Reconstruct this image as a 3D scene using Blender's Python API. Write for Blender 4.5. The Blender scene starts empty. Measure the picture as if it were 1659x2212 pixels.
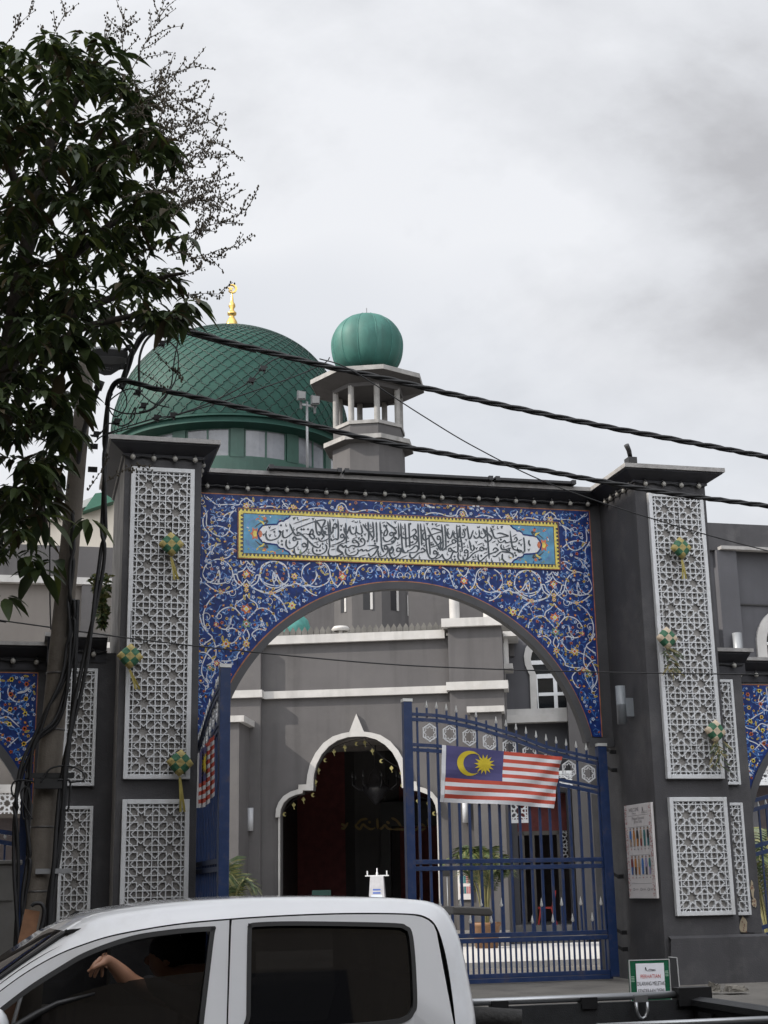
import bpy, math, random
import numpy as np
from mathutils import Vector, Matrix
sc = bpy.context.scene
R_ = math.radians
# ---------------------------------------------------------------- camera
F = 3082.2; PITCH, ROLL, YAW = .2582, -.0195, .2468; HC = 1.85
_fw = np.array([math.sin(YAW)*math.cos(PITCH), math.cos(YAW)*math.cos(PITCH), math.sin(PITCH)])
_r = np.array([math.cos(YAW), -math.sin(YAW), 0.]); _u = np.cross(_r, _fw)
_R = _r*math.cos(ROLL)+_u*math.sin(ROLL); _U = -_r*math.sin(ROLL)+_u*math.cos(ROLL)
CAM = np.array([0, 0, HC])
cd = bpy.data.cameras.new('camera'); cam = bpy.data.objects.new('camera', cd)
sc.collection.objects.link(cam)
cam.matrix_world = Matrix(((_R[0], _U[0], -_fw[0], 0), (_R[1], _U[1], -_fw[1], 0), (_R[2], _U[2], -_fw[2], HC), (0, 0, 0, 1)))
cd.sensor_fit = 'VERTICAL'; cd.sensor_height = 36; cd.lens = 36*F/2212
cd.clip_start = .1; cd.clip_end = 3000
sc.camera = cam
# ---------------------------------------------------------------- sky, sun, exposure
SUN_EL, SUN_AZ = R_(36), R_(-90)      # sun in the west of the street, along the gate wall
w = bpy.data.worlds.new('World'); sc.world = w; w.use_nodes = True
nt = w.node_tree; nt.nodes.clear()
def nn(t, **k):
    n = nt.nodes.new(t)
    for a, b in k.items(): setattr(n, a, b)
    return n
out = nn('ShaderNodeOutputWorld'); bg = nn('ShaderNodeBackground'); bg.inputs[1].default_value = .1
sky = nn('ShaderNodeTexSky', sky_type='NISHITA', sun_disc=False, sun_elevation=SUN_EL, sun_rotation=R_(270), air_density=1.2, dust_density=2.0)
tc = nn('ShaderNodeTexCoord'); mp = nn('ShaderNodeMapping'); mp.inputs['Scale'].default_value = (1.0, 1.0, 1.7)
mp.inputs['Rotation'].default_value = (.25, .5, .2); mp.inputs['Location'].default_value = (3.1, 1.7, .4)
nz = nn('ShaderNodeTexNoise'); nz.inputs['Scale'].default_value = 3.0; nz.inputs['Detail'].default_value = 9; nz.inputs['Roughness'].default_value = .55; nz.inputs['Distortion'].default_value = .15
rp = nn('ShaderNodeValToRGB'); e = rp.color_ramp.elements
e[0].position = .31; e[0].color = (.47, .475, .50, 1); e[1].position = .575; e[1].color = (.795, .81, .845, 1)
k = rp.color_ramp.elements.new(.45); k.color = (.68, .695, .73, 1)
nz2 = nn('ShaderNodeTexNoise'); nz2.inputs['Scale'].default_value = 1.5; nz2.inputs['Detail'].default_value = 3
rp2 = nn('ShaderNodeValToRGB'); rp2.color_ramp.elements[0].position = .5; rp2.color_ramp.elements[0].color = (0.0, 0, 0, 1)
rp2.color_ramp.elements[1].position = .75; rp2.color_ramp.elements[1].color = (.45, .45, .45, 1)
sc10 = nn('ShaderNodeVectorMath', operation='SCALE'); sc10.inputs['Scale'].default_value = 10.9
mx = nn('ShaderNodeMix', data_type='RGBA')
L = nt.links.new
L(tc.outputs['Generated'], mp.inputs['Vector']); L(mp.outputs[0], nz.inputs['Vector']); 
sx_ = nn('ShaderNodeSeparateXYZ'); L(tc.outputs['Generated'], sx_.inputs[0])
cl = nn('ShaderNodeMath', operation='MULTIPLY_ADD'); cl.inputs[1].default_value = -.46; cl.inputs[2].default_value = .135; L(sx_.outputs[0], cl.inputs[0])   # heavier cloud towards the east
ad = nn('ShaderNodeMath', operation='ADD'); L(nz.outputs['Fac'], ad.inputs[0]); L(cl.outputs[0], ad.inputs[1]); L(ad.outputs[0], rp.inputs[0])
L(mp.outputs[0], nz2.inputs['Vector']); L(nz2.outputs['Fac'], rp2.inputs[0]); L(rp.outputs[0], sc10.inputs[0])
dp = nn('ShaderNodeVectorMath', operation='DOT_PRODUCT'); dp.inputs[1].default_value = (-.30, -.70, .65)     # sky brightened overhead and behind the viewer, added to light the gate front
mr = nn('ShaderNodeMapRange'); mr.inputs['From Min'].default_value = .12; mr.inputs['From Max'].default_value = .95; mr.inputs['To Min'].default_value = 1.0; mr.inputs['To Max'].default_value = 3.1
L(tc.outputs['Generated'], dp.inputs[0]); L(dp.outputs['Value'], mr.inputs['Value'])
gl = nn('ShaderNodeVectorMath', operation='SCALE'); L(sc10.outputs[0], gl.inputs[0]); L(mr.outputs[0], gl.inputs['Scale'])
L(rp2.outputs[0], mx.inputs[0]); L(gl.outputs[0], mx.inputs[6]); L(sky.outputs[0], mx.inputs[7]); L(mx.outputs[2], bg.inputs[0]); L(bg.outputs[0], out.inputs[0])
sd = bpy.data.lights.new('sun', 'SUN'); sd.energy = 5.0; sd.angle = R_(.8); sd.color = (1, .93, .84)
so = bpy.data.objects.new('sun', sd); sc.collection.objects.link(so)
so.rotation_euler = Vector((-math.sin(R_(88))*math.cos(SUN_EL), -math.cos(R_(88))*math.cos(SUN_EL), math.sin(SUN_EL))).to_track_quat('Z', 'Y').to_euler()
so.location = (-20, 5, 30)
vs = sc.view_settings; vs.view_transform = 'Standard'; vs.look = 'None'; vs.exposure = 0; vs.gamma = 1
try: sc.cycles.max_bounces = 8; sc.cycles.transparent_max_bounces = 12
except Exception: pass

# ---------------------------------------------------------------- pixel of the survey picture (1659 x 2212) -> point on a plane of the place
def ray(x, y): return _fw+_R*(x-829.5)/F-_U*(y-1106)/F
def onY(x, y, Y):
    d = ray(x, y); return Vector(CAM+d*Y/d[1])
def onX(x, y, X):
    d = ray(x, y); return Vector(CAM+d*X/d[0])
def onZ(x, y, Z):
    d = ray(x, y); return Vector(CAM+d*(Z-HC)/d[2])
def onN(x, y, P0, n):
    d = ray(x, y); n = np.array(n, float); return Vector(CAM+d*((np.array(P0)-CAM)@n)/(d@n))
# ---------------------------------------------------------------- materials
MATS = {}
def mat(name, col, rough=.6, metal=0., var=.12, scale=4., bump=0., bscale=None, spec=.5, streak=0., trans=0., emit=0., coat=0., dirt=None, dirtamt=.5, dscale=2., alpha=1., transl=0.):
    if name in MATS: return MATS[name]
    m = bpy.data.materials.new(name); m.use_nodes = True; t = m.node_tree; N = t.nodes; b = N['Principled BSDF']
    lk = t.links.new
    b.inputs['Roughness'].default_value = rough; b.inputs['Metallic'].default_value = metal
    b.inputs['Specular IOR Level'].default_value = spec
    if coat: b.inputs['Coat Weight'].default_value = coat; b.inputs['Coat Roughness'].default_value = .04
    if trans: b.inputs['Transmission Weight'].default_value = trans
    if alpha < 1: b.inputs['Alpha'].default_value = alpha
    c = [tuple(max(0, min(1, q*k)) for q in col)+(1,) for k in (1-var, 1+var)]
    tx = N.new('ShaderNodeTexCoord')
    n1 = N.new('ShaderNodeTexNoise'); n1.inputs['Scale'].default_value = scale; n1.inputs['Detail'].default_value = 6; n1.inputs['Roughness'].default_value = .6
    lk(tx.outputs['Object'], n1.inputs['Vector'])
    r1 = N.new('ShaderNodeValToRGB'); r1.color_ramp.elements[0].position = .35; r1.color_ramp.elements[1].position = .65
    r1.color_ramp.elements[0].color = c[0]; r1.color_ramp.elements[1].color = c[1]
    lk(n1.outputs['Fac'], r1.inputs[0]); cur = r1.outputs[0]
    def blend(fac, colr):
        nonlocal cur
        mixn = N.new('ShaderNodeMix'); mixn.data_type = 'RGBA'; lk(fac, mixn.inputs[0]); lk(cur, mixn.inputs[6]); mixn.inputs[7].default_value = tuple(colr)+(1,); cur = mixn.outputs[2]
    if streak:
        mpn = N.new('ShaderNodeMapping'); mpn.inputs['Scale'].default_value = (3.2, 3.2, .22); lk(tx.outputs['Object'], mpn.inputs[0])
        n2 = N.new('ShaderNodeTexNoise'); n2.inputs['Scale'].default_value = 1; n2.inputs['Detail'].default_value = 8; lk(mpn.outputs[0], n2.inputs[0])
        r2 = N.new('ShaderNodeValToRGB'); r2.color_ramp.elements[0].position = .5; r2.color_ramp.elements[1].position = .75
        r2.color_ramp.elements[0].color = (0, 0, 0, 1); r2.color_ramp.elements[1].color = (streak,)*3+(1,)
        lk(n2.outputs['Fac'], r2.inputs[0]); blend(r2.outputs[0], tuple(q*.45 for q in col))
    if dirt:
        n3 = N.new('ShaderNodeTexNoise'); n3.inputs['Scale'].default_value = dscale; n3.inputs['Detail'].default_value = 8; n3.inputs['Roughness'].default_value = .7
        lk(tx.outputs['Object'], n3.inputs[0])
        r3 = N.new('ShaderNodeValToRGB'); r3.color_ramp.elements[0].position = .52; r3.color_ramp.elements[1].position = .68
        r3.color_ramp.elements[0].color = (0, 0, 0, 1); r3.color_ramp.elements[1].color = (dirtamt,)*3+(1,)
        lk(n3.outputs['Fac'], r3.inputs[0]); blend(r3.outputs[0], dirt)
    lk(cur, b.inputs['Base Color'])
    if emit: lk(cur, b.inputs['Emission Color']); b.inputs['Emission Strength'].default_value = emit
    if bump:
        nb = N.new('ShaderNodeTexNoise'); nb.inputs['Scale'].default_value = bscale or scale*8; nb.inputs['Detail'].default_value = 5
        lk(tx.outputs['Object'], nb.inputs[0])
        bp = N.new('ShaderNodeBump'); bp.inputs['Strength'].default_value = bump; bp.inputs['Distance'].default_value = .02
        lk(nb.outputs['Fac'], bp.inputs['Height']); lk(bp.outputs[0], b.inputs['Normal'])
    if transl:
        tl = N.new('ShaderNodeBsdfTranslucent'); lk(cur, tl.inputs[0]); ms = N.new('ShaderNodeMixShader'); ms.inputs[0].default_value = transl
        lk(b.outputs[0], ms.inputs[1]); lk(tl.outputs[0], ms.inputs[2]); lk(ms.outputs[0], N['Material Output'].inputs[0])
    MATS[name] = m; return m
# ---------------------------------------------------------------- mesh builder
W = {}
class MB:
    def __init__(s): s.v = []; s.f = []; s.m = []; s.s = []
    def add(s, vs, fs, mi=0, sm=False):
        o = len(s.v); s.v += [tuple(map(float, p)) for p in vs]
        for f in fs: s.f.append([o+i for i in f]); s.m.append(mi); s.s.append(sm)
    def poly(s, pts, mi=0): s.add(pts, [list(range(len(pts)))], mi)
    def box(s, x0, x1, y0, y1, z0, z1, mi=0):
        s.add([(x0, y0, z0), (x1, y0, z0), (x1, y1, z0), (x0, y1, z0), (x0, y0, z1), (x1, y0, z1), (x1, y1, z1), (x0, y1, z1)],
              [(0, 3, 2, 1), (4, 5, 6, 7), (0, 1, 5, 4), (1, 2, 6, 5), (2, 3, 7, 6), (3, 0, 4, 7)], mi)
    def bar(s, p, q, w, h=None, up=(0, 0, 1), mi=0):
        h = h or w; p = Vector(p); q = Vector(q); d = (q-p).normalized(); up = Vector(up)
        a = d.cross(up)
        if a.length < 1e-4: a = d.cross(Vector((0, 1, 0)))
        a.normalize(); b = a.cross(d).normalized(); a = a*w/2; b = b*h/2
        vs = [p-a-b, p+a-b, p+a+b, p-a+b, q-a-b, q+a-b, q+a+b, q-a+b]
        s.add(vs, [(0, 1, 2, 3), (7, 6, 5, 4), (0, 4, 5, 1), (1, 5, 6, 2), (2, 6, 7, 3), (3, 7, 4, 0)], mi)
    def tube(s, pts, r, n=8, mi=0, caps=True, sm=True):
        pts = [Vector(p) for p in pts]; rs = r if isinstance(r, (list, tuple)) else [r]*len(pts)
        o = len(s.v); prev = None
        for i, p in enumerate(pts):
            d = (pts[min(i+1, len(pts)-1)]-pts[max(i-1, 0)]); d = d.normalized() if d.length > 1e-9 else Vector((0, 0, 1))
            if prev is None:
                a = d.cross(Vector((0, 0, 1)))
                if a.length < .1: a = d.cross(Vector((1, 0, 0)))
            else: a = prev-d*prev.dot(d)
            a.normalize(); prev = a; b = d.cross(a)
            for k in range(n):
                t = 2*math.pi*k/n; s.v.append(tuple(p+(a*math.cos(t)+b*math.sin(t))*rs[i]))
        for i in range(len(pts)-1):
            for k in range(n):
                s.f.append([o+i*n+k, o+i*n+(k+1) % n, o+(i+1)*n+(k+1) % n, o+(i+1)*n+k]); s.m.append(mi); s.s.append(sm)
        if caps:
            s.f.append([o+k for k in range(n)][::-1]); s.m.append(mi); s.s.append(False)
            e = o+(len(pts)-1)*n; s.f.append([e+k for k in range(n)]); s.m.append(mi); s.s.append(False)
    def lathe(s, prof, c=(0, 0, 0), n=32, mi=0, sm=True, a0=0.):
        o = len(s.v)
        for r, z in prof:
            for k in range(n):
                t = a0+2*math.pi*k/n; s.v.append((c[0]+r*math.cos(t), c[1]+r*math.sin(t), c[2]+z))
        for i in range(len(prof)-1):
            for k in range(n):
                s.f.append([o+i*n+k, o+i*n+(k+1) % n, o+(i+1)*n+(k+1) % n, o+(i+1)*n+k]); s.m.append(mi); s.s.append(sm)
    def prism(s, pts, off, mi=0):
        "closed polygon of 3-D points extruded by vector off"
        n = len(pts); off = Vector(off); a = [Vector(p) for p in pts]; b = [p+off for p in a]
        s.add(a+b, [list(range(n)), list(range(2*n-1, n-1, -1))]+[(i, i+n, (i+1) % n+n, (i+1) % n) for i in range(n)], mi)
    def strip(s, A, B, mi=0, sm=False, closed=False):
        n = len(A); m = n if closed else n-1
        s.add(list(A)+list(B), [(i, (i+1) % n, (i+1) % n+n, i+n) for i in range(m)], mi, sm)
    def ell(s, c, rx, ry, rz, n=12, m=8, mi=0):
        P = []
        for i in range(m+1):
            t = math.pi*i/m
            for k in range(n):
                p = 2*math.pi*k/n; P.append((c[0]+rx*math.sin(t)*math.cos(p), c[1]+ry*math.sin(t)*math.sin(p), c[2]+rz*math.cos(t)))
        s.add(P, [(i*n+k, (i+1)*n+k, (i+1)*n+(k+1) % n, i*n+(k+1) % n) for i in range(m) for k in range(n)], mi, True)
    def build(s, name, mats, parent=None, bevel=0., xf=None, **props):
        me = bpy.data.meshes.new(name); mats = mats if isinstance(mats, (list, tuple)) else [mats]
        used = sorted({i for f in s.f for i in f})
        if len(used) < len(s.v):
            mp_ = {o: i for i, o in enumerate(used)}; s.v = [s.v[i] for i in used]; s.f = [[mp_[i] for i in f] for f in s.f]
        v = np.array(s.v, float).reshape(-1, 3)
        if xf is not None: xm = np.array(xf); v = v@xm[:3, :3].T+xm[:3, 3]
        if parent is not None and parent in W:
            im = np.array(W[parent].inverted()); v = v@im[:3, :3].T+im[:3, 3]
        me.from_pydata(v.tolist(), [], s.f)
        for m in mats: me.materials.append(m)
        me.polygons.foreach_set('material_index', s.m); me.polygons.foreach_set('use_smooth', s.s)
        me.validate(); me.update()
        o = bpy.data.objects.new(name, me); sc.collection.objects.link(o)
        if parent is not None: o.parent = parent; W[o] = W.get(parent, Matrix())
        else: W[o] = Matrix()
        if bevel:
            b = o.modifiers.new('bevel', 'BEVEL'); b.width = bevel; b.segments = 2; b.limit_method = 'ANGLE'; b.angle_limit = R_(40)
        tag(o, **props); return o
def tag(o, label=None, cat=None, group=None, kind=None):
    if label: o['label'] = label
    if cat: o['category'] = cat
    if group: o['group'] = group
    if kind: o['kind'] = kind
    return o
def thing(name, label, cat, loc=(0, 0, 0), rz=0., group=None, parent=None):
    o = bpy.data.objects.new(name, None); sc.collection.objects.link(o); o.empty_display_size = .2
    o.location = loc; o.rotation_euler = (0, 0, rz)
    W[o] = Matrix.Translation(Vector(loc))@Matrix.Rotation(rz, 4, 'Z'); return tag(o, label, cat, group)
def children(o): return [c for c in bpy.data.objects if c.parent == o]
def copy_tree(o, parent=None):
    c = o.copy(); sc.collection.objects.link(c)
    if parent is not None: c.parent = parent
    for ch in children(o): copy_tree(ch, c)
    return c
def cr(pts, n=6, closed=False):
    "Catmull-Rom through points"
    P = [Vector(p) for p in pts]; m = len(P); o = []
    if m < 3 and not closed: return [P[0].lerp(P[-1], i/n) for i in range(n+1)]
    for i in range(m if closed else m-1):
        if closed: a, b, c, d = (P[(i+k) % m] for k in (-1, 0, 1, 2))
        else: a, b, c, d = P[max(i-1, 0)], P[i], P[i+1], P[min(i+2, m-1)]
        for k in range(n):
            t = k/n; o.append(.5*((2*b)+(c-a)*t+(2*a-5*b+4*c-d)*t*t+(3*b-a-3*c+d)*t**3))
    if not closed: o.append(P[-1].copy())
    return o
class Flat:
    "draws strokes, blobs and leaves on a plane: to3(x, z, lift) -> point"
    def __init__(s, to3): s.b = MB(); s.to3 = to3; s.k = 0
    def lift(s, lay): s.k += 1; return lay*.0022+(s.k % 60)*3e-5
    def stroke(s, pts, w, mi, lay=1, taper=.3, nib=None, n=6, keep=None, smooth=True):
        P = [Vector((p[0], p[1], 0)) for p in pts]
        P = cr(P, n) if smooth else P
        if len(P) < 2: return
        lf = s.lift(lay); A = []; B = []; m = len(P)
        for i, p in enumerate(P):
            d = P[min(i+1, m-1)]-P[max(i-1, 0)]
            if d.length < 1e-9: d = Vector((1, 0, 0))
            d.normalize(); nrm = Vector((-d.y, d.x, 0)); t = i/(m-1)
            ww = w*(min(1, min(t, 1-t)/max(taper, 1e-3))*.75+.25 if taper else 1)
            if nib is not None: ww *= .55+.45*abs(math.sin(math.atan2(d.y, d.x)-nib))
            A.append(p+nrm*ww/2); B.append(p-nrm*ww/2)
        run = []
        for i in range(m):
            ok = keep is None or (keep(P[i].x, P[i].y))
            if ok: run.append(i)
            if (not ok or i == m-1) and run:
                if len(run) > 1:
                    s.b.strip([s.to3(B[j].x, B[j].y, lf) for j in run], [s.to3(A[j].x, A[j].y, lf) for j in run], mi)
                run = []
    def blob(s, x, z, rx, rz, mi, lay=2, n=8, rot=0., petal=0.):
        lf = s.lift(lay); c, sn = math.cos(rot), math.sin(rot); P = []
        for k in range(n):
            t = 2*math.pi*k/n; q = 1-(petal if k % 2 else 0); a, b = rx*q*math.cos(t), rz*q*math.sin(t)
            P.append(s.to3(x+a*c-b*sn, z+a*sn+b*c, lf))
        s.b.poly(P, mi)
    def poly(s, pts, mi, lay=1):
        lf = s.lift(lay); s.b.poly([s.to3(x, z, lf) for x, z in pts], mi)
    def rect(s, x0, x1, z0, z1, mi, lay=1): s.poly([(x0, z0), (x1, z0), (x1, z1), (x0, z1)], mi, lay)
def text_mesh(body, size, to3, mi_mat, name, parent, align='CENTER', depth=0., spacing=1., bold=0., **props):
    cu = bpy.data.curves.new('lettering', 'FONT'); cu.body = body; cu.size = size; cu.align_x = align; cu.space_character = spacing; cu.offset = bold
    ob = bpy.data.objects.new('lettering_source', cu); sc.collection.objects.link(ob)
    dg = bpy.context.evaluated_depsgraph_get(); dg.update(); me = bpy.data.meshes.new_from_object(ob.evaluated_get(dg))
    b = MB(); vs = [to3(v.co.x, v.co.y) for v in me.vertices]
    b.add(vs, [list(p.vertices) for p in me.polygons]); bpy.data.objects.remove(ob); bpy.data.curves.remove(cu); bpy.data.meshes.remove(me)
    return b if name is None else b.build(name, mi_mat, parent, **props)
rnd = random.Random(7)
# common materials
M_PL = mat('dark_grey_plaster', (.056, .0545, .0585), .75, var=.16, scale=.9, bump=.25, bscale=40, streak=.5, dirt=(.10, .097, .095), dirtamt=.6, dscale=.9)
M_PLD = mat('charcoal_cornice_paint', (.036, .036, .042), .7, var=.2, scale=2, bump=.15)
M_CAP = mat('weathered_grey_capping', (.33, .32, .31), .8, var=.25, scale=3, bump=.3, dirt=(.10, .095, .09), dirtamt=.8, dscale=3)
M_WH = mat('white_paint', (.64, .65, .66), .5, var=.06, scale=3, bump=.05, streak=.35, dirt=(.36, .35, .33), dirtamt=.5, dscale=3)
M_WHC = mat('white_concrete_trim', (.45, .44, .425), .7, var=.08, scale=2, bump=.1, streak=.4, dirt=(.4, .38, .35), dirtamt=.5, dscale=2.5)
M_BACK = mat('pale_screen_backing', (.30, .285, .27), .8, var=.15, scale=1.5, streak=.4)
M_BLUE = mat('navy_gate_paint', (.010, .030, .100), .38, var=.18, scale=5, bump=.04, dirt=(.07, .055, .05), dirtamt=.55, dscale=5)
M_MUSQ = mat('mosque_grey_plaster', (.090, .0855, .0865), .8, var=.12, scale=.5, bump=.15, bscale=45, streak=.45, dirt=(.12, .115, .11), dirtamt=.4, dscale=.6)
M_BLK = mat('black_rubber', (.012, .012, .013), .5, var=.2)
M_GLASS = mat('dark_window_glass', (.01, .012, .014), .05, var=.1, spec=.6)
M_GRY = mat('grey_lamp_metal', (.22, .23, .24), .45, .3, var=.08)
# ================================================================ ground
def ground():
    b = MB(); b.poly([(-900, -900, -.02), (900, -900, -.02), (900, 900, -.02), (-900, 900, -.02)])
    b.build('ground', mat('ground_earth', (.16, .15, .13), .95, var=.2, scale=.3), kind='structure')
    b = MB(); b.box(-60, 60, -7, 17.6, -.018, 0.0)
    b.build('road', mat('asphalt', (.055, .055, .057), .85, var=.25, scale=6, bump=.4, bscale=90, dirt=(.09, .085, .08), dirtamt=.6, dscale=1), kind='structure')
    mp_ = mat('pavement_concrete', (.145, .135, .12), .9, var=.18, scale=1.2, bump=.3, bscale=50, dirt=(.07, .065, .06), dirtamt=.7, dscale=1.5)
    b = MB()   # pavement rising gently to the gate line, with a kerb
    b.add([(-60, 17.6, -.01), (60, 17.6, -.01), (60, 17.6, .13), (-60, 17.6, .13), (-60, 17.85, .14), (60, 17.85, .14), (60, 22.0, .26), (-60, 22.0, .26), (60, 27.5, .30), (-60, 27.5, .30), (60, 80, .30), (-60, 80, .30)],
          [(0, 1, 2, 3), (3, 2, 5, 4), (4, 5, 6, 7), (7, 6, 8, 9), (9, 8, 10, 11)])
    b.build('pavement', mp_, kind='structure')
    b = MB(); b.box(-10, 24, 28.0, 36.2, .2, .42)
    b.build('courtyard_floor', mat('white_courtyard_tiles', (.62, .61, .59), .35, var=.07, scale=2, dirt=(.4, .39, .37), dirtamt=.4), kind='structure')
ground()
# ================================================================ lattice screens
def lattice(b, x0, x1, z0, z1, nx, nz, yf, d=.055, w=.016):
    cx, cz = (x1-x0)/nx, (z1-z0)/nz; A, B_, V = .11, .39, .17
    def seg(p, q, lay):
        y = yf+lay*.0016; p = (p[0], y+d/2, p[1]); q = (q[0], y+d/2, q[1]); b.bar(p, q, d, w, up=(Vector(q)-Vector(p)).cross(Vector((0, 1, 0))))
    for i in range(nx):
        for j in range(nz):
            ox, oz = x0+(i+.5)*cx, z0+(j+.5)*cz; P = lambda u, v: (ox+u*cx, oz+v*cz)
            for sg in (-1, 1):
                for a, c in ((A, .5), (-.5, -A)):
                    seg(P(sg*A, a), P(sg*A, c), 1); seg(P(a, sg*A), P(c, sg*A), 0)
                seg(P(sg*B_, -.5), P(sg*B_, .5), 1); seg(P(-.5, sg*B_), P(.5, sg*B_), 0)
                for s2 in (-1, 1):
                    seg(P(sg*V, 0), P(sg*.5, s2*(.5-V)), 2 if sg*s2 > 0 else 3); seg(P(0, sg*V), P(s2*(.5-V), sg*.5), 2 if sg*s2 > 0 else 3)
def screen(parent, x0, x1, z0, z1, nx, nz, yw, fw=.07, label=None):
    "frame stands proud of the wall face yw"
    yf = yw-.085
    b = MB(); b.box(x0, x0+fw, yf, yw+.01, z0, z1); b.box(x1-fw, x1, yf, yw+.01, z0, z1)
    b.box(x0+fw, x1-fw, yf, yw+.01, z0, z0+fw); b.box(x0+fw, x1-fw, yf, yw+.01, z1-fw, z1)
    fr = b.build('lattice_screen', M_WH, parent, bevel=.006)
    if label: fr['label'] = label
    b = MB(); lattice(b, x0+fw, x1-fw, z0+fw, z1-fw, nx, nz, yf+.012); b.build('lattice', M_WH, fr)
    b = MB(); b.box(x0+fw, x1-fw, yw-.012, yw+.008, z0+fw, z1-fw); b.build('backing', M_BACK, fr)
def sweep(b, path, prof, mi=0):
    n = len(path); P = [Vector((x, y)) for x, y in path]; rows = []
    for i, p in enumerate(P):
        ds = []
        if i > 0: ds.append((p-P[i-1]).normalized())
        if i < n-1: ds.append((P[i+1]-p).normalized())
        ns = [Vector((d.y, -d.x)) for d in ds]
        if len(ns) == 2:
            m = (ns[0]+ns[1]).normalized(); m = m/max(.2, m.dot(ns[0]))
        else: m = ns[0]
        rows.append([(p.x+m.x*o, p.y+m.y*o, z) for o, z in prof])
    for i in range(n-1):
        for k in range(len(prof)-1):
            b.add([rows[i][k], rows[i+1][k], rows[i+1][k+1], rows[i][k+1]], [(0, 1, 2, 3)], mi)
XC = 6.38
def arch_z(x, xc, zc, r, zmin): 
    d = r*r-(x-xc)**2
    return max(zmin, zc+math.sqrt(d)) if d > 0 else zmin
def arch_wall(b, x0, x1, ztop, zmin, xc, zc, r, y0, y1, n=64):
    half = math.sqrt(max(.01, r*r-(zmin-zc)**2)) if zmin > zc else r
    xs = sorted(set([x0, x1]+[x for x in [xc-half*math.cos(math.pi*i/n) for i in range(n+1)] if x0 < x < x1]))
    zz = [arch_z(x, xc, zc, r, zmin) for x in xs]
    for (a, c), (za, zb) in zip(zip(xs, xs[1:]), zip(zz, zz[1:])):
        b.add([(a, y0, za), (c, y0, zb), (c, y0, ztop), (a, y0, ztop), (a, y1, za), (c, y1, zb), (c, y1, ztop), (a, y1, ztop)],
              [(0, 1, 2, 3), (5, 4, 7, 6), (1, 0, 4, 5), (3, 2, 6, 7)])
def arch_band(b, xc, zc, r0, r1, y0, y1, zmin, n=72):
    pts = []
    t0 = math.asin(max(-1, min(1, (zmin-zc)/r0))); t1 = math.asin(max(-1, min(1, (zmin-zc)/r1)))
    A = []; B = []
    for i in range(n+1):
        a = t0+(math.pi-2*t0)*i/n; A.append((xc+r0*math.cos(a), zc+r0*math.sin(a)))
        a = t1+(math.pi-2*t1)*i/n; B.append((xc+r1*math.cos(a), zc+r1*math.sin(a)))
    for i in range(n):
        q = [A[i], A[i+1], B[i+1], B[i]]
        b.add([(x, y0, z) for x, z in q]+[(x, y1, z) for x, z in q], [(0, 1, 2, 3), (0, 4, 5, 1), (3, 2, 6, 7)])
# ================================================================ tile ornament
TILE = [mat('cobalt_glazed_tile', (.009, .030, .150), .42, var=.35, scale=9, spec=.25), mat('white_glaze', (.62, .64, .68), .2, var=.06), mat('sky_blue_glaze', (.07, .19, .48), .2, var=.25, scale=12),
        mat('yellow_glaze', (.62, .40, .045), .2, var=.25, scale=14), mat('orange_glaze', (.52, .12, .03), .2, var=.25, scale=14), mat('turquoise_glaze', (.05, .25, .42), .2, var=.3, scale=6),
        mat('ink_glaze', (.008, .02, .032), .2, var=.2), mat('lemon_glaze', (.72, .58, .07), .2, var=.2, scale=9), mat('terracotta_edge', (.32, .12, .05), .5, var=.3, scale=9), mat('black_brown_glaze', (.02, .013, .012), .2),
        mat('cartouche_white', (.72, .73, .75), .2, var=.04), mat('olive_glaze', (.18, .26, .12), .2, var=.3)]
def flower(fl, x, z, r, rg):
    k = rg.random()
    a = rg.random()*6
    if k < .3: fl.blob(x, z, r, r, 3 if rg.random() < .6 else 4, 2, 10, a, .42); fl.blob(x, z, r*.42, r*.42, 9, 3, 6, a)
    elif k < .5: fl.blob(x, z, r*1.05, r*1.05, 1, 2, 10, a, .38); fl.blob(x, z, r*.45, r*.45, 2, 3, 6); 
    elif k < .75:
        fl.blob(x, z, r*1.35, r*.55, 2, 2, 6, a); fl.blob(x+r*.1, z, r*.7, r*.2, 1, 3, 6, a)
    elif k < .88: fl.blob(x, z, r*1.5, r*.6, 3, 2, 6, a); fl.blob(x, z, r*.9, r*.3, 11, 3, 6, a)
    else: fl.blob(x, z, r*.7, r*.9, 4, 2, 4, a); fl.blob(x, z, r*.35, r*.5, 7, 3, 4, a)
def scatter(fl, x0, x1, z0, z1, inside, n, rg, mirror=None, rad=(.018, .036), mind=.07):
    pts = []
    for _ in range(n):
        x, z = x0+(x1-x0)*rg.random(), z0+(z1-z0)*rg.random()
        if not inside(x, z) or any((x-a)**2+(z-c)**2 < mind*mind for a, c in pts[-1500:]): continue
        pts.append((x, z)); r = rg.uniform(*rad); st = rg.getstate()
        flower(fl, x, z, r, rg)
        if rg.random() < .95:
            a = rg.random()*6.28; q = [(x, z), (x+.05*math.cos(a), z+.05*math.sin(a)), (x+.1*math.cos(a+.7), z+.1*math.sin(a+.7))]
            if all(inside(*p) for p in q): fl.stroke(q, .019, 2, 1, .3, n=3)
            if mirror is not None and all(inside(2*mirror-p[0], p[1]) for p in q): fl.stroke([(2*mirror-p[0], p[1]) for p in q], .017, 2, 1, .3, n=3)
        if mirror is not None and inside(2*mirror-x, z):
            flower(fl, 2*mirror-x, z, r, rg)
    return pts
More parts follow.
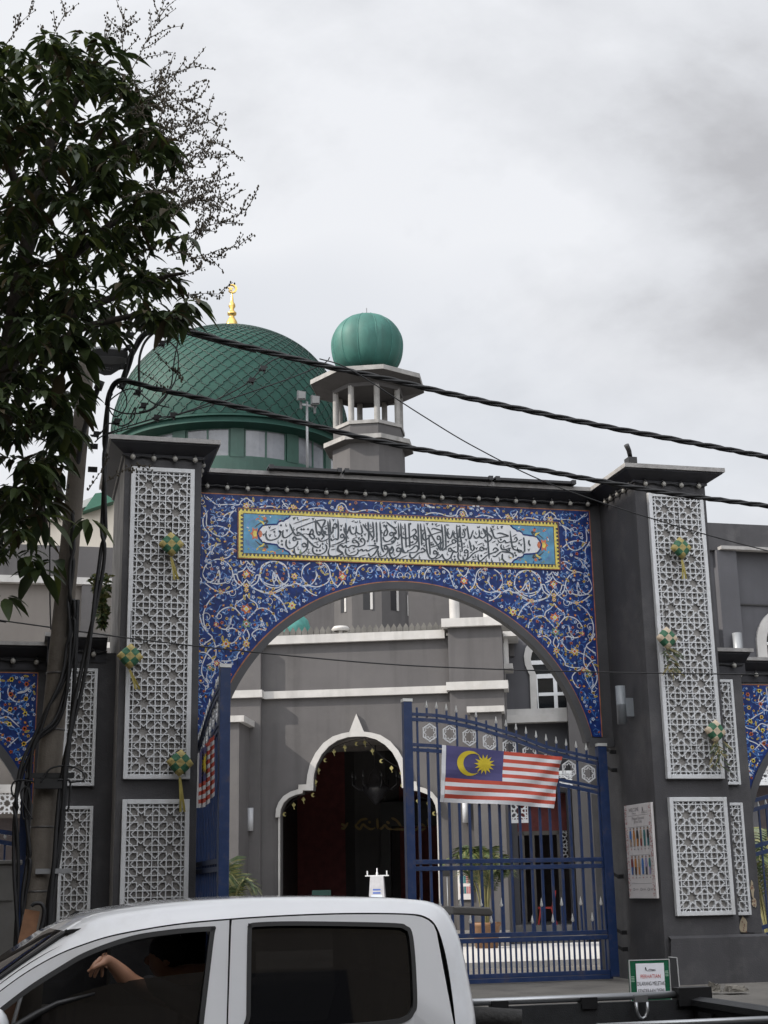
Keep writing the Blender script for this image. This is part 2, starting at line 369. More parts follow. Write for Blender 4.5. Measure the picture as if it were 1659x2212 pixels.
# white arabesque lines, surveyed on the left half (crop at 500,1220 px, 3.606 x) and laid out again mirrored about the gate's axis
SCR = [
 [(418, 822), (370, 880), (290, 925), (200, 940), (110, 905), (40, 855), (-10, 858)], [(25, 770), (60, 690), (160, 640), (250, 680), (295, 760), (270, 830), (180, 862), (90, 850), (40, 810), (25, 770)],
 [(190, 940), (100, 1000), (45, 1090), (30, 1180), (60, 1290), (110, 1345), (60, 1390), (0, 1420)], [(418, 955), (385, 1000), (330, 1035), (320, 1080), (360, 1130), (418, 1195)],
 [(345, 1110), (290, 1075), (220, 1085), (165, 1130), (145, 1190), (165, 1250), (230, 1275), (300, 1265), (355, 1300), (360, 1330), (335, 1345)], [(230, 1275), (270, 1230), (285, 1160), (250, 1240)],
 [(418, 1262), (388, 1330), (418, 1388)], [(350, 1340), (300, 1395), (200, 1410), (100, 1450), (60, 1500), (20, 1600), (20, 1680), (70, 1760)], [(418, 1400), (340, 1500), (330, 1540), (250, 1560), (150, 1560), (60, 1600)],
 [(300, 770), (320, 840), (370, 880)], [(295, 780), (330, 780), (350, 830), (418, 900)], [(418, 700), (390, 740), (340, 760)], [(418, 655), (380, 690), (365, 650)], [(60, 1290), (20, 1230), (-5, 1130)],
 [(160, 860), (180, 800), (170, 740), (150, 800), (110, 840), (60, 850)],
 [(110, 1345), (140, 1430), (140, 1520), (90, 1600), (60, 1700), (80, 1800)], [(150, 1560), (230, 1600), (270, 1660), (230, 1740), (200, 1750)], [(0, 1480), (60, 1490), (120, 1560), (135, 1650), (80, 1760), (40, 1840)]]
SCR2 = [
 [(60, 75), (110, 120), (160, 150), (250, 145)], [(25, 160), (60, 230), (60, 330), (110, 400), (180, 435), (240, 415), (270, 350), (270, 250), (315, 200)], [(75, 200), (30, 270), (35, 350), (80, 420), (75, 500), (95, 560), (60, 620), (55, 670)],
 [(150, 290), (200, 285), (230, 240), (310, 205)], [(60, 555), (110, 520), (190, 500), (130, 530), (100, 590)], [(220, 580), (280, 550), (310, 560), (260, 620), (200, 640)], [(60, 360), (140, 340), (230, 360), (310, 420)],
 [(250, 145), (350, 150), (370, 120), (418, 92), (460, 120), (480, 150), (500, 190), (560, 170), (650, 165), (720, 190), (770, 200), (800, 170)], [(885, 180), (930, 210), (1000, 185), (1090, 180), (1190, 215), (1230, 190), (1240, 160), (1275, 135), (1310, 155), (1335, 200), (1400, 215), (1480, 200), (1560, 200), (1640, 230), (1700, 235), (1760, 240), (1810, 220)],
 [(740, 110), (770, 160), (800, 180)], [(960, 110), (930, 160), (890, 200)],
 [(540, 790), (560, 700), (660, 660), (760, 690), (800, 780), (780, 850), (690, 900), (600, 880), (545, 820), (540, 790)], [(915, 790), (940, 710), (1040, 660), (1140, 690), (1175, 780), (1150, 850), (1060, 890), (970, 870), (915, 790)],
 [(1405, 800), (1430, 720), (1530, 680), (1620, 720), (1650, 800), (1600, 870)], [(660, 870), (690, 800), (680, 740), (720, 830), (790, 880), (860, 860), (930, 880), (1000, 870), (1050, 800), (1040, 740), (1080, 830)],
 [(418, 822), (480, 900), (560, 930), (640, 945), (740, 900), (800, 860)], [(640, 945), (720, 1000), (770, 1080), (800, 1160)], [(930, 880), (990, 940), (1070, 970), (1180, 940), (1250, 880), (1290, 830)], [(1070, 970), (1000, 1010), (950, 1040)],
 [(1290, 830), (1340, 900)], [(1175, 780), (1200, 850), (1250, 890)], [(1290, 655), (1240, 690), (1285, 760), (1340, 690), (1300, 655)], [(1400, 800), (1380, 860), (1340, 890)], [(1660, 690), (1700, 760), (1690, 850)], [(1810, 680), (1770, 740), (1740, 830)]]
def c5(p): return ((500+p[0]/3.6065)*.86406, (1220+p[1]/3.6065)*.86406)
GX0, GX1, GZ0, GZ1 = 2.60, 9.985, 4.40, 8.585
IX0, IX1, IZ0, IZ1 = 3.405, 9.345, 7.425, 8.335
def tile_panel(parent):
    def inside(x, z):
        if not (GX0+.035 < x < GX1-.035 and GZ0+.03 < z < GZ1-.035): return False
        if (x-XC)**2+(z-3.63)**2 < 3.545**2: return False
        return not (IX0-.02 < x < IX1+.02 and IZ0-.02 < z < IZ1+.02)
    fl = Flat(lambda x, z, l: (x, 23.978-l, z))
    n = 90; xs = [GX0+(GX1-GX0)*i/n for i in range(n+1)]
    for a, c in zip(xs, xs[1:]):
        za, zb = (arch_z(q, XC, 3.63, 3.475, GZ0) for q in (a, c))
        fl.b.add([(a, 23.978, za), (c, 23.978, zb), (c, 23.978, GZ1), (a, 23.978, GZ1)], [(0, 1, 2, 3)], 0)
    # tile joints
    for i in range(1, 36):
        x = GX0+i*.205; z = arch_z(x, XC, 3.63, 3.475, GZ0)
        fl.b.add([fl.to3(x-.0025, z, .0008), fl.to3(x+.0025, z, .0008), fl.to3(x+.0025, GZ1, .0008), fl.to3(x-.0025, GZ1, .0008)], [(0, 1, 2, 3)], 6)
    rg = random.Random(3)
    W_ = .0195
    for poly in SCR:
        P = [onY(*c5(p), 23.97) for p in poly]; P = [(p.x, p.z) for p in P]
        ax = onY(*c5((418, 1000)), 23.97).x
        for m1 in (0, 1):
            q1 = [(2*ax-x, z) for x, z in P] if m1 else P
            for m2 in (0, 1): fl.stroke([(2*XC-x, z) for x, z in q1] if m2 else q1, W_, 1, 1, .06, keep=inside, n=7)
    for poly in SCR2:
        P = [onY(*c5(p), 23.97) for p in poly]; P = [(p.x, p.z) for p in P]
        for m2 in (0, 1): fl.stroke([(2*XC-x, z) for x, z in P] if m2 else P, W_, 1, 1, .06, keep=inside, n=7)
    for k in range(330):     # fine secondary tendrils
        x, z = rg.uniform(GX0, XC), rg.uniform(GZ0, GZ1); a = rg.uniform(0, 6.28); cv = rg.choice([-1, 1])*rg.uniform(.5, 1.0); q = [(x, z)]
        for _ in range(6): a += cv; cv *= 1.12; q.append((q[-1][0]+.05*math.cos(a), q[-1][1]+.05*math.sin(a)))
        for m2 in (0, 1): fl.stroke([(2*XC-u, v) for u, v in q] if m2 else q, .0105, 1 if k % 3 == 0 else 2, 1, .1, keep=inside, n=3)
    # big palmettes
    for px, py, r, c in ((418, 775, .085, 4), (418, 1090, .1, 4), (418, 1225, .085, 11), (418, 160, .07, 3), (235, 1405, .09, 3), (850, 795, .07, 3), (1285, 800, .085, 4), (840, 170, .06, 3), (1270, 185, .07, 3), (418, 1405, .07, 3), (418, 880, .055, 3), (418, 920, .05, 3), (200, 640, .05, 3), (190, 940, .05, 3), (640, 945, .05, 3), (145, 1230, .05, 4), (690, 1230, .05, 4), (1080, 965, .05, 3), (620, 655, .05, 4), (1080, 675, .05, 4), (150, 1580, .06, 4), (90, 1620, .06, 11), (830, 1060, .08, 7), (890, 1080, .06, 7)):
        p = onY(*c5((px, py)), 23.97)
        for x in (p.x, 2*XC-p.x):
            if inside(x, p.z): fl.blob(x, p.z, r, r, c, 2, 12, .3, .4); fl.blob(x, p.z, r*.55, r*.55, 1, 3, 8, 0, .35); fl.blob(x, p.z, r*.3, r*.3, 4 if c != 4 else 7, 4, 6)
    scatter(fl, GX0, XC, GZ0, GZ1, inside, 4200, rg, XC)
    # terracotta edging
    for x0, x1, z0, z1 in ((GX0, GX1, GZ1-.018, GZ1), (GX1-.018, GX1, GZ0, GZ1), (GX0, GX0+.018, GZ0, GZ1)): fl.rect(x0, x1, z0, z1, 8, 2)
    A = []; B = []
    for i in range(97):
        a = .225+(math.pi-.45)*i/96; A.append(fl.to3(XC+3.475*math.cos(a), 3.63+3.475*math.sin(a), .005)); B.append(fl.to3(XC+3.497*math.cos(a), 3.63+3.497*math.sin(a), .005))
    fl.b.strip(A, B, 8)
    # chipped places along the top edge
    for cxp, wd in ((7.3, .3), (7.75, .12), (6.9, .1)):
        for _ in range(7): fl.rect(*(lambda a, c: (a, a+.05, c, c+.03))(cxp+rg.uniform(-wd, wd), GZ1-rg.uniform(.03, .1)), 8 if rg.random() < .4 else 1, 4)
    return fl.b.build('tile_panel', TILE, parent)
# calligraphy band, surveyed in four enlarged crops (7.541 x) of the photograph
OFF = {1: (640, 1285), 2: (840, 1290), 3: (1020, 1300), 4: (1180, 1305)}
def CP(c, x, y):
    p = onY((OFF[c][0]+x/7.541)*.86406, (OFF[c][1]+y/7.541)*.86406, 23.96); return p.x, p.z
CAL = {1: """200 315 185 370 190 430 220 480 280 495 350 480 410 450 445 410 460 360 440 320 470 340 500 330 515 300;515 310 500 370 510 430 550 450 610 420 660 380 690 350;630 180 660 250 690 320 730 385 780 405 850 390 930 370;770 330 775 275 850 240 1000 180 1130 135 1230 115 1300 120 1290 180 1260 240;770 330 850 380 950 470 1040 560 1120 620 1190 630 1220 570;930 370 1000 390 1060 380 1100 430 1080 470 1030 440 1010 390 1050 290 1080 350 1050 390;1120 100 1130 250 1150 360 1190 400 1210 360 1170 330;1130 120 1190 210 1250 300 1290 390;1300 130 1250 250 1230 340 1260 400 1280 420 1240 470 1220 480;1180 440 1190 490 1240 515 1320 490 1380 450 1400 400;1350 130 1365 280 1375 400 1385 560 1390 640;1390 100 1395 200 1400 300 1410 380 1320 390 1290 330 1330 350;1450 230 1490 180 1520 230 1490 270 1450 250 1450 320 1430 370;1540 100 1550 250 1550 400 1540 480 1490 470 1430 500 1410 450;690 480 720 430 770 470 860 470;770 480 720 500 690 480;790 500 770 580 700 640 620 655 570 600 565 540 575 480;860 590 900 550 950 590 920 620 860 600;970 450 975 560 960 650 900 720 820 765 750 760 720 700 725 640;1080 600 1065 680 1090 740 1170 765 1260 745 1320 690 1330 620 1300 570;1385 640 1360 720 1380 780 1450 800 1560 780 1620 740 1540 690 1540 640 1600 570 1670 550;1420 590 1560 550 1670 480""",
2: """75 390 110 340 150 380 110 410 75 390;150 370 160 430 120 480 60 500 0 530;145 210 160 290 185 340 210 320 240 240 260 190;180 130 190 350 195 520;270 180 260 250 290 330 340 340 375 300 380 180;380 300 420 330 470 340 495 290 460 160;500 150 560 230 630 320 690 410;600 110 615 300 615 460;690 110 705 250 710 400 660 460;755 110 765 300 770 500;825 110 840 300 850 470 860 600 905 690;885 210 930 200 970 300 940 370 900 360 920 290 950 250;945 110 1010 170 1080 220 1130 290 1120 340 1090 300;1000 350 1040 310 1090 340 1040 370 1000 350;1090 340 1080 400 1000 470 930 480 890 430 895 390;1170 130 1180 280 1185 400 1160 440 1110 400 1110 460 1060 520 960 540 870 560;1215 130 1230 350 1250 600 1290 690;1295 140 1310 350 1320 600;1370 130 1380 350 1390 600;1225 300 1225 380 1290 420 1380 410 1450 370 1510 310 1480 250 1420 290;1450 400 1490 370 1530 420 1490 440 1450 400;1530 420 1520 490 1450 540 1300 580;1540 140 1555 400 1565 640;1590 140 1605 350 1615 560;0 745 80 740 120 700 60 650 30 600 60 550 110 560 140 590 180 560 200 590 240 590 290 560 340 560 400 580 430 530 360 460 310 470 340 510 440 480;400 580 470 570 530 540 540 470 490 420 460 460 500 500;400 620 430 660 480 630 510 660 560 640 600 660 700 610 800 590 720 560 590 560;180 610 180 690 220 740 310 750 390 720 420 660;800 590 770 650 700 740 640 760 600 700;900 600 930 560 970 600 930 630 900 600;980 580 970 680 900 750 820 770 790 700 800 650;1030 660 1050 580 1080 640 1050 700 1020 690;1010 600 1010 720 1050 790 1130 780 1200 720 1220 660 1230 600;1130 650 1170 600 1230 640 1170 670 1130 650;1220 650 1290 690 1340 680 1360 640;1360 660 1430 620 1500 560 1550 600 1520 670 1440 690 1360 690;1390 700 1400 770 1450 790 1510 740 1580 690 1659 670""",
3: """295 70 330 300 345 500 370 640 420 720 500 720 545 670;440 190 470 160 560 180 650 215 560 240 440 280 350 300;360 130 430 270 500 390 560 480 610 580;310 230 275 290 290 360 330 380 390 330 440 270;540 340 570 300 610 340 570 370 540 340;610 340 610 410 560 470 420 520;390 300 405 480 415 660;630 80 650 300 660 480 640 560;690 90 705 300 715 570;650 400 615 460 620 540 660 570 700 530 790 470 870 440;820 420 850 370 900 400 870 440 820 420;735 200 740 290 780 350 820 310 850 190;850 230 870 320 920 350 960 310 960 160;910 90 925 300 940 500 930 600 880 600 850 570;980 110 985 300 1010 450 1020 600;1000 330 1050 330 1070 270 1030 170;1110 110 1130 250 1150 350 1180 330 1210 250 1230 190;1150 380 1170 480 1190 560 1230 570 1245 520 1220 470;1230 290 1270 340 1320 330 1345 280 1335 180;1345 300 1390 340 1440 320 1460 270 1400 160;1400 160 1470 220 1540 290 1590 340;1480 120 1495 300 1510 500 1530 740;1440 370 1470 410 1530 400 1590 340;1550 140 1590 230 1620 320 1670 345;860 580 830 640 790 720 710 750 660 700 650 640;750 570 790 530 830 580 780 590 750 570;470 620 500 580 550 620 500 640 470 620;550 620 540 680 470 730 420 720;240 570 270 530 320 580 270 610 200 620 130 690 80 720 30 680 40 610;510 740 600 700 650 640;1050 600 1090 560 1130 600 1080 620 1050 600;1130 610 1120 700 1070 760 980 760 940 700 950 610;1030 680 1060 760 1140 720 1230 630 1330 580 1400 570;1340 550 1380 510 1430 550 1390 580 1340 550;1320 640 1320 740 1370 770 1430 720 1500 660 1600 620 1659 610""",
4: """345 105 385 200 410 270 450 310 540 290 640 270 680 265 600 230 520 210 460 220;715 165 730 300 745 400 770 500 830 530 880 530 930 550 900 570 860 540 855 480;480 330 510 380 570 380 610 350 640 390 690 380 730 370 770 380 820 370 850 330 820 290 790 340;970 290 985 420 990 570;560 420 540 460 560 510 620 520 690 500 740 490;690 480 700 550 650 540 620 510;380 640 440 650 500 600 560 560 640 570 720 580 770 620 770 680;390 540 430 490 490 530 450 560 360 590;570 600 570 690 610 740 650 750;330 610 420 570 500 530;1075 340 1068 400 1090 440 1080 455"""}
DOTS = {1: "345 335 485 510 490 575 855 290 900 290 980 290 1320 275 1255 565 1145 690 1205 690 780 365 470 215 1600 300", 2: "595 475 725 475 735 525 485 375 905 180 950 185 1050 490 1080 475 1400 150 90 265", 3: "460 80 440 465 470 460 1225 705 1380 675 875 690 885 745 1070 665", 4: "540 330 885 400 960 575 170 635 805 585 825 630 665 545"}
VEE = {1: "255 255 145 390 262 405 585 310 715 90 1075 95 1135 465 1460 115 1610 225", 2: "100 190 325 225 545 350 430 420 335 615 1115 120", 3: "280 200 305 485 555 545 745 180 755 410 1080 180 1095 375 1055 445 1285 420 1290 535 1470 545 1600 130 525 85 360 75", 4: "395 90 560 100 475 425 925 430 1070 525"}
COM = {1: "365 400 425 530 570 210 720 280 635 530 800 650 1160 560 1265 640 1340 540 795 95 1460 420", 2: "230 400 380 360 455 110 565 170 655 180 870 300 1265 220 1275 330 840 710 250 640 1100 720 145 730 965 770 1575 780", 3: "770 250 885 240 1030 260 1285 250 1390 240 970 390 975 480 990 580 1190 470 1425 470 580 640 745 640 220 700 830 730 1480 760 1580 760 990 660 1125 500 1275 680", 4: "485 110 600 470 275 720 375 720 705 655"}
FAT = {1: "255 320 380 270;700 190 880 125 1020 85;1090 545 1180 520;1410 620 1480 605;1265 250 1340 215;1410 680 1500 660", 2: "290 110 350 85;620 250 720 210;860 140 930 110;1130 570 1220 530;430 770 580 730;1200 800 1350 740;710 800 770 750;1160 490 1165 530;300 440 400 400;250 710 370 660;145 510 260 470", 3: "250 460 310 430;520 130 610 90;380 450 480 410;1030 520 1090 490;1300 480 1410 430;840 530 910 500;1150 630 1220 600;1180 770 1290 730;1420 640 1500 600;1580 430 1655 395;700 90 780 100;1010 100 1080 105", 4: "760 280 840 230;870 365 945 325;325 185 435 130;370 395 450 355;630 475 710 430;505 660 520 750"}
SHD = {2: "380 110 660 290 1120 210 1430 490", 3: "60 410 950 110 1325 125", 4: "805 455 120 95"}
OUT_L = [(25, 385), (60, 310), (120, 240), (190, 225), (400, 215), (420, 175), (470, 150), (520, 155), (545, 125), (600, 105), (650, 60)]
def pairs(s): v = [float(q) for q in s.split()]; return list(zip(v[::2], v[1::2]))
def inscription(parent):
    fl = Flat(lambda x, z, l: (x, 23.962-l, z))
    b = fl.b; b.box(IX0, IX1, 23.962, 23.977, IZ0, IZ1, 9)
    bw = .105
    # yellow band with a row of trefoils, black behind
    for x0, x1, z0, z1 in ((IX0+.02, IX1-.02, IZ0+.02, IZ0+.05), (IX0+.02, IX1-.02, IZ1-bw+.015, IZ1-.055), (IX0+.02, IX0+.05, IZ0+.05, IZ1-.055), (IX1-bw+.015, IX1-.055, IZ0+.05, IZ1-bw+.015)): fl.rect(x0, x1, z0, z1, 7, 1)
    px = .066; nx = int((IX1-IX0-.1)/px)
    for i in range(nx):
        x = IX0+.06+i*(IX1-IX0-.12)/(nx-1)
        fl.blob(x, IZ0+.058, .021, .022, 7, 1, 8); fl.blob(x, IZ0+.082, .013, .012, 7, 1, 6); fl.blob(x, IZ1-.05, .021, .022, 7, 1, 8); fl.blob(x, IZ1-.026, .013, .012, 7, 1, 6)
    nz_ = int((IZ1-IZ0-.16)/px)
    for i in range(nz_):
        z = IZ0+.1+i*(IZ1-IZ0-.2)/(nz_-1)
        fl.blob(IX0+.058, z, .022, .021, 7, 1, 8); fl.blob(IX0+.082, z, .012, .012, 7, 1, 6); fl.blob(IX1-.05, z, .022, .021, 7, 1, 8); fl.blob(IX1-.026, z, .012, .012, 7, 1, 6)
    for x0, x1, z0, z1 in ((IX0, IX1, IZ0, IZ0+.012), (IX0, IX1, IZ1-.012, IZ1), (IX0, IX0+.012, IZ0, IZ1), (IX1-.012, IX1, IZ0, IZ1)): fl.rect(x0, x1, z0, z1, 8, 2)
    x0, x1, z0, z1 = IX0+bw, IX1-bw, IZ0+bw, IZ1-bw; zc = (z0+z1)/2; xc = (x0+x1)/2
    fl.rect(x0, x1, z0, z1, 5, 1)
    L_ = [CP(1, *p) for p in OUT_L]; zt = CP(1, 25, 392)[1]
    up = [(x, zc+(z-zt)) for x, z in L_]; up = [(x, min(z, z1)) for x, z in up]; up[-1] = (up[-1][0], z1)
    lo = [(x, 2*zc-z) for x, z in up[1:]][::-1]
    left = lo+up; right = [(2*xc-x, z) for x, z in left][::-1]
    fl.poly(left+right, 10, 2)
    fl.stroke(lo+up, .028, 0, 3, 0, smooth=False); fl.stroke(right, .028, 0, 3, 0, smooth=False)
    # tile joints in the cartouche
    for i in range(-13, 14):
        x = xc+i*.205
        if x0+.6 < x < x1-.6: fl.rect(x-.0015, x+.0015, z0+.02, z1-.02, 5, 2)
    for z in (zc-.13, zc+.08): fl.rect(x0+.55, x1-.55, z-.0015, z+.0015, 5, 2)
    # end ornaments
    rg = random.Random(5)
    for sg in (1, -1):
        X = (lambda u: x0+u) if sg == 1 else (lambda u: x1-u)
        fl.blob(X(.2), zc, .09, .13, 4, 2, 12, 0, .4); fl.blob(X(.2), zc, .04, .06, 7, 3, 6); fl.blob(X(.28), zc, .05, .07, 4, 3, 8)
        for q in (1, -1):
            fl.stroke([(X(.2), zc+q*.12), (X(.3), zc+q*.2), (X(.42), zc+q*.24), (X(.36), zc+q*.13), (X(.48), zc+q*.14)], .035, 6, 2, .3); fl.stroke([(X(.26), zc+q*.24), (X(.34), zc+q*.2), (X(.36), zc+q*.12)], .03, 7, 3, .4)
            fl.blob(X(.37), zc+q*.28, .035, .035, 4, 3, 8, 0, .2); fl.stroke([(X(.06), zc+q*.1), (X(.1), zc+q*.22), (X(.2), zc+q*.3)], .016, 2, 2, .2); fl.stroke([(X(.55), zc+q*.3), (X(.7), zc+q*.26), (X(.9), zc+q*.31), (X(1.15), zc+q*.32)], .014, 11, 2, .2)
            for _ in range(16):
                u = rg.uniform(.04, .35) if rg.random() < .5 else rg.uniform(.35, 1.1); v = rg.uniform(.03, .32) if u < .15 else rg.uniform(.26, .33)
                fl.blob(X(u), zc+q*v, rg.uniform(.012, .03), rg.uniform(.01, .018), rg.choice([2, 1, 4, 3, 11, 0]), 3, 6, rg.random()*3)
    p = fl.b.build('inscription_panel', TILE, parent)
    lt = Flat(lambda x, z, l: (x, 23.950-l, z)); WS = .033
    for c, s in CAL.items():
        for ln in s.split(';'): lt.stroke([CP(c, *q) for q in pairs(ln)], WS, 0, 0, .1, nib=R_(18), n=6)
    for c, s in FAT.items():
        for ln in s.split(';'): lt.stroke([CP(c, *q) for q in pairs(ln)], .0155, 0, 0, .2, n=4)
    D = 1/7.541*.86406*24/F
    for c, s in DOTS.items():
        for x, z in pairs(s): lt.blob(*CP(c, x, z), 27*D*1.0, 27*D, 0, 0, 4, .1)
    for c, s in VEE.items():
        for x, z in pairs(s): lt.stroke([CP(c, x-26, z-18), CP(c, x-4, z+6), CP(c, x+2, z+30)], .017, 0, 0, .2, n=3); lt.stroke([CP(c, x, z+26), CP(c, x+10, z-12), CP(c, x+26, z-16)], .015, 0, 0, .2, n=3)
    for c, s in COM.items():
        for x, z in pairs(s): lt.stroke([CP(c, x-6, z-36), CP(c, x-12, z+4), CP(c, x+2, z+24), CP(c, x+14, z+6)], .015, 0, 0, .15, n=3)
    for c, s in SHD.items():
        for x, z in pairs(s): lt.stroke([CP(c, x-26, z-8), CP(c, x-18, z+14), CP(c, x-2, z+6), CP(c, x+2, z+14), CP(c, x+20, z+8), CP(c, x+24, z-16)], .014, 0, 0, .1, n=3)
    for pts in ([(950, 690), (975, 735), (1000, 745), (1020, 700)], [(960, 670), (1030, 660)], [(985, 655), (990, 750), (960, 765)], [(1005, 745), (1050, 750)], [(910, 745), (915, 765)], [(930, 745), (935, 765)]): lt.stroke([CP(1, *q) for q in pts], .009, 0, 0, .1, n=3)
    lt.b.build('lettering', TILE[6], p)
def festoon(name, label, runs, group='festoon lights on the gateway cornices'):
    "runs: list of (p, q, number of bulbs)"
    t = thing(name, label, 'string lights', runs[0][0], 0, group)
    c = MB(); bl = []
    for p, q, n in runs:
        p, q = Vector(p), Vector(q); pts = []
        for i in range(4*n+1):
            u = i/(4*n); s_ = p.lerp(q, u); s_.z -= .02*abs(math.sin(u*n*math.pi)); pts.append(s_)
        c.tube(pts, .014, 5); bl += [p.lerp(q, (i+.5)/n) for i in range(n)]
        for i in range(n): d = p.lerp(q, (i+.5)/n); c.tube([d+Vector((0, -.02, .03)), d+Vector((0, -.045, -.005))], .024, 6)
    c.build('cable', mat('festoon_cable', (.03, .03, .032), .5), t)
    bm = mat('frosted_bulb', (.34, .33, .30), .35, var=.1)
    first = None
    for p in bl:
        if first is None:
            b = MB(); b.ell((0, 0, 0), .042, .042, .045, 10, 7); first = b.build('bulb', bm, t, xf=W[t]); first.location = W[t].inverted()@(p+Vector((0, -.05, -.04)))
        else:
            o = first.copy(); sc.collection.objects.link(o); o.location = W[t].inverted()@(p+Vector((rnd.uniform(-.01, .01), -.05, -.04+rnd.uniform(-.02, .01))))
def gateway():
    g = thing('mosque_gateway', 'tall charcoal gateway with blue tiled arch and long calligraphy band', 'gateway', (XC, 24, .28))
    for x0, x1, lab in ((1.344, 2.585, 'pillar behind the leaning utility pole'), (10.20, 11.56, 'pillar carrying the dress code poster')):
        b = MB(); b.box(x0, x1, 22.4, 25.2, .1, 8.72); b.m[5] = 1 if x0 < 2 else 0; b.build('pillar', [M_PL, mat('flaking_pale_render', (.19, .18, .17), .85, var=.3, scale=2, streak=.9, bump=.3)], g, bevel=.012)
    b = MB(); b.box(2.586, 10.199, 24.132, 24.7, 8.2, 8.72); b.build('back_beam', M_PL, g)
    b = MB(); arch_wall(b, 2.587, 10.198, 8.72, 4.30, XC, 3.63, 3.36, 24, 24.13); b.build('arch_wall', M_PL, g)
    b = MB(); arch_band(b, XC, 3.63, 3.353, 3.476, 23.95, 24.14, 4.30); b.box(9.72, 10.19, 23.94, 24.18, 4.22, 4.38); b.box(2.6, 3.05, 23.94, 24.18, 4.22, 4.38)
    b.build('arch_trim', mat('arch_trim_paint', (.062, .062, .066), .6, var=.15, scale=2), g)
    path = [(1.344, 25.2), (1.344, 22.4), (2.585, 22.4), (2.585, 24.0), (10.20, 24.0), (10.20, 22.4), (11.56, 22.4), (11.56, 25.2)]
    b = MB(); sweep(b, path, [(.0, 8.70), (.03, 8.70), (.03, 8.735), (.24, 8.865), (.24, 8.89)]); b.build('cornice', M_PLD, g)
    b = MB(); sweep(b, path, [(.2, 8.891), (.275, 8.891), (.275, 8.965), (-.3, 8.985)])
    b.box(1.3, 2.6, 22.5, 25.25, 8.72, 8.96); b.box(10.2, 11.6, 22.5, 25.25, 8.72, 8.96); b.box(2.5, 10.25, 24.1, 25.2, 8.72, 8.955); b.build('capping', M_CAP, g)
    b = MB()   # low plinth course at the pillar feet
    b.add([(10.2, 22.30, .0), (12.02, 22.30, .0), (12.02, 22.30, .98), (10.27, 22.30, .98), (10.27, 22.395, 1.02), (12.02, 22.395, 1.02), (12.02, 23.3, 1.02), (12.02, 23.3, 0)], [(0, 1, 2, 3), (3, 2, 5, 4), (1, 7, 6, 5, 2)])
    b.build('plinth', M_PL, g)
    screen(g, 1.45, 2.465, 3.54, 8.505, 2, 11, 22.4, label='tall white lattice screen on the pillar behind the utility pole')
    screen(g, 1.45, 2.465, 1.33, 3.235, 2, 4, 22.4, label='short white lattice screen on the pillar behind the utility pole')
    screen(g, 10.42, 11.465, 3.54, 8.505, 2, 11, 22.4, label='tall white lattice screen on the pillar with the poster')
    screen(g, 10.42, 11.465, 1.33, 3.235, 2, 4, 22.4, label='short white lattice screen beside the dress code poster')
    tile_panel(g); inscription(g)
    # flaked paint on the outer corner, bare plaster showing
    rg = random.Random(11)
    for cx_, cz_, rx, rz in ((12.06, 1.12, .07, .16), (12.28, 1.72, .035, .16), (12.3, 1.50, .05, .08)):
        fl = Flat(lambda x, z, l: (x, 23.232-l, z))
        P = [(cx_+rx*(.7+.5*rg.random())*math.cos(k*.42), cz_+rz*(.7+.5*rg.random())*math.sin(k*.42)) for k in range(15)]; fl.poly(P, 0)
        for _ in range(6): fl.blob(cx_+rg.uniform(-.6, .6)*rx, cz_-rg.uniform(-.5, .6)*rz, .012, .016, 1, 2, 6, rg.random())
        fl.b.build('flaked_paint', [mat('bare_plaster', (.36, .30, .21), .9, var=.2), mat('brick_red_fleck', (.2, .11, .08), .9)], g)
    return g
G = gateway()
festoon('festoon_lights', 'string of round bulbs under the cornice above the tiled arch', [((2.68, 23.93, 8.72), (10.1, 23.93, 8.72), 21)])
festoon('festoon_lights', 'string of round bulbs under the cap of the pillar by the utility pole', [((1.30, 22.36, 8.70), (2.64, 22.36, 8.70), 4), ((2.63, 22.5, 8.69), (2.63, 23.8, 8.69), 5)])
festoon('festoon_lights', 'string of round bulbs under the cap of the pillar with the poster', [((10.15, 23.8, 8.69), (10.15, 22.4, 8.69), 5), ((10.2, 22.36, 8.70), (11.58, 22.36, 8.70), 4)])
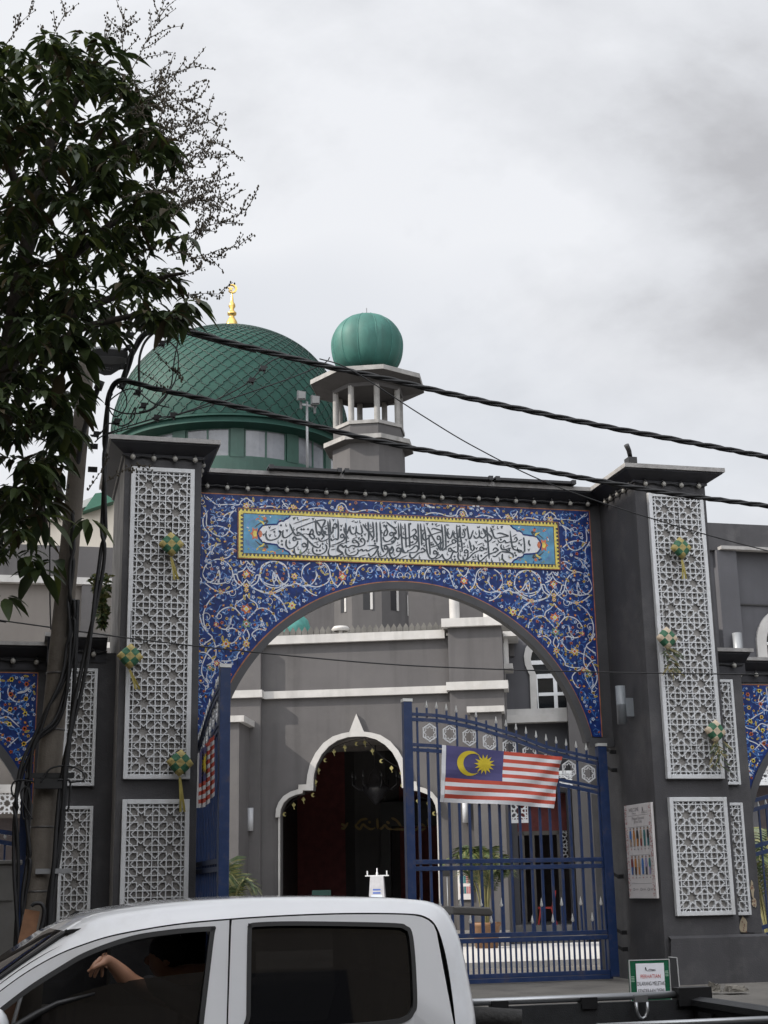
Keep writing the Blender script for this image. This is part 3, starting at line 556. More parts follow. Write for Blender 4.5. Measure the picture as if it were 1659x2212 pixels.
# ================================================================ side gateways
def side_gateway(sg, label, scr):
    X = lambda x: x if sg == 1 else 2*XC-x       # given for the right one
    def bx(b, x0, x1, *a, **k): x0, x1 = sorted((X(x0), X(x1))); b.box(x0, x1, *a, **k)
    g = thing('side_gateway', label, 'gateway', (X(14), 23.8, .28), 0, 'smaller gateways beside the main arch')
    yw = 23.25
    b = MB(); bx(b, 11.562 if sg == 1 else 11.41, 12.42, yw, 24.9, .1, 5.62); b.build('pier', M_PL, g, bevel=.01)
    x0, x1 = sorted((X(12.422), X(17.6)))
    xc, zc, r = X(15.0), 2.52, 2.36
    b = MB(); arch_wall(b, x0, x1, 5.56, 2.5, xc, zc, r, 23.8, 24.02, 40); b.build('arch_wall', M_PL, g)
    b = MB(); bx(b, 17.4, 18.3, yw, 24.9, .1, 5.62); b.build('pier', M_PL, g)
    b = MB(); arch_band(b, xc, zc, r-.002, r+.13, 23.76, 24.03, 2.5, 40); b.build('arch_trim', MATS['arch_trim_paint'], g)
    b = MB()
    for a, c, y, z in ((11.57, 12.5, yw, 5.66), (12.43, 17.38, 23.8, 5.60)):
        lo, hi = sorted((X(a), X(c)))
        b.add([(lo, y-.02, z), (hi, y-.02, z), (hi, y-.24, z+.13), (lo, y-.24, z+.13), (lo, y-.24, z+.16), (hi, y-.24, z+.16), (hi, y+.9, z+.16), (lo, y+.9, z+.16), (lo, y+.9, z-.2), (hi, y+.9, z-.2), (lo, y-.02, z-.2), (hi, y-.02, z-.2)],
              [(0, 1, 2, 3), (3, 2, 5, 4), (4, 5, 6, 7), (10, 11, 1, 0), (0, 3, 4, 7, 8, 10), (1, 11, 9, 6, 5, 2)])
    b.build('cornice', M_PLD, g)
    b = MB(); bx(b, 11.565, 12.55, yw-.29, 24.8, 5.822, 5.885); bx(b, 12.36, 17.38, 23.8-.29, 24.7, 5.762, 5.822); b.build('capping', M_CAP, g)
    s0, s1 = sorted((X(11.70), X(12.20)))
    screen(g, s0, s1, 3.50, 5.35, 1, 4, yw, .05, scr[0]); screen(g, s0, s1, 1.30, 3.19, 1, 4, yw, .05, scr[1])
    T0, T1, Z0, Z1 = 12.62, 17.2, 3.05, 5.36
    t0, t1 = sorted((X(T0), X(T1)))
    ins = lambda x, z: t0+.03 < x < t1-.03 and Z0+.03 < z < Z1-.03 and (x-xc)**2+(z-zc)**2 > (r+.17)**2
    fl = Flat(lambda x, z, l: (x, 23.778-l, z)); n = 60; xs = [t0+(t1-t0)*i/n for i in range(n+1)]
    for a, c in zip(xs, xs[1:]): fl.b.add([(a, 23.778, arch_z(a, xc, zc, r+.13, Z0)), (c, 23.778, arch_z(c, xc, zc, r+.13, Z0)), (c, 23.778, Z1), (a, 23.778, Z1)], [(0, 1, 2, 3)], 0)
    fl.rect(t0, t1, Z1-.015, Z1, 8, 2); fl.rect(t0, t0+.015, Z0, Z1, 8, 2); fl.rect(t1-.015, t1, Z0, Z1, 8, 2)
    rg = random.Random(21)
    ax = X(13.3)
    for k in range(26):   # leafy sprays mirrored about the spandrel's own axis
        x, z = ax+sg*rg.uniform(0, .62), rg.uniform(Z0+.1, Z1-.1); a = rg.uniform(0, 6.28); q = [(x, z)]
        for _ in range(4): a += rg.uniform(-.9, .9); q.append((q[-1][0]+.13*math.cos(a), q[-1][1]+.13*math.sin(a)))
        for m in (0, 1): fl.stroke([(2*ax-p, z_) for p, z_ in q] if m else q, .018, 1 if k % 3 else 2, 1, .15, keep=ins, n=4)
    for k in range(60):
        x, z = ax+sg*rg.uniform(.7, 3.4), rg.uniform(Z0+.1, Z1-.1); a = rg.uniform(0, 6.28); q = [(x, z)]
        for _ in range(4): a += rg.uniform(-.9, .9); q.append((q[-1][0]+.13*math.cos(a), q[-1][1]+.13*math.sin(a)))
        fl.stroke(q, .018, 1 if k % 3 else 2, 1, .15, keep=ins, n=4)
    for k in range(9):
        z = Z1-.12-k*.24
        for dx in (0, .26, .5):
            for m in ((1,) if dx == 0 else (1, -1)):
                x = ax+m*dx*sg
                if ins(x, z-.04*(dx > 0)): fl.blob(x, z-.07*(dx > .3), .045, .045, (3, 7, 4)[(k+int(dx*4)) % 3], 2, 12, k, .35); fl.blob(x, z-.07*(dx > .3), .02, .02, 9, 3, 6)
    scatter(fl, min(ax, ax+sg*4), max(ax, ax+sg*4), Z0, Z1, ins, 1600, rg, None, (.02, .036), .07)
    scatter(fl, ax-.7, ax+.7, Z0, Z1, ins, 900, rg, None, (.018, .034), .065)
    if sg == 1:
        fl.blob(13.62, 4.55, .2, .33, 1, 3, 14, 0, .12); fl.blob(13.62, 4.55, .15, .26, 5, 4, 14, 0, .1); fl.blob(13.62, 4.55, .05, .1, 1, 5, 8)
    fl.b.build('tile_panel', TILE, g)
side_gateway(1, 'smaller charcoal side gateway with tiled spandrel beside the poster pillar', ('upper narrow white screen half hidden behind the poster pillar', 'lower narrow white screen half hidden behind the poster pillar'))
side_gateway(-1, 'smaller charcoal side gateway with tiled spandrel behind the utility pole', ('upper narrow white screen just beside the utility pole', 'lower narrow white screen just beside the utility pole'))
festoon('festoon_lights', 'short string of bulbs on the side gateway past the poster pillar', [((11.62, 23.2, 5.63), (12.45, 23.2, 5.63), 2), ((12.45, 23.74, 5.56), (14.5, 23.74, 5.56), 6)])
festoon('festoon_lights', 'short string of bulbs on the side gateway behind the utility pole', [((-2, 23.74, 5.56), (.3, 23.74, 5.56), 6), ((.3, 23.2, 5.63), (1.2, 23.2, 5.63), 2)])
# ================================================================ the mosque behind the gate
PA = R_(20)
P0 = onY(775, 1590, 38); P0 = Vector((P0.x, P0.y, 0))
WD = Vector((math.cos(PA), -math.sin(PA), 0)); ND = Vector((math.sin(PA), math.cos(PA), 0))   # along the wall, into the wall
XF = Matrix(((WD.x, ND.x, 0, P0.x), (WD.y, ND.y, 0, P0.y), (0, 0, 1, 0), (0, 0, 0, 1)))
def LP(x, y, d=0.):
    p = onN(x, y, P0+ND*d, ND); q = p-P0; return q.dot(WD), p.z
def LQ(x, y, d=0.): s_, z = LP(x, y, d); return (s_, d, z)
def cc2(p): return (432+.3385*p[0], 1425.6+.3385*p[1])
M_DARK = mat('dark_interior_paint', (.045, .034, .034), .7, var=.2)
M_RED = mat('maroon_interior_paint', (.15, .034, .032), .7, var=.2)
FL = .42
def porch():
    g = thing('mosque_porch', 'grey mosque porch with a white trefoil arch doorway seen through the gateway', 'building', P0+Vector((0, 0, FL)))
    W[g] = XF@Matrix.Translation((0, 0, FL)); g.matrix_world = W[g]
    ol = [(485, 1005), (488, 955), (505, 910), (535, 870), (580, 842), (630, 826), (632, 797), (682, 795), (688, 735), (705, 665), (740, 595), (790, 532), (850, 490), (905, 472), (955, 462), (1005, 345)]
    il = [(512, 1005), (518, 955), (537, 912), (570, 880), (615, 860), (655, 852), (660, 833), (724, 833), (728, 735), (745, 670), (778, 605), (825, 552), (880, 515), (945, 494), (1005, 490)]
    sc_ = -.05
    O = [LP(*cc2(p)) for p in ol]; I = [LP(*cc2(p)) for p in il]
    O[-1] = (sc_, O[-1][1]); I[-1] = (sc_, I[-1][1])
    mir = lambda P: P+[(2*sc_-s_, z) for s_, z in P[-2::-1]]
    O, I = mir(O), mir(I)
    hw = sc_-I[0][0]
    b = MB()
    b.prism([(-2.66, 0, 8.5), (2.52, 0, 8.5), (2.52, 0, FL), (sc_+hw, 0, FL)]+[(s_, 0, z) for s_, z in I[::-1]]+[(sc_-hw, 0, FL), (-2.66, 0, FL)], (0, .4, 0))
    b.build('wall', M_MUSQ, g, xf=XF)
    b = MB(); n = len(O); m = len(I)
    # trim ring: triangulated by arc-length pairing of both outlines
    def resamp(P, k):
        d = [0]
        for p, q in zip(P, P[1:]): d.append(d[-1]+math.hypot(q[0]-p[0], q[1]-p[1]))
        return d
    b.prism([(s_, -.09, z) for s_, z in O]+[(s_, -.09, z) for s_, z in I[::-1]], (0, .12, 0)); b.build('arch_trim', M_WHC, g, xf=XF)
    for sg in (-1, 1):
        b = MB(); x = sc_+sg*hw; b.box(min(x, x+sg*.05), max(x, x+sg*.05), -.03, .02, FL, I[0][1]); b.build('jamb_edge', M_WHC, g, xf=XF)
    b = MB(); b.box(-9, -2.66, -.26, .4, FL, 8.5); b.build('pilaster', M_MUSQ, g, xf=XF)
    s1, z1 = LP(1078, 1500, -.3)
    b = MB(); b.box(2.52, 3.98, -.3, 2.58, FL, 8.78); b.build('pilaster', M_MUSQ, g, xf=XF)
    b = MB(); b.box(-9, -2.60, -.38, .02, 6.97, 7.17); b.box(-2.60, 2.46, -.12, .02, 6.95, 7.15); b.box(2.44, 4.1, -.42, .45, 6.98, 7.20); b.build('string_course', M_WHC, g, xf=XF)
    b = MB(); b.box(-9, 2.42, -.14, .5, 8.45, 8.68); b.build('cornice', M_WHC, g, xf=XF)
    b = MB(); b.box(2.36, 4.22, -.46, .6, 8.70, 8.93); b.build('cornice', M_WHC, g, xf=XF)
    a, _ = LP(400, 1600, -1.6); c, zc = LP(517, 1560, -1.6); c2, zt_ = LP(527, 1545, -1.7)
    b = MB(); b.box(a, c, -1.6, -.265, FL, zc); b.build('pier', M_MUSQ, g, xf=XF); b = MB(); b.box(a-.1, c2, -1.7, -.262, zc+.002, zt_); b.build('pier_cap', M_WHC, g, xf=XF)
    # roof cresting, a strip of pointed merlons
    b = MB()
    for i in range(74):
        x = -9+i*.172; b.prism([(x, 1.4, 8.6), (x+.155, 1.4, 8.6), (x+.155, 1.4, 9.06), (x+.078, 1.4, 9.19), (x, 1.4, 9.06)], (0, .08, 0))
    b.box(-9, 4.0, .5, 1.38, 8.5, 8.62)
    b.build('roof_cresting', mat('mossy_grey_concrete', (.13, .125, .115), .9, var=.25, scale=3), g, xf=XF)
    # entrance hall inside
    b = MB(); b.box(-5, 3.9, 7.5, 7.7, FL, 6.4); b.build('hall_back_wall', M_RED, g, xf=XF)
    b = MB(); b.box(-5.2, -2.95, .41, 7.5, FL, 6.4); b.build('hall_side_wall', M_DARK, g, xf=XF)
    b = MB(); b.box(2.9, 3.9, .41, 7.5, FL, 6.4); b.build('hall_side_wall', M_DARK, g, xf=XF)
    b = MB(); b.box(-5, 3.9, .4, 7.6, 6.4, 6.5)
    for k in (1.2, 2.8, 4.4, 6.0): b.box(-3, 3, k, k+.35, 6.05, 6.4)
    b.build('hall_ceiling', mat('hall_ceiling_paint', (.36, .33, .31), .8), g, xf=XF)
    b = MB(); b.box(-5, 3.9, -1.6, 7.6, FL-.3, .78); b.build('hall_floor', mat('dark_hall_floor', (.2, .19, .18), .35, var=.2), g, xf=XF)
    b = MB(); b.box(-.2, 2.9, 6.9, 7.49, 3.75, 4.5); b.box(-.2, .1, 6.9, 7.49, .78, 3.75); b.box(2.6, 2.9, 6.9, 7.49, .78, 3.75); d = b.build('inner_doorway', mat('black_doorway_paint', (.012, .012, .014), .35), g, xf=XF)
    # gilded lettering over the inner door
    fl = Flat(lambda x, z, l: (x, 6.885-l, z)); D = LP
    def T(x, y): return LP(*cc2((x, y)), 6.885)
    for s_ in ("1455 1010 1458 1075;1440 1075 1410 1085 1395 1065 1415 1050 1440 1068;1395 1070 1370 1085 1350 1070 1345 1020;1330 1010 1335 1070 1300 1082 1270 1080 1230 1082;1285 1065 1255 1025 1220 1008;1230 1082 1200 1075 1180 1055 1160 1075 1145 1075;1130 1010 1135 1080;1120 1070 1090 1080 1060 1065 1040 1050 1020 1080 995 1060 1000 1045;1070 1015 1030 1020 1000 1050;945 1035 920 1075 900 1070;900 1045 925 1060"):
        pass
    for ln in "1455 1010 1458 1075;1440 1075 1410 1085 1395 1065 1415 1050 1440 1068;1395 1070 1370 1085 1350 1070 1345 1020;1330 1010 1335 1070 1300 1082 1270 1080 1230 1082;1285 1065 1255 1025 1220 1008;1230 1082 1200 1075 1180 1055 1160 1075 1145 1075;1130 1010 1135 1080;1120 1070 1090 1080 1060 1065 1040 1050 1020 1080 995 1060 1000 1045;1070 1015 1030 1020 1000 1050;945 1035 920 1075 900 1070;900 1045 925 1060;1210 1045 1190 1030;1090 1040 1075 1030".split(';'):
        fl.stroke([T(*p) for p in pairs(ln)], .075, 0, 0, .15, n=5)
    fl.b.build('lettering', mat('tarnished_gilt', (.25, .18, .07), .45, .3), d, xf=XF)
    # roof kiosk columns and the little turquoise domes behind the parapet
    for px, py in ((983, 1340), (1056, 1345)):
        s_, z = LP(px, 1362, .1); b = MB(); b.lathe([(.14, 0), (.14, 1.6)], (s_, .1, 8.93), 12); b.build('roof_column', M_WHC, g, xf=XF)
    for px in (630, 1072):
        s_, z = LP(px, 1345, 3.0); b = MB(); b.lathe([(.55, 0), (.6, .2), (.5, .55), (.25, .8), (0, .92)], (s_, 3.0, z-.5), 16); b.box(s_-.5, s_+.5, 2.5, 3.5, 8.3, z-.49, 1); b.build('small_dome', [mat('turquoise_dome_paint', (.05, .22, .19), .5, var=.2), M_MUSQ], g, xf=XF)
    b = MB(); s_, z = LP(736, 1360, .6); b.lathe([(0, .1), (.2, .08), (.27, 0), (.2, -.05)], (s_, .6, z+.0), 14); b.box(s_-.05, s_+.05, .55, .65, 8.6, z); b.build('roof_lamp', M_WHC, g, xf=XF)
    # balcony end on the right: slabs, a white column, its base
    D2 = 1.2
    def c3(x, y): return (993.7+.18229*x, 1278.8+.18229*y)
    for (x0, y0), (x1, y1), dd, nm in (((440, 462), (632, 520), 1.3, 'balcony_slab'), ((485, 850), (575, 905), 1.0, 'balcony_slab')):
        a, za = LP(*c3(x0, y0), D2); c, zc = LP(*c3(x1, y1), D2); b = MB(); b.box(a, c+.12, D2, D2+dd, zc, za); b.build(nm, M_WHC, g, xf=XF)
    a, za = LP(*c3(470, 520), D2); c, zc = LP(*c3(548, 850), D2); b = MB(); b.lathe([(.15, zc), (.15, za)], ((a+c)/2, D2+.35, 0), 14); b.lathe([(.1, zc), (.1, za)], ((a+c)/2-.3, D2+.7, 0), 10); b.build('balcony_column', M_WHC, g, xf=XF)
    b = MB(); a, z = LP(*c3(495, 905), D2); b.tube([(a, 1.1, FL), (a, 1.1, 8)], .05, 8); b.build('downpipe', mat('grey_pipe', (.16, .165, .17), .5), g, xf=XF)
    # small capped pier at the foot of the right pilaster
    a, za = LP(*c3(80, 1360), -.9); c, zc = LP(*c3(525, 1415), -.9)
    b = MB(); b.box(a+.08, c-.08, -.85, .0, FL, zc); b.build('pier', M_MUSQ, g, xf=XF); b = MB(); b.box(a, c, -.95, .1, zc, za); b.build('pier_cap', M_WHC, g, xf=XF)
    return g
PORCH = porch()
def wing():
    D = 2.6
    c3 = lambda x, y: (993.7+.18229*x, 1278.8+.18229*y)
    g = thing('mosque_wing', 'grey mosque wing with a white keyhole arch window behind the gate leaf', 'building', P0+WD*6+ND*D+Vector((0, 0, FL)))
    W[g] = XF@Matrix.Translation((6, D, FL)); g.matrix_world = W[g]
    M = mat('mosque_blue_grey_plaster', (.072, .072, .080), .8, var=.09, scale=.7, bump=.2, bscale=45, streak=.2)
    b = MB(); b.box(3.99, 8.6, D, D+.5, 4.4, 10.4)
    x0, _ = LP(1118, 1800, D); x1, _ = LP(1226, 1800, D)
    b.box(3.99, x0, D, D+.5, FL, 4.4); b.box(x1, 8.6, D, D+.5, FL, 4.4); b.build('wall', M, g, xf=XF)
    # buttress that closes the view on the right
    s0, _ = LP(*c3(1280, 1500), D-1.0); b = MB(); b.box(s0, s0+2.2, D-1.0, D-.01, FL, 7.3); b.build('buttress', M_MUSQ, g, xf=XF)
    # keyhole window
    ol = [(840, 1400), (833, 1180), (825, 985), (800, 935), (770, 860), (757, 760), (775, 670), (830, 575), (920, 510), (1030, 480), (1135, 470)]
    il = [(915, 1400), (912, 1180), (905, 985), (880, 930), (850, 860), (838, 790), (855, 715), (905, 640), (980, 590), (1060, 568), (1135, 560)]
    cx = LP(*c3(1138, 1200), D-.05)[0]
    O = [LP(*c3(*p), D-.05) for p in ol]; I = [LP(*c3(*p), D-.05) for p in il]; O[-1] = (cx, O[-1][1]); I[-1] = (cx, I[-1][1])
    mir = lambda P: P+[(2*cx-s_, z) for s_, z in P[-2::-1]]
    O, I = mir(O), mir(I)
    b = MB(); b.prism([(s_, D-.08, z) for s_, z in O]+[(s_, D-.08, z) for s_, z in I[::-1]], (0, .12, 0)); wn = b.build('window', M_WHC, g, xf=XF)
    b = MB(); b.prism([(s_, D-.02, z) for s_, z in I], (0, .015, 0)); b.build('pane', M_GLASS, wn, xf=XF)
    b = MB()
    for a, c in (((1100, 985), (1165, 1400)), ((905, 975), (1375, 1010)), ((835, 815), (1440, 842)), ((930, 1195), (1345, 1220)), ((905, 1010), (935, 1400)), ((1340, 1010), (1370, 1400))):
        a0, z1 = LP(*c3(*a), D-.05); a1, z0 = LP(*c3(*c), D-.05); b.box(a0, a1, D-.055-.002*len(b.f)/6, D-.025, z0, z1)
    b.build('frame', M_WH, wn, xf=XF)
    a0, z1 = LP(*c3(535, 1395), D-.15); a1, z0 = LP(*c3(1275, 1450), D-.15); b = MB(); b.box(a0, a1+.6, D-.2, D-.01, z0, z1); b.build('sill', M_WHC, wn, xf=XF)
    a0, z1 = LP(*c3(490, 1468), D-.3); a1, z0 = LP(*c3(1280, 1535), D-.3); b = MB(); b.box(a0, a1, D-.4, D-.01, z0, z1); b.build('ledge', M_WHC, g, xf=XF)
    # ground floor opening with a dark room, maroon head, glazed doors and a pierced screen
    b = MB(); b.box(x0-1.2, x1+2, D+4, D+4.2, FL, 4.6); b.box(x0-1.2, x1+2, D+.51, D+4, 4.41, 4.6); b.build('room', M_DARK, g, xf=XF)
    b = MB(); b.box(x0-.3, x1+.3, D+.55, D+.7, 3.35, 4.4); b.build('door_head', M_RED, g, xf=XF)
    b = MB()
    for px in (1128, 1150, 1206): a, _ = LP(px, 1800, D+.6); b.box(a-.05, a+.05, D+.52, D+.66, FL, 3.35)
    b.box(x0, x1, D+.52, D+.66, 3.25, 3.36); b.build('door_frame', mat('grey_door_frame', (.12, .11, .10), .5), g, xf=XF)
    a0, z1 = LP(1210, 1795, D+.45); a1, z0 = LP(1246, 1858, D+.45)
    b = MB(); lattice(b, a0, a1, z0, z1, 1, 2, D+.46, .04, .02); b.build('pierced_screen', M_WH, g, xf=XF)
    # white lattice panel under the canopy
    a0, z1 = LP(1092, 1738, D-1.5); a1, z0 = LP(1147, 1777, D-1.5)
    b = MB()
    for q in ((a0, a0+.09, z0, z1+.6), (a1-.09, a1, z0, z1+.6), (a0+.09, a1-.09, z0, z0+.09), (a0+.09, a1-.09, z1+.52, z1+.6)): b.box(q[0], q[1], D-1.52, D-1.44, q[2], q[3])
    lattice(b, a0+.09, a1-.09, z0+.09, z1+.52, 1, 2, D-1.51, .04, .03); b.build('canopy_lattice', M_WH, g, xf=XF)
    a0, z1 = LP(1205, 1676, D-1.0); a1, z0 = LP(1236, 1700, D-1.0); b = MB(); b.box(a0-.6, a1, D-1.5, D-1.42, z0, z0+.08); b.box(a0-.6, a1, D-1.5, D-1.42, z1, z1+.1); lattice(b, a0-.6, a1, z0+.08, z1, 2, 1, D-1.49, .03, .03); b.build('canopy_lattice', M_WH, g, xf=XF)
    b = MB(); b.box(x0-.4, x1+.3, D-2.4, D+.0, FL-.2, .62); b.box(x0-.2, x1+.1, D-1.7, D+4, .62, .82); b.build('steps', mat('grey_step_stone', (.14, .135, .13), .7, var=.15), g, xf=XF)
    # wall opening surround end
    return g
WING = wing()
def hall():
    g = thing('prayer_hall', 'large green scaled dome with a gold crescent finial on a windowed drum', 'building', (7, 60, .3))
    C0 = onY(499, 900, 60); cx = C0.x; K_ = 60.*1/F*1.0
    def prof(hw, y): 
        p = onY(499, y, 60); q = onY(499+hw, y, 60); return (q.x-p.x)*.985, p.z
    MG = mat('dark_green_dome_metal', (.009, .048, .036), .66, .0, spec=.3, var=.12, scale=1.5, bump=.05, streak=.2, dirt=(.024, .075, .058), dirtamt=.4, dscale=.6)
    pts = [(250, 930), (251, 905), (248, 880), (241, 855), (230, 828), (216, 803), (198, 780), (176, 758), (150, 740), (122, 726), (92, 715), (60, 708), (30, 705.5), (0, 705)]
    # the photographed rim is seen from below: fit heights at the axis
    P = []
    for hw, y in pts:
        r, z = prof(hw, y); P.append((r, z))
    P = [(p.x, p.y) for p in cr([(r, z, 0) for r, z in P], 4)]; P[-1] = (.001, P[-1][1])
    za, zt_ = P[0][1], P[-1][1]; zr0 = onY(499, 893, 55).z; P = [(r, zr0+(z-za)*(zt_-.43-zr0)/(zt_-za)) for r, z in P]; zb = P[0][1]; RB = P[0][0]
    zoff = 0.
    b = MB(); b.lathe(P, (cx, 60, zoff), 96)
    dome = b.build('dome', MG, g)
    # raised scale seams: two crossing families of wavering lines
    b = MB(); N = 56
    ds = []; acc = 0; Q = [p for p in P if p[0] > .35]
    Z = [0]
    for (r0, z0), (r1, z1) in zip(Q, Q[1:]): acc += math.hypot(r1-r0, z1-z0)/((r0+r1)/2)*1.25; Z.append(acc)
    tot = Z[-1]; M_ = 150
    for fam in (1, -1):
        for k in range(N):
            pts3 = []
            for i in range(M_+1):
                t = tot*i/M_*.93; j = max(q for q in range(len(Z)) if Z[q] <= t+1e-9); j = min(j, len(Z)-2); u = (t-Z[j])/(Z[j+1]-Z[j])
                r = Q[j][0]*(1-u)+Q[j+1][0]*u; z = Q[j][1]*(1-u)+Q[j+1][1]*u
                ph = t*N/math.pi/2*2*math.pi; wob = .16*math.sin(2*ph)*2*math.pi/N/2
                th = 2*math.pi*k/N+fam*(t*.8)+wob
                rr = r+.015; pts3.append((cx+rr*math.cos(th), 60+rr*math.sin(th), z+zoff+.008))
            if any(p[1] < 60.8 for p in pts3): b.tube([p for p in pts3 if p[1] < 61.2], .016, 4, caps=False)
    b.build('dome_seams', mat('dome_seam_green', (.008, .032, .025), .45, var=.2), dome)
    # rim bands and drum
    z0 = zb+zoff
    b = MB(); b.lathe([(RB*.985, .02), (RB*1.012, -.04), (RB*1.012, -.12), (RB*.985, -.14), (RB*.985, -.3), (RB*1.0, -.33), (RB*1.0, -.38), (RB*.95, -.44), (RB*.90, -.5)], (cx, 60, z0), 96, sm=False); b.build('dome_rim', MG, g)
    zr = z0-.42; RD = RB*.90; zd = zr-2.0
    bd = MB(); wl = []
    b = MB(); b.lathe([(RD, 0), (RD, zd+.1-zr)], (cx, 60, zr), 4); 
    n = 12; glass = mat('pale_drum_glass', (.11, .115, .125), .06, var=.6, scale=.35, spec=.6)
    MGd = mat('green_drum_paint', (.013, .054, .038), .5, var=.1, scale=2)
    b = MB()
    def ringbox(b, r, a0, a1, z0_, z1_, t=.12):
        k = max(2, int((a1-a0)/.06)); A = []; B = []
        for i in range(k+1):
            a = a0+(a1-a0)*i/k
            A.append((r*math.cos(a), r*math.sin(a))); B.append(((r-t)*math.cos(a), (r-t)*math.sin(a)))
        for i in range(k):
            q = [A[i], A[i+1], B[i+1], B[i]]
            b.add([(cx+x, 60+y, z0_) for x, y in q]+[(cx+x, 60+y, z1_) for x, y in q], [(0, 1, 5, 4), (2, 3, 7, 6), (4, 5, 6, 7), (3, 2, 1, 0), (1, 2, 6, 5), (3, 0, 4, 7)])
    wz1 = zr-.05; wz0 = wz1-1.25
    ringbox(b, RD, 0, 2*math.pi, wz1, zr+.02); ringbox(b, RD, 0, 2*math.pi, zd-.6, wz0)
    st = 2*math.pi/n; off = -math.pi/2+R_(10.4)-st/2
    for i in range(n):
        a = off+i*st; ringbox(b, RD+.02, a-.06, a+.06, wz0, wz1)
    drum = b.build('drum', MGd, g)
    for i in range(n):
        a = off+(i+.5)*st
        if math.sin(a) > .25: continue
        b = MB(); ringbox(b, RD-.06, a-st/2+.065, a+st/2-.065, wz0, wz1, .03); o = b.build('window', glass, drum)
        b = MB(); h = st/2-.065
        for q0, q1, y0, y1 in ((-h, -h+.012, wz0, wz1), (h-.012, h, wz0, wz1), (-.008, .008, wz0, wz1), (-h, h, wz0, wz0+.06), (-h, h, wz1-.06, wz1)): ringbox(b, RD-.03-.003*len(b.f)/30, a+q0, a+q1, y0, y1, .04)
        b.build('frame', mat('green_window_frame', (.015, .058, .04), .5), o)
    # body of the hall under the drum (its own frame turned with the porch)
    b = MB(); S0 = XF.inverted()@Vector((cx, 60, 0)); b.box(S0.x-12, S0.x+14, S0.y-6.8, S0.y+8, .3, 13.2); b.build('hall_body', M_MUSQ, g, xf=XF)
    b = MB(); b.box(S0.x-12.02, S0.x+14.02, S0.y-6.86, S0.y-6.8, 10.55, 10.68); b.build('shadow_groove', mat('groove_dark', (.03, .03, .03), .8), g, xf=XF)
    # gold finial
    zt = P[-1][1]+zoff; hp = lambda y: onY(499, y, 60).z-zt if y < 690 else (onY(499, 690, 60).z-zt)*(703-y)/13; wpx = 60/F*1.03
    gold = mat('polished_gold', (.62, .42, .13), .3, .95, var=.08, scale=6)
    b = MB(); b.lathe([(16*wpx, -.08), (17*wpx, hp(702)), (15*wpx, hp(696)), (12*wpx, hp(692)), (7*wpx, hp(687)), (5*wpx, hp(683)), (10*wpx, hp(680)), (10.5*wpx, hp(676)), (6*wpx, hp(672)), (4*wpx, hp(668)), (8*wpx, hp(662)), (7*wpx, hp(657)), (3.5*wpx, hp(652)), (3*wpx, hp(646)), (2*wpx, hp(640)), (1.2*wpx, hp(634)), (.8*wpx, hp(630))], (cx, 60, zt), 20)
    fn = b.build('finial', gold, g)
    zc = onY(502, 624, 60).z; r = 10.5*wpx; b = MB()
    A = [(r*math.cos(a), r*math.sin(a)) for a in [R_(150)-R_(300)*i/28 for i in range(29)]]; B = [(-.22*r+.80*r*math.cos(a), .80*r*math.sin(a)) for a in [R_(135)-R_(270)*i/28 for i in range(29)]]
    cxx = onY(502, 624, 60).x
    b.prism([(cxx+x, 59.93, zc+z) for x, z in A]+[(cxx+x, 59.93, zc+z) for x, z in B[::-1]], (0, .14, 0))
    b.prism([(cxx-.42*r+(.66 if k % 2 == 0 else .27)*r*math.cos(R_(90)+k*R_(36)), 59.95, zc-.05*r+(.66 if k % 2 == 0 else .27)*r*math.sin(R_(90)+k*R_(36))) for k in range(10)], (0, .1, 0))
    b.build('crescent_and_star', gold, fn)
    return g
HALL = hall()
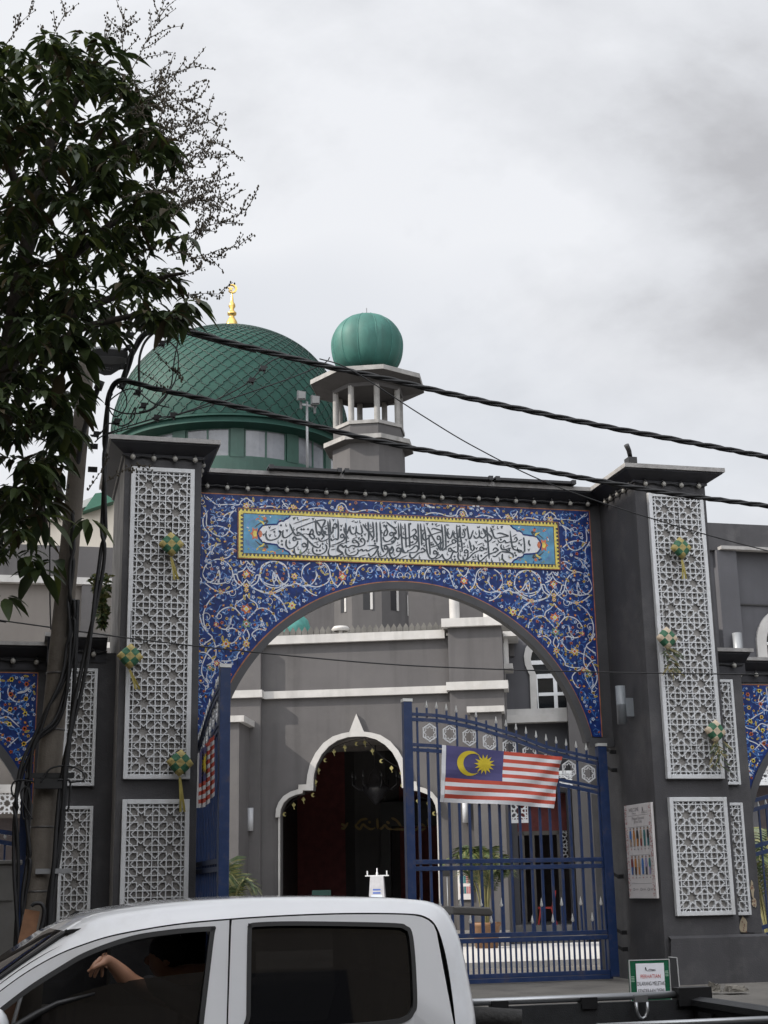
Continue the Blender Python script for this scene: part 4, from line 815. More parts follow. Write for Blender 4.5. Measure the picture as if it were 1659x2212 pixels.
def minaret():
    Y = 46.; ax = onY(797, 980, Y).x
    g = thing('minaret', 'grey octagonal minaret with a white colonnaded gallery and a ribbed teal dome', 'tower', (ax, Y, .3))
    px = Y/F*.985
    zz = lambda y, dy=0.: onY(797, y, Y+dy).z
    A0 = R_(1.5)
    M = mat('minaret_grey_render', (.082, .078, .078), .8, var=.1, scale=.8, streak=.35)
    edge = mat('pale_concrete_edge', (.27, .262, .25), .8, var=.15, streak=.4)
    Rs = 88*px; Rc = 108*px; Rg = 86*px; Rr = 139*px
    zc0, zc1, zc2 = zz(952, -Rs), zz(944, -Rc), zz(934, -Rc)
    b = MB(); b.lathe([(Rs, .3), (Rs, zc0+.05)], (ax, Y, 0), 8, sm=False, a0=A0); sh = b.build('shaft', M, g)
    b = MB(); b.lathe([(Rs*.99, zc0-.02), (Rc, zc1), (Rc, zc2), (Rg*.9, zc2+.12)], (ax, Y, 0), 8, sm=False, a0=A0); b.build('gallery_cornice', M, g)
    b = MB(); b.lathe([(Rc*1.002, zc1+.01), (Rc*1.015, zc1+.01), (Rc*1.015, zc2+.005), (Rc*.8, zc2+.03)], (ax, Y, 0), 8, sm=False, a0=A0); b.build('gallery_cornice_edge', edge, g)
    zg1 = zz(912, -Rg); zr = zz(829, -Rg)
    b = MB(); b.lathe([(Rg, zc2), (Rg, zg1), (Rg*.85, zg1), (Rg*.85, zc2+.1), (0, zc2+.1)], (ax, Y, 0), 8, sm=False, a0=A0); b.build('parapet', M, g)
    b = MB(); b.lathe([(Rg*1.0, zg1), (Rg*1.04, zg1), (Rg*1.04, zg1+.12), (Rg*.84, zg1+.13), (Rg*.84, zg1)], (ax, Y, 0), 8, sm=False, a0=A0); b.build('parapet_coping', edge, g)
    for k in range(8):
        a = A0+k*math.pi/4; b = MB(); b.lathe([(.105, zg1+.13), (.105, zr+.1)], (ax+Rg*.92*math.cos(a), Y+Rg*.92*math.sin(a), 0), 12); b.build('column', edge, g)
    ze0, ze1 = zz(794, -Rr), zz(785, -Rr)
    b = MB()
    b.lathe([(Rg*.98, zr-.02), (Rg*1.0, zr-.02), (Rg*1.02, zr+.1), (Rr, ze0), (Rr, ze1), (Rg*.5, ze1+.12), (0, ze1+.13)], (ax, Y, 0), 8, sm=False, a0=A0)
    b.lathe([(Rg*.98, zr-.02), (Rg*.95, zr+.12), (0, zr+.14)], (ax, Y, 0), 8, sm=False, a0=A0); b.build('roof', M, g)
    b = MB(); b.lathe([(Rr, ze0-.005), (Rr*1.012, ze0-.005), (Rr*1.012, ze1+.005), (Rr*.95, ze1+.02)], (ax, Y, 0), 8, sm=False, a0=A0); b.build('roof_edge', edge, g)
    # dome of twelve bulging gores
    R0 = 87*px; bz = R0*.86; zcn = zz(681)-bz*1.0-.03; n = 144; prof = []
    a_lo = math.asin(max(-.95, (ze1+.05-zcn)/bz))
    for i in range(33):
        a = a_lo+(math.pi/2-a_lo)*i/32; prof.append((max(.001, R0*(math.cos(a)**.4 if a < 0 else math.cos(a))), zcn+bz*math.sin(a)))
    zt = zcn+bz
    b = MB(); vs = []
    for r, z in prof:
        for k in range(n):
            th = 2*math.pi*k/n+A0; u = (k % 12)/12; rr = r*(1-.03*(1-math.sin(math.pi*u)))
            vs.append((ax+rr*math.cos(th), Y+rr*math.sin(th), z))
    b.add(vs, [(i*n+k, i*n+(k+1) % n, (i+1)*n+(k+1) % n, (i+1)*n+k) for i in range(32) for k in range(n)], 0, True)
    dm = b.build('dome', mat('teal_dome_paint', (.022, .105, .085), .62, var=.15, scale=1.2, streak=.45, dirt=(.04, .15, .125), dirtamt=.6, dscale=1.2), g)
    b = MB()
    for k in range(12): b.tube([(ax+(r*.972+.004)*math.cos(2*math.pi*k/12+A0), Y+(r*.972+.004)*math.sin(2*math.pi*k/12+A0), z) for r, z in prof], .014, 4)
    b.build('dome_seams', mat('teal_seam', (.03, .13, .11), .6, var=.2), dm)
    b = MB(); b.tube([(ax, Y, zt-.1), (ax, Y, zt+.3)], .018, 6); b.build('lightning_rod', mat('grey_pipe', (.16, .165, .17), .5), g)
    # slit windows in the shaft
    for k in range(8):
        a = A0+(k+.5)*math.pi/4
        if math.sin(a) > .3: continue
        rr = Rs*math.cos(math.pi/8)+.002; c = Vector((ax+rr*math.cos(a), Y+rr*math.sin(a), 0)); t = Vector((-math.sin(a), math.cos(a), 0)); nrm = Vector((math.cos(a), math.sin(a), 0)); z0, z1 = zz(1331), zz(1287)
        b = MB(); b.prism([c-t*.12+Vector((0, 0, z0)), c+t*.12+Vector((0, 0, z0)), c+t*.12+Vector((0, 0, z1)), c-t*.12+Vector((0, 0, z1))], nrm*.004); wd = b.build('slit_window', MATS['black_doorway_paint'], sh)
        b = MB(); b.prism([c+t*.12+Vector((0, 0, z0)), c+t*.2+Vector((0, 0, z0)), c+t*.2+Vector((0, 0, z1)), c+t*.12+Vector((0, 0, z1))], nrm*.03); b.build('reveal', M_WHC, wd)
    return g
MIN = minaret()
# ================================================================ buildings at the sides
def sides():
    Y = 42.
    g = thing('side_building', 'low grey building with a white ledge to the left behind the utility pole', 'building', (onY(60, 1300, Y).x, Y, .3))
    P = lambda x, y, d=0: onY(x, y, Y+d)
    xl = P(-500, 1300).x; xr = P(240, 1300).x+1.4
    M = mat('cream_grey_wall', (.16, .145, .132), .8, var=.08, scale=.5, streak=.15)
    b = MB(); b.box(xl, xr, Y, Y+5, .3, P(60, 1262).z); b.build('wall', M, g)
    b = MB(); b.box(xl, xr, Y-.25, Y+5, P(60, 1262).z, P(60, 1256).z+.12); b.build('ledge', M_WHC, g)
    b = MB(); b.box(xl, xr, Y-.1, Y+4.5, P(60, 1256).z+.12, P(120, 1180).z); b.build('parapet', M_MUSQ, g)
    x0, x1 = P(174, 1330).x, P(199, 1330).x
    b = MB(); b.box(x0, x1, Y-.22, Y+.05, .3, P(60, 1262).z); b.build('pilaster', M_MUSQ, g)
    # lower storey seen under the side arch: white rails and a lattice strip
    b = MB(); z0, z1 = P(20, 1716).z, P(20, 1698).z; b.box(xl, xr-3, Y-.6, Y-.4, z0, z1); b.build('white_beam', M_WHC, g)
    b = MB(); z2 = P(20, 1760).z; lattice(b, P(-260, 1700).x, P(80, 1700).x, z2, z0, 8, 1, Y-.55, .05, .04); b.build('lattice_strip', M_WH, g)
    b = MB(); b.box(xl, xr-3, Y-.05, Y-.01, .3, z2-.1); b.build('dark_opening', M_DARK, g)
    Y2 = 58.
    h = thing('gabled_hall', 'cream gabled hall with a white eave and a green roof edge behind the utility pole', 'building', (onY(140, 1150, Y2).x, Y2, .3))
    Q = lambda x, y, d=0: onY(x, y, Y2+d)
    b = MB(); a, c = Q(-40, 1178), Q(262, 1062)
    b.prism([(a.x, Y2, .3), (c.x, Y2, .3), (c.x, Y2, c.z), (a.x, Y2, a.z)], (0, 6, 0)); b.build('wall', mat('sunny_cream_paint', (.58, .53, .45), .8, var=.05, scale=.4, streak=.1), h)
    b = MB(); b.bar((a.x-.3, Y2-.1, a.z), (c.x+.2, Y2-.1, c.z+.05), .5, .28, up=(0, 0, 1)); b.build('eave', M_WHC, h)
    p = [Q(178, 1112), Q(204, 1074), Q(245, 1068), Q(245, 1090)]
    b = MB(); b.prism([(q.x, Y2-.6, q.z) for q in p], (0, 4, 0)); b.build('roof', mat('green_roof_sheet', (.03, .13, .08), .5, var=.1), h)
    # right-hand building
    Y3 = 38.
    r = thing('side_building', 'plain grey building with an arched window past the poster pillar', 'building', (onY(1640, 1300, Y3).x, Y3, .3))
    S = lambda x, y, d=0: onY(x, y, Y3+d)
    M2 = mat('mosque_blue_grey_plaster', (.072, .072, .080), .8); x0 = S(1500, 1300).x; x1 = S(2300, 1300).x
    b = MB(); b.box(x0, x1, Y3, Y3+6, .3, S(1600, 1193).z); b.build('wall', M2, r)
    b = MB(); b.box(x0, x1, Y3-.15, Y3+6, S(1600, 1193).z, S(1600, 1135).z); b.build('parapet', M_PL, r)
    b = MB(); b.box(S(1545, 1190).x, x1, Y3-.4, Y3-.16, S(1600, 1194).z, S(1600, 1187).z); b.build('ledge', M_CAP, r)
    b = MB(); b.box(S(1548, 1300).x, S(1590, 1300).x, Y3-.25, Y3-.01, .3, S(1600, 1194).z); b.build('pilaster', M2, r)
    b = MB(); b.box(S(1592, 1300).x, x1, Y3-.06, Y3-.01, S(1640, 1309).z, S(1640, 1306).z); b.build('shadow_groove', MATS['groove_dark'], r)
    c = S(1706, 1392); R = (c.x-S(1633, 1392).x); b = MB(); n = 28
    A = [(c.x+R*math.cos(math.pi*i/n), Y3-.08, c.z+R*math.sin(math.pi*i/n)) for i in range(n+1)]; B = [(c.x+R*.72*math.cos(math.pi*i/n), Y3-.08, c.z+R*.72*math.sin(math.pi*i/n)) for i in range(n+1)]
    A = [(A[0][0], A[0][1], A[0][2]-2.2)]+A+[(A[-1][0], A[-1][1], A[-1][2]-2.2)]; B = [(B[0][0], B[0][1], B[0][2]-2.2)]+B+[(B[-1][0], B[-1][1], B[-1][2]-2.2)]
    b.prism(A+B[::-1], (0, .09, 0)); wn = b.build('window', M_WHC, r)
    b = MB(); b.prism([(x, Y3-.03, z) for x, y, z in B], (0, .02, 0)); b.build('pane', M_GLASS, wn)
    b = MB(); b.box(c.x-R*.7, c.x+R*.7, Y3-.06, Y3-.035, c.z-.04, c.z+.04); b.box(c.x-.04, c.x+.04, Y3-.063, Y3-.035, c.z-2, c.z+R*.7); b.build('frame', M_WH, wn)
    b = MB(); q = S(1578, 1395); b.lathe([(.14, -.55), (.14, .3), (0, .3)], (q.x, Y3-.45, q.z), 12); b.build('wall_light', M_GRY, r)
    b = MB(); z0, z1 = S(1640, 1668).z, S(1640, 1652).z; b.box(S(1560, 1660).x, x1, Y3-.8, Y3-.5, z0, z1); b.build('white_beam', M_WHC, r)
    z2 = S(1640, 1693).z; z3 = S(1640, 1700).z
    b = MB(); lattice(b, S(1580, 1680).x, S(1820, 1680).x, z2, z0, 8, 1, Y3-.75, .05, .045); b.box(S(1580, 1680).x, x1, Y3-.77, Y3-.62, z3, z2); b.build('lattice_strip', M_WH, r)
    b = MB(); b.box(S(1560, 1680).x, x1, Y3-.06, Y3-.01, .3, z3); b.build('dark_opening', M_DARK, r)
sides()
# ================================================================ entrance gates
YG = 23.9
def g3(x, y): p = onY(846.8+.3282*x, 1486.1+.3282*y, YG); return p.x, p.z
def hexstar(b, x, z, r, y, mi=0):
    P = [(x+r*.88*math.sin(k*math.pi/3), z+r*math.cos(k*math.pi/3)) for k in range(6)]; Q = [(x+r*.74*math.sin(k*math.pi/3), z+r*.84*math.cos(k*math.pi/3)) for k in range(6)]
    for k in range(6):
        q = [P[k], P[(k+1) % 6], Q[(k+1) % 6], Q[k]]; b.prism([(a, y-.012, c) for a, c in q], (0, .024, 0), mi)
    S = [(x+r*(.70 if k % 2 == 0 else .5)*math.sin(k*math.pi/8), z+r*(.74 if k % 2 == 0 else .53)*math.cos(k*math.pi/8)) for k in range(16)]
    T = [(x+r*(.60 if k % 2 == 0 else .42)*math.sin(k*math.pi/8), z+r*(.64 if k % 2 == 0 else .45)*math.cos(k*math.pi/8)) for k in range(16)]
    for k in range(16):
        q = [S[k], S[(k+1) % 16], T[(k+1) % 16], T[k]]; b.prism([(a, y-.009, c) for a, c in q], (0, .018, 0), mi)
def spear(b, x, z, y, h=.14, r=.026): b.lathe([(.008, 0), (r, .035), (.001, h)], (x, y, z), 8)
ARC = [(120, 190), (300, 200), (440, 225), (560, 252), (680, 288), (800, 325), (900, 362), (1000, 400), (1090, 425), (1180, 445), (1345, 482)]
ARC2 = [(120, 390), (320, 402), (440, 425), (580, 455), (700, 490), (800, 520), (900, 555), (1000, 590), (1090, 618), (1200, 640), (1360, 675)]
def gate_leaf(label):
    "laid out closed at Y = YG; returns the Empty at its hinge foot"
    hx, hz = g3(1440, 1915)
    t = thing('gate_leaf', label, 'gate', (hx, YG, .30), 0, 'leaves of the blue entrance gate')
    bl = lambda pts: [Vector((p[0], YG, p[1])) for p in pts]
    def at(arc, x): 
        for (a, b_), (c, d) in zip(arc, arc[1:]):
            if x <= c: return b_+(d-b_)*(x-a)/(c-a)
        return arc[-1][1]
    fr = MB()
    xl0, zl = g3(96, 92); xr, zr = g3(1366, 385); zb = .33
    xl = g3(96, 92)[0]; xrr = xr+.03
    fr.box(xl-.075, xl+.075, YG-.075, YG+.075, zb, zl); fr.box(xr-.06, xr+.10, YG-.075, YG+.075, zb, zr)
    for arc in (ARC, ARC2):
        for off in (-17, 17):
            P = [g3(x, y+off) for x, y in arc]; P = [(p.x, p.y) for p in cr([(x, z, 0) for x, z in P], 4)]
            w_ = .028 if off < 0 else .03
            A = [(x, YG-.03, z-w_) for x, z in P]; B = [(x, YG-.03, z+w_) for x, z in P]; A2 = [(x, YG+.03, z-w_) for x, z in P]; B2 = [(x, YG+.03, z+w_) for x, z in P]
            fr.strip(A, B); fr.strip(B2, A2); fr.strip(A2, A); fr.strip(B, B2)
    zmid = [g3(700, 1138)[1], g3(700, 1182)[1]]; zlow = [g3(1000, 1617)[1], g3(1000, 1652)[1]]; zbot = [g3(1000, 1884)[1], g3(1000, 1916)[1]]
    for z in zmid+zlow+zbot: fr.box(xl+.07, xr+.0, YG-.034, YG+.034, z-.036, z+.036)
    f = fr.build('frame', M_BLUE, t, bevel=.004)
    n = 19; pxs = [184+i*66.3 for i in range(n)]
    def bar_(x, h, z0, z1): b = MB(); b.box(x-h, x+h, YG-h, YG+h, z0, z1); b.build('bar', M_BLUE, t)
    def spear_(x, z, h=.14, r=.026): b = MB(); spear(b, x, z, YG, h, r); b.build('spear_point', mat('silver_spear_paint', (.6, .6, .58), .45, .2, var=.1), t)
    for i, px in enumerate(pxs):
        x = g3(px, 1000)[0]; zt = g3(px, at(ARC2, px))[1]; top = g3(px, at(ARC, px))[1]
        bar_(x, .0205, zlow[0], zt)
        if i % 2 == 0: bar_(x, .016, zt, top)
        if px < 1330:
            bar_(x, .0155, top, top+.17)
            if i not in (0, 5, 7): spear_(x, top+.16)
    n2 = 36
    for i in range(n2): bar_(xl+.1+(xr-xl-.2)*i/(n2-1), .0145, zbot[0], zlow[1])
    low = [(590, 1440), (655, 1550), (722, 1440), (925, 1550), (985, 1440), (1060, 1545), (1117, 1435), (1190, 1540), (1243, 1430), (1320, 1535), (1376, 1430)]+[(186+66*k, 1440+110*(k % 2)) for k in range(6)]
    for px, py in low: x, z = g3(px, py); bar_(x, .016, zlow[0], z); spear_(x, z-.01, .16, .03)
    for px, py in ((248, 293), (380, 302), (510, 323), (643, 352), (773, 392), (905, 432), (1035, 480), (1165, 535), (1293, 563)):
        x, z = g3(px, py); hb = MB(); hexstar(hb, x, z, .163, YG); hb.build('star_medallion', M_WH, t)
    cp = MB(); cp.box(xl-.085, xl+.085, YG-.085, YG+.085, zl, zl+.05); cp.build('post_cap', mat('silver_spear_paint', (.6, .6, .58)), t)
    cp = MB(); cp.box(xr-.07, xr+.11, YG-.085, YG+.085, zr, zr+.05); cp.build('post_cap', mat('silver_spear_paint', (.6, .6, .58)), t)
    for z in [g3(1400, q)[1] for q in (415, 535, 1235, 1605, 1715)]: hb = MB(); hb.bar((xr+.1, YG, z+.04), (xr+.19, YG-.03, z-.02), .035, .05); hb.bar((xr+.19, YG-.03, z-.02), (xr+.29, YG-.02, z-.02), .05, .07); hb.build('hinge_strap', M_BLK, t)
    return t
GL = gate_leaf('closed blue right-hand leaf of the entrance gate with flag hung across its bars')
GL2 = copy_tree(GL); GL2['label'] = 'open blue gate leaf swung outward and seen edge on'
GL2.location = (2.70, 23.9, .30); GL2.scale = (1, 1, 1); GL2.rotation_euler = (0, 0, R_(90.5))
def side_gate(x, rz, label, tilt):
    t = thing('side_gate', label, 'gate', (x, 24.3, .30), rz, 'blue gates of the side gateways')
    b = MB()
    for k, (z0, z1) in enumerate(((3.05, 2.75), (2.88, 2.58), (2.2, 2.2), (2.05, 2.05), (.7, .7), (.55, .55), (.12, .12))):
        b.bar((0, -.002*k, z0*.95+tilt*.0), (2.3, -.002*k, z0*.95+tilt), .05, .07)
    b.box(-.06, .06, -.06, .06, 0, 3.2); b.box(2.25, 2.37, -.06, .06, 0, 3.4); t_ = b.build('frame', M_BLUE, t, xf=W[t])
    b = MB()
    for i in range(14): b.box(.16+i*.155, .19+i*.155, -.015, .015, .1, 2.75+tilt*i/14)
    b.build('bars', M_BLUE, t, xf=W[t])
    b = MB()
    for i in range(14): spear(b, .175+i*.155, 2.78+tilt*i/14, 0)
    b.build('spear_points', MATS['silver_spear_paint'], t, xf=W[t])
side_gate(12.62, R_(0), 'blue side gate under the tiled arch past the poster pillar', .55)
side_gate(-2.3, R_(0), 'blue side gate behind the utility pole and its cables', -.4)
# ================================================================ flags
FLAGM = [mat('flag_red', (.50, .075, .045), .8, var=.06), mat('flag_white', (.68, .68, .70), .8, var=.05), mat('flag_navy', (.072, .066, .18), .8, var=.08), mat('flag_yellow', (.62, .48, .03), .8, var=.06)]
def make_flag(name, label, surf, base, lift):
    "surf(u, v) -> point; u along the fly, v down from the top; lift = outward vector"
    b = MB(); nu, nv = 40, 14
    V = [[surf(i/nu, j/nv) for i in range(nu+1)] for j in range(nv+1)]
    for j in range(nv):
        for i in range(nu):
            m = 2 if (i/nu < .5 and j < 8) else (0 if j % 2 == 0 else 1)
            b.add([V[j+1][i], V[j+1][i+1], V[j][i+1], V[j][i]], [(0, 1, 2, 3)], m, True)
    o = b.build(name, FLAGM, None, label=label, cat='flag', group='national flags tied to the gate leaves')
    b = MB(); pt = lambda u, v: Vector(surf(u, v))+Vector(lift)
    asp = .5
    n = 30; A = [R_(40)+R_(280)*i/n for i in range(n+1)]; cu, cv, R1 = .205, .285, .225
    A1 = [pt(cu+R1*asp*math.cos(a), cv-R1*math.sin(a)) for a in A]; B_ = [pt(cu+.032+R1*.80*asp*math.cos(a*.97+.09), cv-R1*.80*math.sin(a*.97+.09)) for a in A]
    b.strip(A1, B_, 0); c = pt(.335, .28); k = 28
    S = [pt(.335+.19*(1 if q % 2 == 0 else .55)*asp*math.cos(q*2*math.pi/k), .28-.19*(1 if q % 2 == 0 else .55)*math.sin(q*2*math.pi/k)) for q in range(k)]
    b.add([c]+S, [(0, q+1, (q+1) % k+1) for q in range(k)], 0); b.build('crescent_and_star', FLAGM[3], o)
    b = MB(); b.strip([surf(-.002, j/8) for j in range(9)], [surf(-.036, j/8) for j in range(9)], 0); b.build('sleeve', FLAGM[1], o)
    return o
c_ = [Vector((g3(*p)[0], YG-.09, g3(*p)[1])) for p in ((348, 378), (1104, 455), (1056, 792), (336, 750))]
def sf(u, v):
    p = c_[0].lerp(c_[1], u).lerp(c_[3].lerp(c_[2], u), v)
    sag = .10*math.sin(math.pi*max(0, u))*(1-v)*.35+.02*math.sin(u*5+2)
    p = p+Vector((0, -.03*math.sin(u*9+v*2.5)-.05*math.sin(u*4.2-v*1.5)*v-.10*max(0, u-.70)*math.sin((u+v*.6)*26)-.02*math.sin((u*.5+v)*17)*v, -sag*.35))
    return tuple(p)
make_flag('flag', 'striped red and white flag with yellow crescent and star spread across the closed gate leaf', sf, None, (0, -.006, 0))
def sf2(u, v):
    y = 20.75+1.55*u; z = 4.62-1.15*v-.35*u*(1-.3*v)*0+.35*(1-u)*0
    z = 4.72-1.22*v+.30*u
    x = 2.60-.0-.028*math.sin(u*34)-.05*math.sin(u*7)*v
    return (x+.02, y, z)
def sf2b(u, v):
    p0, p1, p2, p3 = onY(431, 1625, 20.9), onY(461, 1588, 20.5), onY(462, 1716, 20.5), onY(428, 1745, 20.9)
    p = Vector(p0).lerp(p1, u).lerp(Vector(p3).lerp(p2, u), v)
    return tuple(p+Vector((.012*math.sin(u*22), -.10*math.sin(u*22)+.9*(1-u)*0, -.05*math.sin(u*math.pi)*v*1.2)))
make_flag('flag', 'bunched red and white flag hanging in folds on the edge of the open gate leaf', sf2b, None, (0, -.02, 0))
# ================================================================ woven rice-parcel decorations
KY = mat('yellow_woven_leaf', (.36, .29, .10), .6, var=.15, scale=20); KG = mat('green_woven_leaf', (.03, .12, .06), .6, var=.2, scale=20); KP = mat('pale_woven_leaf', (.52, .42, .30), .6, var=.15, scale=20)
def parcel(p, size, label, tail, tint=0, tilt=0., leafy=False):
    t = thing('woven_parcel', label, 'decoration', p, 0, 'woven diamond parcels hung on the gateway')
    b = MB(); n = 12; s = size/2*1.12; V = []
    for side in (-1, 1):
        for i in range(n+1):
            for j in range(n+1):
                u, v = i/n*2-1, j/n*2-1
                d = .34*s*max(0, (1-u**4)*(1-v**4))**.5; q = .92+.08*(1-abs(u*v))
                x, z = (u-v)*s/1.41*q*.72, (u+v)*s/1.41*q*.72
                ca = math.cos(tilt); sa = math.sin(tilt); V.append((x*ca-z*sa, side*d*(1+.10*math.sin(i*math.pi*2/4)*math.sin(j*math.pi*2/4)), x*sa+z*ca))
    m = (n+1)*(n+1); b.v = V
    for side in (0, 1):
        for i in range(n):
            for j in range(n):
                a = side*m+i*(n+1)+j; q = [a, a+1, a+n+2, a+n+1]; b.f.append(q if side else q[::-1]); b.m.append((i//4+j//4) % 2); b.s.append(True)
    b.build('parcel', [KP if tint else KY, KG], t, xf=W[t])
    b = MB(); b.tube([(0, 0, s*.72*1.41), (0, .01, s*1.0+.5)], .006, 4); b.build('string', M_BLK, t, xf=W[t])
    if tail:
        b = MB()
        for k in (-1, 1):
            P = [(0.0, 0, -s*.95), (tail[0]*.5+k*.012, -.02, -s*.95-tail[1]*.5), (tail[0]+k*.03, 0, -s*.95-tail[1])]; P = cr(P, 5)
            b.strip([q+Vector((-.018, 0, 0)) for q in P], [q+Vector((.018, -.008*k, 0)) for q in P], 0)
        b.build('ribbon_tail', mat('dry_yellow_ribbon', (.34, .28, .07), .6, var=.2), t, xf=W[t])
    if leafy:
        b = MB(); rg = random.Random(leafy)
        for k in range(44):
            a = rg.uniform(0, 6.28); z = -s*rg.uniform(.6, 2.6); x = rg.uniform(-.09, .09)-.02*z; ln = rg.uniform(.08, .2); d = Vector((math.cos(a), -.4, -.8+.6*math.sin(a)))*ln; c = Vector((x, rg.uniform(-.08, .02), z)); w_ = Vector((-d.z, 0, d.x)).normalized()*.014
            b.add([c, c+d*.5+w_, c+d, c+d*.5-w_], [(0, 1, 2, 3)], k % 2)
        b.build('dry_sprig', [mat('dry_sprig_green', (.05, .07, .03), .8, var=.3), mat('dry_sprig_straw', (.2, .17, .07), .8, var=.3)], t, xf=W[t])
for px, py, sz, tl, tint, tilt, leaf, lab in ((370, 1176, .36, (.09, .36), 0, .05, 0, 'yellow and green woven parcel high on the lattice screen near the utility pole'), (281, 1418, .36, (.13, .3), 0, -.05, 0, 'yellow and green woven parcel at the left edge of the tall lattice screen'), (389, 1648, .37, (.05, .52), 0, -.08, 0, 'woven parcel with the longest yellow ribbon at the foot of the tall lattice screen'),
        (1471, 1184, .36, (.02, .34), 0, .07, 0, 'yellow and green woven parcel high on the screen of the poster pillar'), (1441, 1379, .36, None, 1, -.02, 4, 'woven parcel with dry sprig halfway up the screen of the poster pillar'), (1545, 1580, .36, None, 1, -.12, 9, 'pale woven parcel with large dry sprig at the right edge of the poster pillar screen')):
    p = onY(px, py, 22.16); parcel(p, sz*1.08, lab, tl, tint, tilt, leaf)
# ================================================================ posters, notice, lamps on the gateway
def poster():
    X0 = 10.19
    pts = [onX(1351, 1740, X0), onX(1411, 1734, X0), onX(1424, 1940, X0), onX(1368, 1941, X0)]
    ys = sorted([p.y for p in pts]); y0, y1 = ys[0]+.05, ys[3]-.02
    z1 = (pts[0].z+pts[1].z)/2; z0 = (pts[2].z+pts[3].z)/2
    yA, yB = (pts[0].y+pts[3].y)/2, (pts[1].y+pts[2].y)/2     # far edge (left in the picture), near edge
    t = thing('dress_code_poster', 'tall white dress code poster with two rows of small figures on the pillar side', 'poster', (X0, (yA+yB)/2, z0))
    Wd = yA-yB; Hh = z1-z0
    T3 = lambda u, v, l: (X0-.045-l, yA-u*Wd, z0+v*Hh)
    b = MB(); b.box(X0-.045, X0, yB, yA, z0, z1); b.build('board', mat('poster_paper', (.66, .63, .62), .5, var=.04), t, bevel=.004)
    fl = Flat(T3); rg = random.Random(2)
    for u0, u1 in ((0, .085), (.9, .985)):
        fl.rect(u0, u1, 0, 1, 0, 1)
        for k in range(150): fl.blob(rg.uniform(u0, u1), rg.random(), .016, .005, rg.choice([1, 2, 3]), 2, 4)
    for v in (.878, .755, .455, .155): fl.rect(.12, .87, v, v+.003, 4, 2)
    cols = [5, 6, 7, 8, 9, 7, 10, 6, 8, 5, 11, 9]
    for row, v0 in enumerate((.53, .23)):
        for k in range(6):
            u = .19+k*.13; c = cols[row*6+k]; c2 = cols[(row*6+k*5+3) % 12]
            fl.blob(u, v0+.205, .022, .010, 12, 3, 8); fl.blob(u, v0+.21, .028, .010, 7 if k % 2 else c, 2, 8)
            fl.poly([(u-.03, v0+.02+(.02 if k % 2 else 0)), (u+.03, v0+.02), (u+.042, v0+.13), (u+.03, v0+.19), (u-.03, v0+.19), (u-.042, v0+.13)], c, 3)
            fl.poly([(u-.03, v0+.02), (u-.004, v0+.02), (u-.002, v0+.10), (u-.03, v0+.10)], c2, 4); fl.poly([(u+.004, v0+.02), (u+.03, v0+.02), (u+.03, v0+.10), (u+.002, v0+.10)], c2, 4)
            fl.blob(u, v0-.012, .016, .007, 4 if k % 3 else 3, 3, 8)
    for k in range(3): fl.blob(.2+k*.27, .095, .045, .014, 4, 2, 12); fl.blob(.2+k*.27, .095, .033, .010, 0, 3, 12); fl.rect(.27+k*.27, .37+k*.27, .098, .101, 4, 2); fl.rect(.27+k*.27, .36+k*.27, .088, .091, 4, 2)
    pm = [mat('poster_paper', (.66, .63, .62)), mat('poster_pink', (.45, .2, .2)), mat('poster_rose', (.5, .32, .3)), mat('poster_red', (.4, .06, .05)), mat('poster_grey_ink', (.16, .15, .16)), mat('poster_blue', (.05, .16, .42)), mat('poster_orange', (.5, .2, .04)), mat('poster_black', (.02, .02, .022)), mat('poster_tan', (.42, .3, .2)), mat('poster_teal', (.03, .16, .17)), mat('poster_maroon', (.2, .03, .03)), mat('poster_lilac', (.3, .25, .42)), mat('poster_skin', (.4, .25, .17))]
    fl.b.build('figures', pm, t)
    def tt(s, size, u, v, m, bold=.0): text_mesh(s, size, lambda x, y: T3(u+x/Wd, v+y/Hh, .004), m, 'lettering', t, bold=bold)
    tt('WELCOME', .085, .36, .925, pm[4]); tt('Mosque', .05, .36, .895, pm[4]); tt('Mosque Etiquette', .07, .5, .835, pm[4]); tt('(Dress Code)', .06, .5, .80, pm[4])
    for s, u, v in (('men', .5, .768), ('women', .5, .468)): pass
    fl2 = Flat(T3); fl2.stroke([(.66, .90), (.68, .93), (.69, .955), (.70, .93), (.72, .905)], .02, 4, 2); fl2.rect(.64, .86, .897, .901, 4, 2); fl2.rect(.72, .86, .912, .915, 4, 2); fl2.b.build('emblem', pm, t)
poster()
